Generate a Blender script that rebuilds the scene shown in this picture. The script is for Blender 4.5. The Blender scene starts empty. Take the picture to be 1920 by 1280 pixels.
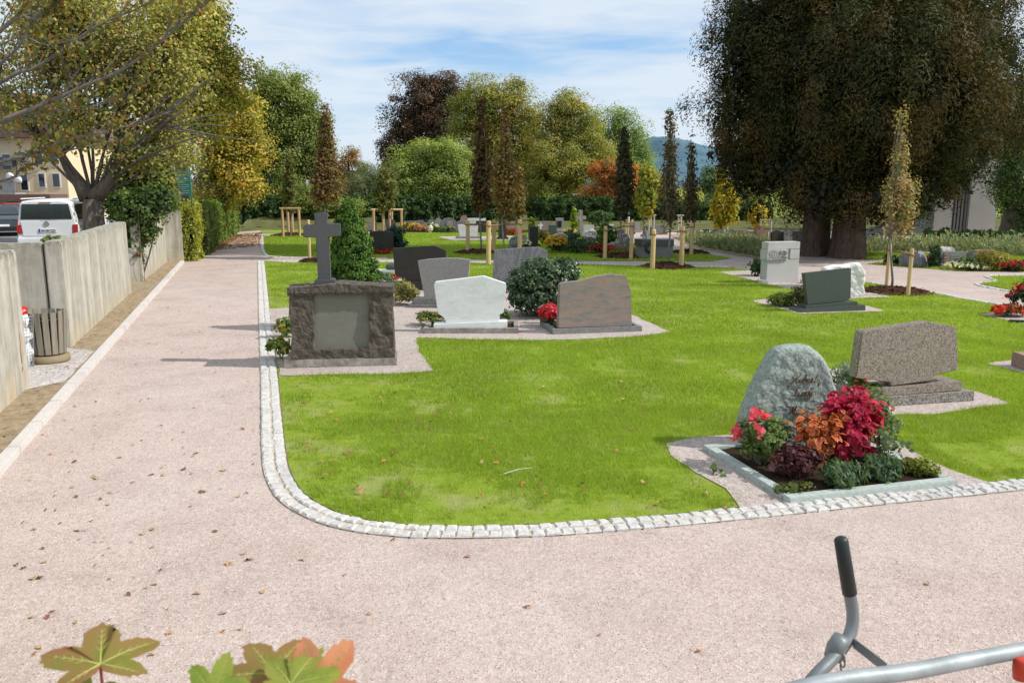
import bpy, bmesh, math, random
import numpy as np
from mathutils import Vector, noise as mnoise
PI = math.pi
R = math.radians
random.seed(5)
rng = np.random.default_rng(5)
SC = bpy.context.scene
COL = SC.collection

# ------------------------------------------------------------------ camera
H = 2.8
FPX = 1580.0
TILT = R(10.58)
CT, ST = math.cos(TILT), math.sin(TILT)
cd = bpy.data.cameras.new('camera')
cam = bpy.data.objects.new('camera', cd)
COL.objects.link(cam)
cam.location = (0, 0, H)
cam.rotation_euler = (PI/2 - TILT, 0, 0)
cd.sensor_width = 36
cd.lens = FPX/1920*36
cd.clip_start = 0.05
cd.clip_end = 6000
cd.dof.use_dof = True
cd.dof.focus_distance = 14
cd.dof.aperture_fstop = 9
SC.camera = cam

def ray(px, py):
    x = (px-960)/FPX; u = -(py-640)/FPX
    return x, CT + u*ST, -ST + u*CT
def G(px, py, z=0.0):
    """ground point (x, y) seen at photo pixel"""
    x, y, d = ray(px, py)
    t = (z-H)/d
    return x*t, y*t
def W(px, py, Y):
    x, y, d = ray(px, py)
    t = Y/y
    return Vector((x*t, Y, H+d*t))
def mpp(Y, z=0.0):
    return (Y*CT + (H-z)*ST)/FPX
def gp(l, z=0.0):
    return [G(a, b, z) for a, b in l]

# ------------------------------------------------------------------ materials
def new_mat(name):
    m = bpy.data.materials.new(name); m.use_nodes = True
    nt = m.node_tree; nt.nodes.clear()
    out = nt.nodes.new('ShaderNodeOutputMaterial')
    b = nt.nodes.new('ShaderNodeBsdfPrincipled')
    nt.links.new(b.outputs[0], out.inputs[0])
    b.inputs['Specular IOR Level'].default_value = .25
    return m, nt, b, out
def N(nt, t, **kw):
    n = nt.nodes.new(t)
    for k, v in kw.items():
        if hasattr(n, k): setattr(n, k, v)
        else: n.inputs[k].default_value = v
    return n
def L(nt, a, b): nt.links.new(a, b)
def coords(nt, kind='Object', scale=(1, 1, 1)):
    tc = N(nt, 'ShaderNodeTexCoord'); mp = N(nt, 'ShaderNodeMapping')
    mp.inputs['Scale'].default_value = scale
    L(nt, tc.outputs[kind], mp.inputs[0]); return mp.outputs[0]
def ramp(nt, fac, stops, interp='LINEAR'):
    r = N(nt, 'ShaderNodeValToRGB'); cr = r.color_ramp; cr.interpolation = interp
    while len(cr.elements) < len(stops): cr.elements.new(.5)
    for e, (p, c) in zip(cr.elements, stops):
        e.position = p; e.color = (*c, 1) if len(c) == 3 else c
    L(nt, fac, r.inputs[0]); return r.outputs[0]
def mix(nt, a, b, fac, mode='MIX'):
    m = N(nt, 'ShaderNodeMix', data_type='RGBA', blend_type=mode)
    if isinstance(fac, (int, float)): m.inputs[0].default_value = fac
    else: L(nt, fac, m.inputs[0])
    for s, v in ((6, a), (7, b)):
        if isinstance(v, tuple): m.inputs[s].default_value = (*v[:3], 1)
        else: L(nt, v, m.inputs[s])
    return m.outputs[2]
def noise(nt, vec, scale, detail=4, rough=.55, dist=0):
    n = N(nt, 'ShaderNodeTexNoise'); n.inputs['Scale'].default_value = scale
    n.inputs['Detail'].default_value = detail; n.inputs['Roughness'].default_value = rough
    n.inputs['Distortion'].default_value = dist
    L(nt, vec, n.inputs['Vector']); return n.outputs['Fac']
def voro(nt, vec, scale, out='Color', rnd=1):
    n = N(nt, 'ShaderNodeTexVoronoi'); n.inputs['Scale'].default_value = scale
    n.inputs['Randomness'].default_value = rnd
    L(nt, vec, n.inputs['Vector']); return n.outputs[out]
def bump(nt, b, h, strength=.5, dist=.01, prev=None):
    n = N(nt, 'ShaderNodeBump'); n.inputs['Strength'].default_value = strength
    n.inputs['Distance'].default_value = dist
    L(nt, h, n.inputs['Height'])
    if prev is not None: L(nt, prev, n.inputs['Normal'])
    L(nt, n.outputs[0], b.inputs['Normal']); return n.outputs[0]
def bw(nt, col):
    n = N(nt, 'ShaderNodeRGBToBW'); L(nt, col, n.inputs[0]); return n.outputs[0]

def plain(name, col, rough=.6, metal=0, var=.12, scale=8, spec=.3, bmp=0):
    m, nt, b, o = new_mat(name)
    v = coords(nt)
    f = noise(nt, v, scale, 5)
    lo = tuple(c*(1-var) for c in col); hi = tuple(min(1, c*(1+var)) for c in col)
    L(nt, ramp(nt, f, [(.3, lo), (.7, hi)]), b.inputs['Base Color'])
    b.inputs['Roughness'].default_value = rough; b.inputs['Metallic'].default_value = metal
    b.inputs['Specular IOR Level'].default_value = spec
    if bmp: bump(nt, b, noise(nt, v, scale*6, 6), bmp, .01)
    return m

def gravel_mat(name, lo, mid, hi, cell=85, patch=.5, tint=(.30, .22, .19)):
    m, nt, b, o = new_mat(name)
    v = coords(nt)
    c1 = voro(nt, v, cell)
    g = bw(nt, c1)
    base = ramp(nt, g, [(.05, lo), (.22, mid), (.6, mid), (.95, hi)])
    c2 = bw(nt, voro(nt, v, cell*.37))
    base = mix(nt, base, ramp(nt, c2, [(.1, tuple(x*.8 for x in mid)), (.8, hi)]), .3)
    n1 = noise(nt, v, 1.1, 6, .62)
    base = mix(nt, base, tint, ramp(nt, n1, [(.45, (0, 0, 0)), (.78, (patch,)*3)]))
    n2 = noise(nt, v, 13, 6, .75)
    base = mix(nt, base, (.13, .095, .085), ramp(nt, n2, [(.60, (0, 0, 0)), (.72, (.5,)*3)]))
    cc = bw(nt, voro(nt, v, cell*.55)); msk = mix(nt, ramp(nt, noise(nt, v, 2.2, 7, .7, .5), [(.54, (0,)*3), (.68, (.42,)*3)]), ramp(nt, cc, [(.26, (1,)*3), (.40, (0,)*3)]), 1, 'MULTIPLY')
    base = mix(nt, base, (.12, .09, .08), msk)
    n3 = noise(nt, v, .33, 3, .5)
    base = mix(nt, base, (1, 1, 1), ramp(nt, n3, [(.35, (0, 0, 0)), (.7, (.07,)*3)]))
    L(nt, base, b.inputs['Base Color'])
    b.inputs['Roughness'].default_value = .95
    b.inputs['Specular IOR Level'].default_value = .1
    d = voro(nt, v, cell, 'Distance')
    p = bump(nt, b, d, .55, .006)
    bump(nt, b, n2, .35, .02, p)
    return m
M = {}
M['gravel'] = gravel_mat('pink gravel', (.18, .13, .11), (.445, .35, .30), (.65, .54, .48))
M['plot_gravel'] = gravel_mat('grave plot gravel', (.13, .10, .085), (.37, .30, .265), (.62, .55, .50), 60, .3)
M['coarse'] = gravel_mat('coarse gravel', (.12, .1, .09), (.40, .35, .32), (.75, .7, .66), 32, .2)

def soil_mat(name, a, b_, c, s=9, bmp=.8):
    m, nt, b, o = new_mat(name); v = coords(nt)
    f = noise(nt, v, s, 9, .72)
    L(nt, ramp(nt, f, [(.3, a), (.5, b_), (.72, c)]), b.inputs['Base Color'])
    b.inputs['Roughness'].default_value = 1; b.inputs['Specular IOR Level'].default_value = .05
    bump(nt, b, noise(nt, v, s*5, 8, .7), bmp, .03); return m
M['soil'] = soil_mat('sandy soil strip', (.20, .15, .09), (.36, .28, .18), (.50, .41, .29))
M['terrain'] = soil_mat('terrain', (.05, .055, .02), (.11, .115, .04), (.2, .17, .09), .8)
M['darksoil'] = soil_mat('grave soil', (.02, .014, .01), (.045, .03, .02), (.09, .06, .045), 20)
M['meadow'] = soil_mat('meadow', (.12, .16, .03), (.2, .23, .05), (.27, .27, .09), .6)
M['asphalt'] = soil_mat('parking asphalt', (.13, .125, .12), (.2, .19, .185), (.27, .26, .25), 3, .2)
M['hill'] = soil_mat('hazy wooded hill', (.065, .125, .17), (.09, .16, .20), (.13, .2, .235), .02, .0)  # blue distance haze is put into the hill's base colour
M['mulch'] = soil_mat('bark mulch', (.025, .012, .008), (.075, .035, .022), (.16, .085, .05), 26, 1)

def lawn_mat():
    m, nt, b, o = new_mat('lawn turf'); v = coords(nt)
    f = noise(nt, v, 6, 8, .7)
    green = ramp(nt, f, [(.3, (.14, .20, .018)), (.5, (.21, .285, .03)), (.75, (.27, .335, .05))])
    f2 = noise(nt, v, 1.3, 5, .6)
    base = mix(nt, green, (.42, .34, .22), ramp(nt, f2, [(.50, (0,)*3), (.70, (.45,)*3)]))
    L(nt, base, b.inputs['Base Color']); b.inputs['Roughness'].default_value = 1
    b.inputs['Specular IOR Level'].default_value = .05
    bump(nt, b, noise(nt, v, 60, 4), .8, .02); return m
M['lawn'] = lawn_mat()

def leaf_mat(name='foliage', trans=.38, rough=.6, gloss=.018):
    m = bpy.data.materials.new(name); m.use_nodes = True
    nt = m.node_tree; nt.nodes.clear()
    out = N(nt, 'ShaderNodeOutputMaterial')
    at = N(nt, 'ShaderNodeAttribute', attribute_name='Col')
    d = N(nt, 'ShaderNodeBsdfDiffuse'); t = N(nt, 'ShaderNodeBsdfTranslucent'); g = N(nt, 'ShaderNodeBsdfGlossy')
    g.inputs['Roughness'].default_value = rough; g.inputs['Color'].default_value = (1, 1, 1, 1)
    L(nt, at.outputs['Color'], d.inputs['Color'])
    tm = mix(nt, at.outputs['Color'], (1.35, 1.25, .55), 1, 'MULTIPLY')
    L(nt, tm, t.inputs['Color'])
    mx = N(nt, 'ShaderNodeMixShader'); mx.inputs[0].default_value = trans
    L(nt, d.outputs[0], mx.inputs[1]); L(nt, t.outputs[0], mx.inputs[2])
    m2 = N(nt, 'ShaderNodeMixShader'); m2.inputs[0].default_value = gloss
    L(nt, mx.outputs[0], m2.inputs[1]); L(nt, g.outputs[0], m2.inputs[2])
    L(nt, m2.outputs[0], out.inputs[0]); return m
M['leaf'] = leaf_mat()
M['needle'] = leaf_mat('conifer foliage', .22, .6, .015)
M['ivyleaf'] = leaf_mat('glossy ivy leaf', .12, .4, .045)
M['petal'] = leaf_mat('petal', .4, .6, .03)
M['blade'] = leaf_mat('grass blade', .42, .5, .02)

def bark_mat(name, a, b_):
    m, nt, b, o = new_mat(name); v = coords(nt, 'Object', (1, 1, .22))
    f = noise(nt, v, 14, 8, .7, .6)
    L(nt, ramp(nt, f, [(.3, a), (.7, b_)]), b.inputs['Base Color']); b.inputs['Roughness'].default_value = .95
    bump(nt, b, f, 1, .06); return m
M['bark'] = bark_mat('dark bark', (.055, .045, .036), (.23, .19, .15))
M['twig'] = bark_mat('grey green twig bark', (.13, .12, .10), (.33, .30, .25))
M['redbark'] = bark_mat('reddish conifer bark', (.05, .035, .028), (.20, .14, .11))

def concrete_mat():
    m, nt, b, o = new_mat('weathered concrete')
    tc = N(nt, 'ShaderNodeTexCoord')
    v = coords(nt); vs = coords(nt, 'Object', (1, 1, .07))
    base = ramp(nt, noise(nt, v, 3, 8, .65), [(.3, (.30, .28, .235)), (.7, (.47, .44, .37))])
    st = noise(nt, vs, 5.5, 7, .7)
    base = mix(nt, base, (.70, .66, .58), ramp(nt, st, [(.46, (0,)*3), (.68, (.6,)*3)]))
    st2 = noise(nt, vs, 3.1, 7, .75, .3)
    base = mix(nt, base, (.17, .15, .10), ramp(nt, st2, [(.48, (0,)*3), (.72, (.5,)*3)]))
    sx = N(nt, 'ShaderNodeSeparateXYZ'); L(nt, tc.outputs['Object'], sx.inputs[0])
    low = ramp(nt, sx.outputs[2], [(.0, (.9,)*3), (.55, (0,)*3)])
    st3 = ramp(nt, noise(nt, vs, 2.3, 4, .6), [(.42, (0,)*3), (.62, (.7,)*3)])
    base = mix(nt, base, (.55, .40, .19), mix(nt, low, st3, 1, 'MULTIPLY'))
    top = ramp(nt, sx.outputs[2], [(.0, (0,)*3), (.80, (0,)*3), (.93, (.8,)*3)]); mo = ramp(nt, noise(nt, v, 7, 6, .7), [(.42, (0,)*3), (.6, (1,)*3)])
    sz = N(nt, 'ShaderNodeMath', operation='MULTIPLY'); L(nt, sx.outputs[2], sz.inputs[0]); sz.inputs[1].default_value = .5
    top = ramp(nt, sz.outputs[0], [(.80, (0,)*3), (.94, (.75,)*3)])
    base = mix(nt, base, (.12, .115, .075), mix(nt, top, mo, 1, 'MULTIPLY'))
    sp = noise(nt, v, 28, 3, .6)
    base = mix(nt, base, (.75, .73, .68), ramp(nt, sp, [(.68, (0,)*3), (.71, (.8,)*3)]))
    sp2 = noise(nt, v, 40, 3, .6)
    base = mix(nt, base, (.13, .12, .09), ramp(nt, sp2, [(.66, (0,)*3), (.7, (.7,)*3)]))
    L(nt, base, b.inputs['Base Color']); b.inputs['Roughness'].default_value = .9
    bump(nt, b, noise(nt, v, 45, 6), .5, .006); return m
M['concrete'] = concrete_mat()

def stone_mat(name, cols, scale=30, rough=.7, veins=None, vscale=3, speck=None, bmp=.3, bscale=80, spec=.3, stretch=(1, 1, 1)):
    m, nt, b, o = new_mat(name); v = coords(nt, 'Object', stretch)
    f = noise(nt, v, scale, 7, .7)
    n = len(cols)
    base = ramp(nt, f, [(.3+.4*i/(n-1), c) for i, c in enumerate(cols)])
    if speck:
        c = bw(nt, voro(nt, v, speck[0]))
        base = mix(nt, base, ramp(nt, c, [(.15, speck[1]), (.4, speck[2]), (.8, speck[3])]), .8)
    if veins:
        f2 = noise(nt, v, vscale, 8, .68, 1.4)
        base = mix(nt, base, veins, ramp(nt, f2, [(.47, (0,)*3), (.50, (.7,)*3), (.54, (0,)*3)]))
    big = noise(nt, v, 1.7, 4)
    base = mix(nt, base, (.12, .11, .09), ramp(nt, big, [(.5, (0,)*3), (.8, (.25,)*3)]))
    L(nt, base, b.inputs['Base Color']); b.inputs['Roughness'].default_value = rough
    b.inputs['Specular IOR Level'].default_value = spec
    bump(nt, b, noise(nt, v, bscale, 6, .7), bmp, .01); return m
M['basalt'] = stone_mat('rock faced dark stone', [(.045, .038, .032), (.10, .083, .068), (.17, .14, .115)], 9, .9, bmp=1, bscale=35)
M['panel'] = stone_mat('smooth stone panel', [(.17, .165, .145), (.22, .21, .185)], 2, .75, bmp=.1)
M['plinth'] = stone_mat('weathered plinth stone', [(.13, .12, .10), (.30, .27, .24), (.42, .39, .36)], 6, .85, bmp=.6)
M['crossgrey'] = stone_mat('grey cross granite', [(.055, .055, .06), (.12, .12, .125)], 60, .6)
M['marble'] = stone_mat('white marble', [(.79, .79, .78), (.88, .88, .87)], 3, .45, veins=(.68, .72, .73), vscale=1.6, bmp=.05, stretch=(1, 1, 2.2))
M['roughwhite'] = stone_mat('rough white stone', [(.62, .60, .56), (.84, .83, .80)], 6, .8, bmp=1, bscale=14)
M['gneiss'] = stone_mat('blue and rust banded gneiss', [(.13, .14, .15), (.20, .195, .19), (.30, .215, .175), (.19, .185, .185)], 2.6, .5, speck=None, bmp=.1, stretch=(1, 1, 4.2), veins=(.34, .23, .18), vscale=1.6)
M['brown'] = stone_mat('brown speckled granite', [(.14, .11, .09), (.28, .22, .18)], 40, .4, speck=(80, (.07, .06, .05), (.25, .20, .165), (.42, .35, .30)), bmp=.05, spec=.5)
M['brownrough'] = stone_mat('brown granite rock face', [(.12, .10, .09), (.28, .24, .21)], 30, .9, speck=(70, (.05, .045, .04), (.2, .18, .16), (.42, .38, .34)), bmp=1, bscale=30)
M['greengrey'] = stone_mat('pale green rough stone', [(.16, .20, .175), (.27, .32, .285), (.43, .48, .43)], 26, .85, bmp=1, bscale=34)
M['greenkerb'] = stone_mat('pale green kerb stone', [(.33, .38, .35), (.50, .55, .51)], 22, .6, bmp=.3)
M['darkstone'] = stone_mat('dark stone', [(.028, .026, .022), (.055, .05, .042)], 25, .5, bmp=.1)
M['dkgreen'] = stone_mat('dark green granite', [(.04, .05, .045), (.085, .10, .09)], 55, .4, bmp=.1, spec=.5)
M['grey'] = stone_mat('light grey granite', [(.24, .235, .21), (.37, .365, .33)], 50, .7, bmp=.3, speck=(120, (.14, .13, .12), (.28, .27, .25), (.4, .39, .36)))
M['midgrey'] = stone_mat('mid grey stone', [(.15, .15, .145), (.26, .26, .25)], 12, .75, bmp=.4)
M['slate'] = stone_mat('streaked violet grey stone', [(.12, .12, .125), (.20, .20, .205)], 5, .6, veins=(.34, .33, .34), vscale=2.2, bmp=.2, stretch=(2.4, 1, .6))
M['carved'] = stone_mat('pale carved granite', [(.38, .37, .35), (.56, .55, .53)], 45, .8, bmp=.8)
M['reddish'] = stone_mat('reddish sandstone', [(.24, .14, .11), (.38, .24, .19)], 12, .85, bmp=.5)
M['palegreen'] = stone_mat('pale stone', [(.50, .52, .50), (.66, .67, .65)], 5, .6, bmp=.1)
M['rockpatch'] = stone_mat('patched rock', [(.05, .05, .05), (.22, .21, .2), (.5, .48, .45)], 5, .9, bmp=1, bscale=20)
M['cobble'] = stone_mat('granite setts', [(.36, .35, .33), (.56, .54, .51), (.70, .68, .64)], 18, .85, bmp=.9, bscale=45)
M['mortar'] = stone_mat('sandy mortar', [(.45, .38, .30), (.62, .54, .44)], 30, .95, bmp=.5)
M['kerb'] = stone_mat('pale granite kerb', [(.50, .46, .43), (.70, .66, .62)], 35, .8, bmp=.5)
M['wood'] = stone_mat('fresh peeled wood', [(.50, .34, .16), (.68, .50, .26)], 5, .75, bmp=.2, stretch=(2, 2, .2))
M['wood2'] = stone_mat('orange peeled wood', [(.42, .25, .13), (.58, .38, .22)], 5, .75, bmp=.2, stretch=(2, 2, .2))
M['slat'] = stone_mat('weathered bin slats', [(.17, .145, .11), (.34, .30, .23)], 5, .85, bmp=.4, stretch=(3, 3, .25))
M['rope'] = plain('coir rope', (.26, .15, .06), .9, bmp=.5, scale=40)
M['binbase'] = plain('brown bin base', (.24, .19, .11), .7, bmp=.2)
M['galv'] = plain('galvanised steel', (.30, .325, .33), .55, .25, .25, 9, .5, .08)
M['galvd'] = plain('dull galvanised steel', (.20, .215, .22), .5, .4, .15, 9, .5, .1)
M['grip'] = plain('black rubber grip', (.018, .022, .02), .45, spec=.4)
M['redplastic'] = plain('red plastic', (.5, .045, .02), .4)
M['red'] = plain('red paint', (.5, .02, .015), .3, spec=.5)
M['white'] = plain('white car paint', (.80, .80, .81), .28, var=.02, spec=.5)
M['whitewall'] = plain('white render', (.62, .60, .55), .8)
M['whiteplastic'] = plain('white plastic', (.75, .75, .75), .5)
M['glass'] = plain('dark tinted glass', (.018, .026, .03), .08, var=.4, scale=2, spec=.9)
M['black'] = plain('black plastic', (.02, .02, .02), .5)
M['darkcar'] = plain('dark blue grey paint', (.06, .07, .085), .25, spec=.6)
M['silver'] = plain('silver paint', (.42, .44, .46), .3, .4, .05)
M['tail'] = plain('red tail lamp', (.42, .01, .012), .2, spec=.7)
M['plateblue'] = plain('plate blue', (.01, .08, .5), .4)
M['yellowwall'] = plain('yellow render', (.76, .62, .40), .9, var=.06, scale=.7)
M['rooftile'] = plain('brown roof tiles', (.16, .10, .085), .9, var=.25, scale=12, bmp=.5)
M['greybldg'] = plain('pale grey plaster', (.34, .335, .31), .9, var=.06, scale=1)
M['signgreen'] = plain('green board', (.02, .13, .10), .6)
M['bronze'] = plain('bronze lettering', (.13, .055, .02), .4, .5, .3, 60)
M['shirt'] = plain('teal plastic', (.05, .35, .25), .5)
M['brass'] = plain('grey metal lantern', (.18, .18, .17), .4, .5)

# ------------------------------------------------------------------ object helpers
def tag(o, label=None, cat=None, group=None, kind=None):
    if label: o['label'] = label
    if cat: o['category'] = cat
    if group: o['group'] = group
    if kind: o['kind'] = kind
    return o
def empty(name, loc, rz=0, label=None, cat=None, group=None):
    o = bpy.data.objects.new(name, None); COL.objects.link(o)
    o.empty_display_size = .2
    o.location = loc; o.rotation_euler = (0, 0, rz)
    return tag(o, label, cat, group)

class MB:
    def __init__(s): s.v = []; s.f = []; s.mi = []
    def add(s, vs, fs, mi=0):
        k = len(s.v); s.v += [tuple(p) for p in vs]
        for f in fs: s.f.append(tuple(k+i for i in f)); s.mi.append(mi)
    def box(s, x0, x1, y0, y1, z0, z1, mi=0):
        s.add([(x0, y0, z0), (x1, y0, z0), (x1, y1, z0), (x0, y1, z0), (x0, y0, z1), (x1, y0, z1), (x1, y1, z1), (x0, y1, z1)],
              [(0, 3, 2, 1), (4, 5, 6, 7), (0, 1, 5, 4), (1, 2, 6, 5), (2, 3, 7, 6), (3, 0, 4, 7)], mi); return s
    def prism(s, prof, y0, y1, mi=0):          # prof in xz, counter-clockwise seen from -y
        n = len(prof)
        s.add([(x, y0, z) for x, z in prof]+[(x, y1, z) for x, z in prof],
              [tuple(range(n)), tuple(range(2*n-1, n-1, -1))]+[(i, i+n, (i+1) % n+n, (i+1) % n) for i in range(n)], mi); return s
    def prismz(s, poly, z0, z1, mi=0):
        n = len(poly)
        s.add([(x, y, z0) for x, y in poly]+[(x, y, z1) for x, y in poly],
              [tuple(range(n-1, -1, -1)), tuple(range(n, 2*n))]+[(i, (i+1) % n, (i+1) % n+n, i+n) for i in range(n)], mi); return s
    def tube(s, pts, rad, n=8, mi=0, cap=True):
        pts = [Vector(p) for p in pts]; k = len(pts)
        if not hasattr(rad, '__len__'): rad = [rad]*k
        vs = []; a = None
        for i, p in enumerate(pts):
            d = (pts[min(i+1, k-1)]-pts[max(i-1, 0)])
            if d.length < 1e-9: d = Vector((0, 0, 1))
            d.normalize()
            if a is None: a = d.orthogonal().normalized()
            else:
                a = a-d*a.dot(d)
                a = a.normalized() if a.length > 1e-6 else d.orthogonal().normalized()
            b = d.cross(a)
            for j in range(n):
                t = 2*PI*j/n; vs.append(p+(a*math.cos(t)+b*math.sin(t))*rad[i])
        fs = [(i*n+j, i*n+(j+1) % n, (i+1)*n+(j+1) % n, (i+1)*n+j) for i in range(k-1) for j in range(n)]
        if cap: fs += [tuple(range(n-1, -1, -1)), tuple(range((k-1)*n, k*n))]
        s.add(vs, fs, mi); return s
    def lathe(s, prof, c=(0, 0, 0), n=20, mi=0):
        vs = [(c[0]+r*math.cos(2*PI*j/n), c[1]+r*math.sin(2*PI*j/n), c[2]+z) for r, z in prof for j in range(n)]
        k = len(prof)
        fs = [(i*n+j, i*n+(j+1) % n, (i+1)*n+(j+1) % n, (i+1)*n+j) for i in range(k-1) for j in range(n)]
        fs += [tuple(range(n-1, -1, -1)), tuple(range((k-1)*n, k*n))]
        s.add(vs, fs, mi); return s
    def rough_box(s, x0, x1, y0, y1, z0, z1, step=.05, amp=.02, freq=6, seed=0, mi=0):
        lo = (x0, y0, z0); hi = (x1, y1, z1)
        for ax in range(3):
            u, w = (ax+1) % 3, (ax+2) % 3
            nu = max(1, int((hi[u]-lo[u])/step)); nw = max(1, int((hi[w]-lo[w])/step))
            for side in (0, 1):
                vs = []
                for i in range(nu+1):
                    for j in range(nw+1):
                        p = [0, 0, 0]
                        p[ax] = (lo, hi)[side][ax]
                        p[u] = lo[u]+(hi[u]-lo[u])*i/nu; p[w] = lo[w]+(hi[w]-lo[w])*j/nw
                        q = Vector(p)*freq+Vector((seed*7.3, seed*3.1, 0))
                        d = mnoise.noise_vector(q)*amp+mnoise.noise_vector(q*3.1)*amp*.45
                        vs.append(Vector(p)+d)
                fs = []
                for i in range(nu):
                    for j in range(nw):
                        a = i*(nw+1)+j; q = (a, a+nw+1, a+nw+2, a+1)
                        fs.append(q if side else q[::-1])
                s.add(vs, fs, mi)
        return s
    def build(s, name, mats, parent=None, smooth=False, bevel=0):
        if not isinstance(mats, (list, tuple)): mats = [mats]
        me = bpy.data.meshes.new(name); me.from_pydata(s.v, [], s.f)
        for m in mats: me.materials.append(m)
        me.polygons.foreach_set('material_index', s.mi)
        me.polygons.foreach_set('use_smooth', [bool(smooth)]*len(s.f))
        if bevel:
            bm = bmesh.new(); bm.from_mesh(me)
            es = [e for e in bm.edges if len(e.link_faces) == 2 and e.calc_face_angle(0) > .45]
            bmesh.ops.bevel(bm, geom=es, offset=bevel, segments=2, affect='EDGES', clamp_overlap=True)
            bm.to_mesh(me); bm.free()
        me.update()
        o = bpy.data.objects.new(name, me); COL.objects.link(o)
        if parent: o.parent = parent
        return o

def np_mesh(name, verts, faces, cols, mat, parent=None):
    """verts (n,3); faces (m,k) all the same size; cols (m,3)"""
    me = bpy.data.meshes.new(name)
    n, (m, k) = len(verts), faces.shape
    me.vertices.add(n); me.vertices.foreach_set('co', verts.astype(np.float32).ravel())
    me.loops.add(m*k); me.loops.foreach_set('vertex_index', faces.astype(np.int32).ravel())
    me.polygons.add(m); me.polygons.foreach_set('loop_start', np.arange(0, m*k, k, dtype=np.int32))
    me.polygons.foreach_set('loop_total', np.full(m, k, dtype=np.int32))
    me.update(calc_edges=True)
    a = me.attributes.new('Col', 'FLOAT_COLOR', 'FACE')
    c4 = np.ones((m, 4), dtype=np.float32); c4[:, :3] = cols
    a.data.foreach_set('color', c4.ravel())
    me.materials.append(mat)
    o = bpy.data.objects.new(name, me); COL.objects.link(o)
    if parent: o.parent = parent
    return o

# leaf templates: (verts (k,3) along x, faces, colour class per face)
TPL = {
 'diamond': (np.array([(0, 0, 0), (.45, -.36, .06), (1, 0, -.03), (.45, .36, .06)]), np.array([(0, 1, 2, 3)]), [0]),
 'needle': (np.array([(0, -.10, 0), (.6, -.14, .03), (1, 0, 0), (.6, .14, .03)]), np.array([(0, 1, 2, 3)]), [0]),
 'spray': (np.array([(0, 0, 0), (.5, -.28, 0), (1, 0, -.12), (.5, .28, 0)]), np.array([(0, 1, 2, 3)]), [0]),
 'ovate': (np.array([(0, 0, 0), (.3, -.30, .07), (.7, -.22, .04), (1, 0, -.10), (.7, .22, .04), (.3, .30, .07), (.35, 0, 0), (.7, 0, -.02)]),
           np.array([(0, 1, 6, 6), (1, 2, 7, 6), (2, 3, 7, 7), (3, 4, 7, 7), (4, 5, 6, 7), (5, 0, 6, 6)])[:, [0, 1, 2, 3]], [0]*6),
}
def unit(a): return a/np.maximum(1e-9, np.linalg.norm(a, axis=1, keepdims=True))
def leaves(P, Nrm, size, cols, tpl='diamond', D=None, edge=None):
    """returns verts, faces, cols for leaves at P with normal Nrm"""
    T, F, _ = TPL[tpl]; n = len(P)
    Nn = unit(Nrm)
    if D is None: D = rng.normal(size=(n, 3))
    D = unit(D-Nn*np.sum(D*Nn, axis=1, keepdims=True)); B = np.cross(Nn, D)
    s = np.asarray(size).reshape(-1, 1, 1) if np.ndim(size) else np.full((n, 1, 1), size)
    V = (T[None, :, 0:1]*D[:, None]+T[None, :, 1:2]*B[:, None]+T[None, :, 2:3]*Nn[:, None])*s+P[:, None]-D[:, None]*s*.5
    k = len(T)
    if tpl == 'ovate':
        F = np.array([(0, 1, 7, 5), (1, 2, 3, 7), (5, 7, 3, 4)])
        T2 = None
    FF = (F[None]+(np.arange(n)*k)[:, None, None]).reshape(-1, F.shape[1])
    CC = np.repeat(cols, len(F), axis=0)
    if edge is not None and tpl == 'ovate':
        CC = CC.reshape(n, 3, 3); CC[:, 1] = edge; CC[:, 2] = edge*.9; CC = CC.reshape(-1, 3)
    return V.reshape(-1, 3), FF, CC
def pal_pick(pal, n):
    w = np.array([p[1] for p in pal], float); w /= w.sum()
    c = np.array([p[0] for p in pal])
    i = rng.choice(len(pal), n, p=w); j = rng.choice(len(pal), n, p=w)
    t = rng.random((n, 1))*.5
    return c[i]*(1-t)+c[j]*t
def sph(n):
    return unit(rng.normal(size=(n, 3)))
def vnoise(P, f, seed=0):
    return np.array([mnoise.noise(Vector((p[0]*f+seed, p[1]*f, p[2]*f))) for p in P])

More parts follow.
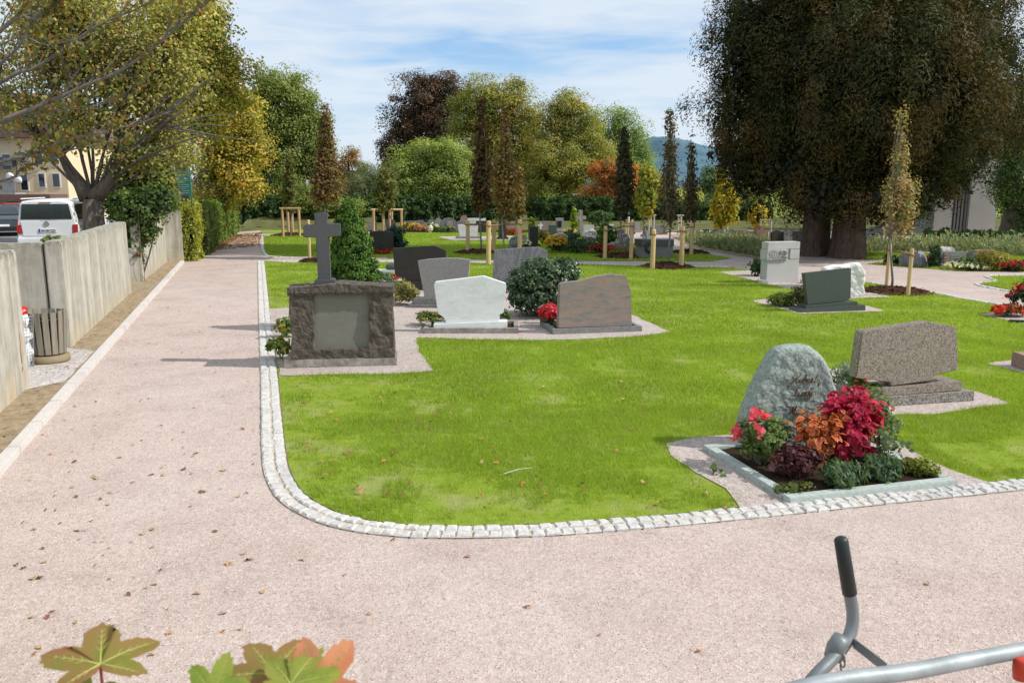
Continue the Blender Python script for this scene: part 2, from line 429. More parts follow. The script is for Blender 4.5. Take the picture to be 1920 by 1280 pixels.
def clump_cloud(lobes, n, clump, leaf, pal, tpl='diamond', up=.4, vert=.7, rad_pow=.45, jit=.22, outb=.6, lowcut=None, sizevar=.35, droop=None, perclump=45, pmix=.7, nj=.45, irr=.30):
    """lobes: list of (centre(3), radii(3)); returns verts, faces, cols and clump centres"""
    lobes = [(np.array(c, float), np.array(r, float)) for c, r in lobes]
    vol = np.array([r[0]*r[2]+r[0]*r[1] for c, r in lobes]); vol /= vol.sum()
    nc = max(3, int(n/perclump))
    which = rng.choice(len(lobes), nc, p=vol)
    d = sph(nc); low = d[:, 2] < -.35
    d[low, 2] *= rng.choice([1, -1], low.sum(), p=[.6, .4])
    C = np.array([lobes[i][0] for i in which]); RR = np.array([lobes[i][1] for i in which])
    rr = rng.random((nc, 1))**rad_pow
    off = 1+irr*vnoise(d, 2.2, 3.7)[:, None]
    CC = C+d*rr*RR*off
    if lowcut is not None: CC[:, 2] = np.maximum(CC[:, 2], lowcut+rng.random(nc)*.8*clump)
    pc = pal_pick(pal, nc)*(0.75+.5*rng.random((nc, 1)))
    cnt = np.maximum(4, (perclump*(.5+rng.random(nc))*n/(nc*perclump)).astype(int))
    idx = np.repeat(np.arange(nc), cnt); m = len(idx)
    cs = (clump*(.6+.8*rng.random(nc)))[idx][:, None]
    g = sph(m); g[:, 2] = np.where(rng.random(m) < .35, np.abs(g[:, 2]), g[:, 2])
    g = g*(rng.random((m, 1))**.35*.95+.12*rng.random((m, 1)))
    P = CC[idx]+g*cs*np.array([1, 1, vert])
    outd = unit(P-C[idx]); od2 = unit(g)
    Nn = outd*outb*.55+od2*outb*1.1+np.array([0, 0, up])+rng.normal(size=(m, 3))*nj
    col = pc[idx]*(1-jit/2+jit*rng.random((m, 1)))*(1+.12*rng.normal(size=(m, 3))*np.array([.5, .3, .5]))
    # mix a little individual palette variation
    pv = pal_pick(pal, m); t = (rng.random((m, 1)) < .25)*pmix
    col = np.clip(col*(1-t)+pv*t, .004, 1)
    sz = leaf*(1-sizevar+2*sizevar*rng.random(m))
    D = None
    if droop is not None: D = np.array([0, 0, droop])+rng.normal(size=(m, 3))*.45+outd*.4
    V, F, K = leaves(P, Nn, sz, col, tpl, D)
    return V, F, K, CC

def curved(a, b, bend, k=5, seed=None):
    a, b = Vector(a), Vector(b); d = b-a
    o = Vector((random.uniform(-1, 1), random.uniform(-1, 1), random.uniform(-.2, .9)))*d.length*bend
    return [a+d*t+o*math.sin(PI*t)*(1-.3*t) for t in [i/(k-1) for i in range(k)]]

def tree(name, label, Y, lobes, base, tr, pal, n, leaf=.28, clump=1.3, group=None, cat='tree', fork=None, mat='leaf', bark='bark',
         up=.4, vert=.7, nb=26, zb=0.0, tpl='diamond', rad_pow=.45, droop=None, depth=.85, br=1.0, perclump=45, lowcut=None, yoff=None, extra=None, cmul=1.9, limb=.62):
    """lobes in photo pixels (px, py, rx, ry) at world depth Y"""
    k = mpp(Y)
    xb = W(base, 400, Y).x
    root = empty(name, (xb, Y, zb), 0, label, cat, group)
    pal = [(tuple(min(.9, v_*cmul*q_) for v_, q_ in zip(c_, (1.05, 1, .9))), w_) for c_, w_ in pal]
    L3 = []
    for i, (px, py, rx, ry) in enumerate(lobes):
        c = W(px, py, Y)
        dy = (random.uniform(-.4, .4)*rx*k*.8) if yoff is None else yoff[i]
        L3.append(((c.x-xb, dy, c.z-zb), (rx*k, rx*k*depth, ry*k)))
    V, F, K, CC = clump_cloud(L3, n, clump, leaf, pal, tpl, up, vert, rad_pow, droop=droop, perclump=perclump, lowcut=lowcut, pmix=.35, nj=.38, irr=.5)
    mb = MB()
    topz = max(c[2] for c, r in L3); lowz = min(c[2]-r[2] for c, r in L3)
    fz = fork if fork is not None else max(1.5, lowz+.5)
    fp = Vector((random.uniform(-.2, .2), 0, fz))
    mb.tube([(0, 0, -.15), (0, 0, .25), (fp.x*.4, 0, fz*.5), fp], [tr*1.35, tr*1.08, tr*.95, tr*.85], 12)
    for (c, r) in L3:
        q = curved(fp, c, .10, 6)
        mb.tube(q, [tr*limb*(1-t/6.5)+.01 for t in range(6)], 7)
    idx = rng.choice(len(CC), min(nb*len(L3), len(CC)), replace=False)
    for i in idx:
        p = Vector(CC[i]); j = min(range(len(L3)), key=lambda q: (Vector(L3[q][0])-p).length)
        c = Vector(L3[j][0]); s = fp.lerp(c, random.uniform(.45, 1))
        q = curved(s, p, .12, 5); rr = tr*.16*br
        mb.tube(q, [rr, rr*.75, rr*.5, rr*.3, rr*.12], 5, cap=False)
    if extra: extra(mb, root)
    mb.build('trunk', M[bark], root, True)
    np_mesh('crown', V, F, K, M[mat], root)
    return root

def cat_rom(P, k=8):
    P = [np.array(p, float) for p in P]; out = []
    P = [2*P[0]-P[1]]+P+[2*P[-1]-P[-2]]
    for i in range(1, len(P)-2):
        for j in range(k):
            t = j/k
            out.append(.5*((2*P[i])+(-P[i-1]+P[i+1])*t+(2*P[i-1]-5*P[i]+4*P[i+1]-P[i+2])*t*t+(-P[i-1]+3*P[i]-3*P[i+1]+P[i+2])*t**3))
    out.append(P[-2]); return np.array(out)
def resample(C, step):
    d = np.r_[0, np.cumsum(np.linalg.norm(np.diff(C, axis=0), axis=1))]
    t = np.arange(0, d[-1], step)
    return np.c_[np.interp(t, d, C[:, 0]), np.interp(t, d, C[:, 1])]
def offset(C, o):
    t = np.gradient(C, axis=0); t /= np.linalg.norm(t, axis=1, keepdims=True)
    return C+np.c_[-t[:, 1], t[:, 0]]*o
def in_poly(P, poly):
    x, y = P[:, 0], P[:, 1]; ins = np.zeros(len(P), bool); n = len(poly)
    for i in range(n):
        x1, y1 = poly[i]; x2, y2 = poly[(i+1) % n]
        c = ((y1 > y) != (y2 > y)); 
        with np.errstate(divide='ignore', invalid='ignore'):
            xi = (x2-x1)*(y-y1)/(y2-y1+1e-12)+x1
        ins ^= c & (x < xi)
    return ins
def sheet(name, poly, z, mat, kind='structure', label=None, cat=None, wob=0):
    bm = bmesh.new()
    vs = [bm.verts.new((x, y, z)) for x, y in poly]
    f = bm.faces.new(vs)
    bm.normal_update()
    if f.normal.z < 0: bmesh.ops.reverse_faces(bm, faces=[f])
    bmesh.ops.triangulate(bm, faces=bm.faces[:])
    me = bpy.data.meshes.new(name); bm.to_mesh(me); bm.free(); me.materials.append(mat)
    o = bpy.data.objects.new(name, me); COL.objects.link(o)
    return tag(o, label, cat, None, kind)
def wobble(poly, step=.15, amp=.03):
    P = np.array(list(poly)+[poly[0]], float)
    Q = resample(P, step)
    nz = np.array([mnoise.noise(Vector((q[0]*2.3, q[1]*2.3, 1.7))) for q in Q])
    nz2 = np.array([mnoise.noise(Vector((q[0]*2.3, q[1]*2.3, 9.7))) for q in Q])
    return Q+np.c_[nz, nz2]*amp*2

# ------------------------------------------------------------------ world + sun
SUN_EL = R(41)
to_sun = Vector((1.0, -.14, 0)).normalized()
az = math.atan2(to_sun.x, to_sun.y)            # from +Y clockwise
wd = bpy.data.worlds.new('World'); SC.world = wd; wd.use_nodes = True
nt = wd.node_tree; nt.nodes.clear()
wo = N(nt, 'ShaderNodeOutputWorld'); bg = N(nt, 'ShaderNodeBackground')
sky = N(nt, 'ShaderNodeTexSky'); sky.sky_type = 'NISHITA'; sky.sun_disc = False
sky.sun_elevation = SUN_EL; sky.sun_rotation = az; sky.air_density = 1.1; sky.dust_density = .6; sky.ozone_density = 1.6
bg.inputs[1].default_value = .115
tc = N(nt, 'ShaderNodeTexCoord'); sx = N(nt, 'ShaderNodeSeparateXYZ'); L(nt, tc.outputs['Generated'], sx.inputs[0])
zz = N(nt, 'ShaderNodeMath', operation='MAXIMUM'); L(nt, sx.outputs[2], zz.inputs[0]); zz.inputs[1].default_value = .0
za = N(nt, 'ShaderNodeMath', operation='ADD'); L(nt, zz.outputs[0], za.inputs[0]); za.inputs[1].default_value = .12
dv = N(nt, 'ShaderNodeVectorMath', operation='DIVIDE'); L(nt, tc.outputs['Generated'], dv.inputs[0])
cb = N(nt, 'ShaderNodeCombineXYZ')
for i in range(3): L(nt, za.outputs[0], cb.inputs[i])
L(nt, cb.outputs[0], dv.inputs[1])
mp = N(nt, 'ShaderNodeMapping'); mp.inputs['Rotation'].default_value = (0, 0, R(28)); mp.inputs['Scale'].default_value = (.75, 1.15, 1)
mp.inputs['Location'].default_value = (.7, 2.2, 0)
L(nt, dv.outputs[0], mp.inputs[0])
c1 = noise(nt, mp.outputs[0], .75, 4, .5, .3)
c2 = noise(nt, mp.outputs[0], 3.2, 7, .52, .6)
ad = N(nt, 'ShaderNodeMath', operation='MULTIPLY_ADD'); L(nt, c2, ad.inputs[0]); ad.inputs[1].default_value = .35; L(nt, c1, ad.inputs[2])
cm = ramp(nt, ad.outputs[0], [(.45, (.06,)*3), (.54, (.5,)*3), (.66, (.95,)*3)])
haze = ramp(nt, sx.outputs[2], [(0, (.75,)*3), (.14, (.30,)*3), (.4, (.05,)*3)])
skc = mix(nt, sky.outputs[0], (.56, .98, 1.42), 1, 'MULTIPLY')
skc = mix(nt, skc, (6.0, 7.1, 8.1), haze)
skc = mix(nt, skc, (6.5, 7.3, 8.2), cm)
L(nt, skc, bg.inputs[0]); L(nt, bg.outputs[0], wo.inputs[0])
sd = bpy.data.lights.new('sun', 'SUN'); sd.energy = 4.6; sd.angle = R(.53); sd.color = (1, .955, .89)
so = bpy.data.objects.new('sun', sd); COL.objects.link(so)
dirv = Vector((to_sun.x*math.cos(SUN_EL), to_sun.y*math.cos(SUN_EL), math.sin(SUN_EL)))
so.rotation_euler = dirv.to_track_quat('Z', 'Y').to_euler()
so.location = (20, -5, 30)
SC.view_settings.view_transform = 'Standard'; SC.view_settings.look = 'None'
SC.view_settings.exposure = 0; SC.view_settings.gamma = 1
SC.cycles.max_bounces = 6; SC.cycles.transparent_max_bounces = 4

# ------------------------------------------------------------------ ground
sheet('terrain', [(-2500, -60), (2500, -60), (2500, 3500), (-2500, 3500)], -.02, M['terrain'])
A0 = R(16.5)
PD = Vector((-math.sin(A0), math.cos(A0)))      # path direction
PN = Vector((math.cos(A0), math.sin(A0)))       # to the right of the path
kerb_pts = [np.array(G(*p)) for p in [(38.6, 850), (345.3, 492.5)]]
kd = kerb_pts[1]-kerb_pts[0]; kl = np.linalg.norm(kd); kd /= kl; kn = np.array([kd[1], -kd[0]])
k_near = kerb_pts[0]-kd*6; k_far = kerb_pts[1]
gravel = [tuple(k_near+kd*-6), tuple(k_far), tuple(k_far-kn*1.6), G(385, 470), G(395, 455), G(430, 436), G(490, 432), G(1500, 432), G(2600, 450), (60, 12), (60, -10), (-12, -10)]
sheet('gravel_path', gravel, 0.0, M['gravel'])

edge_px = [(489, 490), (491, 520), (496, 600), (503, 690), (508, 780), (513, 855), (521, 893), (545, 932), (590, 961), (650, 982), (740, 995), (830, 999), (1000, 996), (1150, 986), (1300, 973), (1480, 955), (1650, 937), (1800, 922), (1960, 905), (2300, 868), (2800, 815)]
EDGE = resample(cat_rom([G(*p) for p in edge_px]), .02)
def setts(name, C, rows=(-.062, .062), size=.118, w=.105, start=0, stop=None, zb=0.0, mortar=True):
    mb = MB()
    d = np.r_[0, np.cumsum(np.linalg.norm(np.diff(C, axis=0), axis=1))]
    tg = np.gradient(C, axis=0); tg /= np.linalg.norm(tg, axis=1, keepdims=True)
    for ri, ro in enumerate(rows):
        t = start+.03*ri
        while t < (stop or d[-1])-size:
            ln = size*random.uniform(.86, 1.12)
            i = np.searchsorted(d, t+ln/2); i = min(i, len(C)-1)
            c = C[i]; T = tg[i]; nn = np.array([-T[1], T[0]])
            c = c+nn*(ro+random.uniform(-.006, .006))
            a = random.uniform(-.05, .05); T2 = np.array([T[0]*math.cos(a)-T[1]*math.sin(a), T[0]*math.sin(a)+T[1]*math.cos(a)]); n2 = np.array([-T2[1], T2[0]])
            hl = (ln-.014)/2; hw = w/2*random.uniform(.9, 1.03); z = zb+.026+random.uniform(-.006, .008)
            vs = []
            for zz_, ins in ((zb-.02, 0), (z-.012, 0), (z, .013)):
                for sx_, sy_ in ((-1, -1), (1, -1), (1, 1), (-1, 1)):
                    q = c+T2*sx_*(hl-ins)+n2*sy_*(hw-ins)
                    vs.append((q[0]+random.uniform(-.004, .004), q[1]+random.uniform(-.004, .004), zz_+(random.uniform(-.003, .003) if zz_ == z else 0)))
            mb.add(vs, [(0, 1, 5, 4), (1, 2, 6, 5), (2, 3, 7, 6), (3, 0, 4, 7), (4, 5, 9, 8), (5, 6, 10, 9), (6, 7, 11, 10), (7, 4, 8, 11), (8, 9, 10, 11)])
            t += ln
    o = mb.build(name, M['cobble']); tag(o, kind='structure')
    if mortar:
        lo = offset(C[::5], min(rows)-.055); hi = offset(C[::5], max(rows)+.055)
        n = len(lo); mm = MB()
        mm.add([(x, y, zb+.012) for x, y in lo]+[(x, y, zb+.012) for x, y in hi], [(i, i+1, i+1+n, i+n) for i in range(n-1)])
        tag(mm.build('sett_bedding', M['mortar']), kind='structure')
    return o
setts('sett_edging', EDGE)

inner = offset(EDGE, .135)[::8]
main_lawn = [tuple(p) for p in inner]+gp([(2800, 780), (2500, 690), (2200, 645), (1920, 587), (1887, 576), (1800, 561), (1725, 547), (1626, 531), (1560, 530), (1500, 528), (1440, 512), (1370, 503), (1200, 499.5), (1100, 496.5), (900, 494), (740, 492.5), (600, 492), (540, 493)])
lawn2 = gp([(494, 443), (560, 441), (640, 438), (740, 436.5), (860, 436.5), (1000, 437), (1120, 441), (1180, 447), (1190, 458), (1240, 466), (1300, 474), (1372, 484), (1330, 490.5), (1100, 489.5), (900, 487), (740, 485), (620, 482), (540, 481), (505, 479), (496, 470)])
lawn2b = gp([(489, 432), (560, 431), (690, 431), (690, 435), (560, 438.5), (489, 438.5)])
lawn3 = gp([(1833, 532), (1862, 527), (1852, 519), (1920, 518), (2300, 522), (2500, 600), (2200, 590), (1920, 549)])
lawnB = gp([(1619, 472), (1700, 474), (1920, 480), (2200, 486), (2200, 515), (1920, 509), (1794, 508), (1700, 501), (1624, 495), (1690, 489), (1650, 486), (1617, 487)])
plots = {
 'monument': [(503, 580), (560, 577), (690, 573), (700, 520), (735, 517), (880, 523), (905, 530), (1035, 533), (1090, 560), (1192, 594), (1259, 624), (1180, 634), (1000, 640), (850, 637), (778, 634), (785, 660), (812, 698), (700, 703), (524, 706), (512, 640)],
 'hubert': [(1239, 832), (1300, 822), (1369, 817), (1500, 806), (1661, 822), (1725, 858), (1807, 893), (1875, 912), (1600, 939), (1388, 962), (1380, 945), (1369, 922), (1310, 890), (1267, 867)],
 'brown': [(1406, 702), (1470, 697), (1620, 690), (1837, 738), (1894, 759), (1755, 778), (1640, 782), (1600, 745), (1500, 712)],
 'edge': [(1847, 683), (1920, 675), (2100, 676), (2150, 720), (1920, 702)],
 'flowers': [(1834, 590), (1865, 587), (1930, 588), (2050, 600), (2050, 625), (1920, 609)],
 'dark': [(1405, 565), (1440, 561), (1620, 573), (1660, 584), (1500, 590)],
 'carved': [(1348, 511), (1400, 508), (1470, 512), (1530, 528), (1512, 550), (1440, 534)],
 'white': [(1530, 552), (1620, 546), (1675, 558), (1560, 562)],
 'back': [(819, 444), (960, 443), (975, 450), (850, 452)],
}
PLOT = {}
for k_, p_ in plots.items():
    w_ = wobble(gp(p_), .12 if k_ in ('monument', 'hubert', 'brown') else .3, .03)
    PLOT[k_] = w_
for i, (nm, pl) in enumerate([('lawn', main_lawn), ('lawn', lawn2), ('lawn', lawn2b), ('lawn', lawn3), ('lawn', lawnB)]):
    sheet('lawn', pl, .010, M['lawn'])
for k_, w_ in PLOT.items():
    sheet('plot_gravel', [tuple(p) for p in w_], .018, M['plot_gravel'])

def grass(name, poly, dens, hgt, wid, ymin, ymax, seed, bare=True):
    P = np.array(poly); x0, x1 = P[:, 0].min(), P[:, 0].max(); y0, y1 = max(ymin, P[:, 1].min()), min(ymax, P[:, 1].max())
    # only where the photo can see or nearly see it
    n = int((x1-x0)*(y1-y0)*dens)
    Q = np.c_[rng.uniform(x0, x1, n), rng.uniform(y0, y1, n)]
    Q = Q[np.abs(Q[:, 0]) < Q[:, 1]*.70+1.5]
    Q = Q[in_poly(Q, poly)]
    for w_ in PLOT.values():
        if w_[:, 1].max() > y0 and w_[:, 1].min() < y1: Q = Q[~in_poly(Q+rng.normal(size=Q.shape)*.038, w_)]
    step = .12
    gx = np.floor(Q/step).astype(int); key, inv = np.unique(gx, axis=0, return_inverse=True); inv = inv.ravel()
    d = np.array([mnoise.noise(Vector((k[0]*step*1.1, k[1]*step*1.1, 0)))+.55*mnoise.noise(Vector((k[0]*step*4, k[1]*step*4, 4))) for k in key])[inv]
    t2 = np.array([mnoise.noise(Vector((k[0]*step*.5, k[1]*step*.5, 7))) for k in key])[inv]
    # thin ragged patches towards the near and left edge of the lawn
    if bare:
        E = EDGE[::20]
        near = np.full(len(Q), 9.0)
        for e in E: near = np.minimum(near, np.hypot(Q[:, 0]-e[0], Q[:, 1]-e[1]))
        thr = np.clip(.62-near*.22, 0.02, .75)+np.where(near < .25, .2, 0)
        keep = rng.random(len(Q)) > np.clip((d+thr-.25)*1.9, 0, .93)
        Q, d, t2, near = Q[keep], d[keep], t2[keep], near[keep]
    m = len(Q)
    a = rng.random(m)*2*PI; lean = rng.random(m)*.75
    h = hgt*(.55+.8*rng.random(m))*(1-.25*np.clip(d*1.5, -1, 1))
    base = np.c_[Q, np.full(m, .008)]
    side = np.c_[np.cos(a), np.sin(a), np.zeros(m)]*(wid*(.6+.7*rng.random(m)))[:, None]/2
    la = rng.random(m)*2*PI
    tip = base+np.c_[np.cos(la)*lean*h, np.sin(la)*lean*h, h]
    V = np.stack([base-side, base+side, tip], 1).reshape(-1, 3)
    F = np.arange(3*m).reshape(-1, 3)
    c0 = np.array([.205, .335, .022]); c1_ = np.array([.36, .485, .05]); c2_ = np.array([.42, .38, .15])
    u = rng.random((m, 1))
    C = c0*(1-u)+c1_*u
    C = C*(1+.15*t2[:, None])*(1+.16*d[:, None])
    dry = rng.random(m) < .07; C[dry] = c2_*(.6+.5*rng.random((dry.sum(), 1)))
    return tag(np_mesh(name, V, F, np.clip(C, 0, 1), M['blade']), 'short bright green grass of the lawn', 'grass', kind='stuff')
grass('lawn_grass', main_lawn, 6500, .042, .006, 0, 10.5, 1)
grass('lawn_grass', main_lawn, 2800, .045, .010, 10.5, 16, 2)
grass('lawn_grass', main_lawn, 900, .045, .018, 16, 32, 3)
grass('lawn_grass', lawn2, 260, .05, .035, 30, 60, 4, False)
grass('lawn_grass', lawn3, 600, .05, .02, 15, 40, 5, False)
grass('lawn_grass', lawnB, 350, .06, .03, 20, 60, 6, False)

# fine sett rows round the other lawns
def edge_line(px, **kw):
    C = resample(cat_rom([G(*p) for p in px]), .05)
    return setts('sett_edging', C, rows=(0,), size=.17, w=.13, mortar=False, **kw)
edge_line([(1625, 529), (1725, 545), (1800, 559), (1887, 574), (1920, 585), (2200, 642)])
edge_line([(2300, 517), (1920, 516.5), (1850, 517.5), (1866, 527), (1832, 534), (1920, 551), (2100, 580)])
edge_line([(492, 442), (490, 455), (494, 472), (504, 480.5), (540, 482.5), (620, 483.5), (740, 486)])
edge_line([(491, 489), (540, 491), (600, 490.5), (740, 491), (900, 492.5), (1100, 495), (1200, 498), (1370, 501)])

# kerb (left of the path) as a row of granite kerbstones, soil strip behind it
mb = MB(); KW, KH = .13, .085
t = -4.0
while t < kl:
    ln = 1.0
    a = kerb_pts[0]+kd*(t+.004); b = kerb_pts[0]+kd*min(kl, t+ln-.004)
    poly = [tuple(a), tuple(b), tuple(b-kn*KW), tuple(a-kn*KW)]
    mb.prismz([poly[0], poly[1], poly[2], poly[3]], -.05, KH+random.uniform(-.002, .002)); t += ln
o = mb.build('kerb', M['kerb'], bevel=.008); tag(o, kind='structure')
s0 = kerb_pts[0]-kn*(KW)-kd*6; s1 = k_far-kn*KW
sheet('soil_strip', [tuple(s0), tuple(s1), tuple(s1-kn*2.2), tuple(s0-kn*6)], .05, M['soil'])
# coarse gravel patch at the bins
sheet('coarse_gravel', [tuple(p) for p in wobble([G(*p, .056) for p in [(50, 730), (118, 716), (178, 658), (130, 652), (60, 640), (-60, 690), (-60, 740)]], .1, .02)], .056, M['coarse'])

# raised parking ground behind the walls
sheet('parking_ground', [(-60, 6), G(-300, 700, .3), G(20, 480, .3), G(240, 460, .3), G(330, 440, .3), (-24, 60), (-40, 95), (-120, 95), (-120, 6)], .3, M['asphalt'])
# meadow and hill
def hgt_sheet(name, x0, x1, y0, y1, nx, ny, fn, mat):
    mb = MB(); vs = []
    for j in range(ny+1):
        for i in range(nx+1):
            x = x0+(x1-x0)*i/nx; y = y0+(y1-y0)*j/ny; vs.append((x, y, fn(x, y)))
    mb.add(vs, [(j*(nx+1)+i, j*(nx+1)+i+1, (j+1)*(nx+1)+i+1, (j+1)*(nx+1)+i) for j in range(ny) for i in range(nx)])
    return tag(mb.build(name, mat, None, True), kind='structure')
hgt_sheet('meadow', 15, 110, 74, 190, 20, 20, lambda x, y: -.015+max(0, (y-74))*.016+min(1,max(0,y-74)*.05)*.25*mnoise.noise(Vector((x*.06, y*.06, 0))), M['meadow'])
def hill(x, y):
    t = max(0, min(1, (y-900)/700)); t = t*t*(3-2*t)
    px = x/1580
    ridge = 8+78*math.exp(-((x-268)/95)**2)+34*math.exp(-((x-430)/120)**2)+14*math.exp(-((x+330)/260)**2)
    return -5+t*(ridge+9*mnoise.noise(Vector((x*.012, y*.012, 0)))+4*mnoise.noise(Vector((x*.06, y*.05, 3))))
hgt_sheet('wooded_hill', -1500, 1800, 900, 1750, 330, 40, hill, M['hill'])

# ------------------------------------------------------------------ concrete walls
def wall(label, p0, p1, h, thick=.2, z0=0.0, group='concrete wall panels beside the path', mat='concrete'):
    """front face runs p0 -> p1, body behind it (to the left looking p0->p1)"""
    p0 = np.array(p0); p1 = np.array(p1); d = p1-p0; ln = float(np.hypot(*d)); rz = math.atan2(d[1], d[0])
    mb = MB(); mb.box(0, ln, 0, thick, z0-.1, h)
    o = mb.build('concrete_wall', M[mat], bevel=.018)
    o.location = (p0[0], p0[1], 0); o.rotation_euler = (0, 0, rz)
    tag(o, label, 'wall', group); return o
E1 = np.array(G(57, 722, .05))
wall('concrete wall nearest the camera with yellow and rust stains, at the left edge', E1-kd*9, E1, 1.93)
_wl = [o_ for o_ in COL.objects if o_.name.startswith('concrete_wall')][0]
mb = MB()
for i in range(26):
    t_ = i/25; xx = 9-.28-.05*t_+random.uniform(-.02, .02); z_ = .95-.62*t_; s_ = random.uniform(.008, .03)*(1.2-abs(t_-.6))
    mb.add([(xx-s_*.5, -.002-.0002*i, z_-s_*1.1), (xx+s_*.6, -.002-.0002*i, z_-s_), (xx+s_*.5, -.002-.0002*i, z_+s_*1.2), (xx-s_*.6, -.002-.0002*i, z_+s_)], [(0, 1, 2, 3)])
M['rust'] = plain('rust', (.42, .17, .05), .9, var=.3)
mb.build('rust_stain', M['rust'], _wl)
W2a, W2b = np.array(G(133, 652, .05)), np.array(G(247, 548, .05))
wall('long streaked concrete wall behind the slatted bin', W2a, W2b, 1.86, .26)
c2 = W2a-kn*.29
wall('shaded grey concrete panel directly behind the slatted bin, set back from the path', c2-kn*1.25+kd*.02, c2+kd*.02, 1.84, .2)
wall('shaded concrete panel left of the one behind the bin, under the white van', c2-kn*2.6+kd*.02, c2-kn*1.27+kd*.02, 1.84, .2)
W3a, W3b = np.array(G(268, 527, .05)), np.array(G(317, 487, .05))
wall('concrete wall with leaves hanging over it, near the far end of the row', W3a, W3b, 1.85, .24)
wall('narrow concrete pillar panel under the ivy between two longer walls', W3a-kn*.03-kn*.42, W3a-kn*.03, 1.0, .2)
W4b = np.array(G(344, 487.6, .08)); 
wall('short concrete end panel facing the camera at the corner of the path', W4b-kn*.72, W4b, 1.86, .22)

# ------------------------------------------------------------------ bins
def wire_basket(px, py, r0, r1, h):
    x, y = G(px, py, .06)
    e = empty('wire_basket', (x, y, .06), 0, 'galvanised wire mesh litter basket full of rubbish beside the concrete wall', 'litter basket')
    mb = MB(); n = 26
    for j in range(n):
        t = 2*PI*j/n; mb.tube([(r0*math.cos(t), r0*math.sin(t), 0), (r1*math.cos(t), r1*math.sin(t), h)], .003, 4)
    for i in range(17):
        z = h*i/16; r = r0+(r1-r0)*i/16; w = .003 if i not in (0, 16) else .007
        mb.tube([(r*math.cos(2*PI*j/n), r*math.sin(2*PI*j/n), z) for j in range(n+1)], w, 4)
    mb.build('wire_mesh', M['galv'], e)
    return e, (x, y)
wb, wxy = wire_basket(40, 688, .17, .23, .78)
def blob(mb, c, r, seed, amp=.25, n=12, mi=0, fr=2.0):
    vs = []; fs = []
    for i in range(n+1):
        for j in range(2*n):
            th = PI*i/n; ph = PI*j/n
            d = Vector((math.sin(th)*math.cos(ph), math.sin(th)*math.sin(ph), math.cos(th)))
            k = 1+amp*mnoise.noise(d*fr+Vector((seed*3.3, 0, 0)))+amp*.4*mnoise.noise(d*fr*3+Vector((seed, 0, 4)))
            vs.append((c[0]+d.x*r[0]*k, c[1]+d.y*r[1]*k, c[2]+d.z*r[2]*k))
    for i in range(n):
        for j in range(2*n):
            a = i*2*n+j; b = i*2*n+(j+1) % (2*n); fs.append((a, a+2*n, b+2*n, b))
    mb.add(vs, fs, mi)
mb = MB(); blob(mb, (0, 0, .2), (.17, .17, .21), 1, .3); blob(mb, (.02, 0, .47), (.18, .18, .12), 4, .4)
o = mb.build('rubbish_bag', M['whiteplastic'], None, True); o.location = (wxy[0], wxy[1], .07); tag(o, 'crumpled white plastic bag inside the wire basket', 'plastic bag')
mb = MB(); blob(mb, (.02, 0, .84), (.15, .13, .13), 7, .45); blob(mb, (.10, -.05, .72), (.10, .1, .10), 9, .5, mi=1); blob(mb, (-.05, -.1, .76), (.1, .08, .1), 3, .5, mi=2)
o = mb.build('rubbish_packaging', [M['red'], M['whiteplastic'], M['redplastic']], None, True); o.location = (wxy[0], wxy[1], .06); tag(o, 'red and white packaging heaped on top of the wire basket', 'rubbish')
x, y = G(92, 676, .06)
e = empty('slatted_bin', (x, y, .06), 0, 'round litter bin of weathered wooden slats on a brown concrete foot', 'litter bin')
mb = MB(); mb.lathe([(.30, 0), (.31, .02), (.30, .10), (.28, .11)], n=36); mb.build('foot', M['binbase'], e, True)
for j in range(16):
    t = 2*PI*j/16+.12; mb = MB(); w = .043
    hh = .80+.012*random.uniform(-1, 1)
    lo, hi = .235, .285
    pr = []
    c, s_ = math.cos(t), math.sin(t)
    vs = []
    for zq, rq in ((.13, lo), (hh, hi)):
        for rr_, tt in ((rq, -w), (rq+.025, -w), (rq+.025, w), (rq, w)):
            vs.append((c*rr_-s_*tt, s_*rr_+c*tt, zq))
    mb.add(vs, [(0, 3, 2, 1), (4, 5, 6, 7), (0, 1, 5, 4), (1, 2, 6, 5), (2, 3, 7, 6), (3, 0, 4, 7)])
    mb.build('slat', M['slat'], e, bevel=.004)
mb = MB(); mb.lathe([(.20, .11), (.21, .12), (.25, .72), (.235, .72), (.19, .14)], n=28); mb.build('liner', M['black'], e, True)
for z in (.25, .68):
    mb = MB(); r = .232+.05*(z-.13)/.67; mb.tube([(r*math.cos(2*PI*j/32), r*math.sin(2*PI*j/32), z) for j in range(33)], .008, 5); mb.build('hoop', M['galvd'], e)

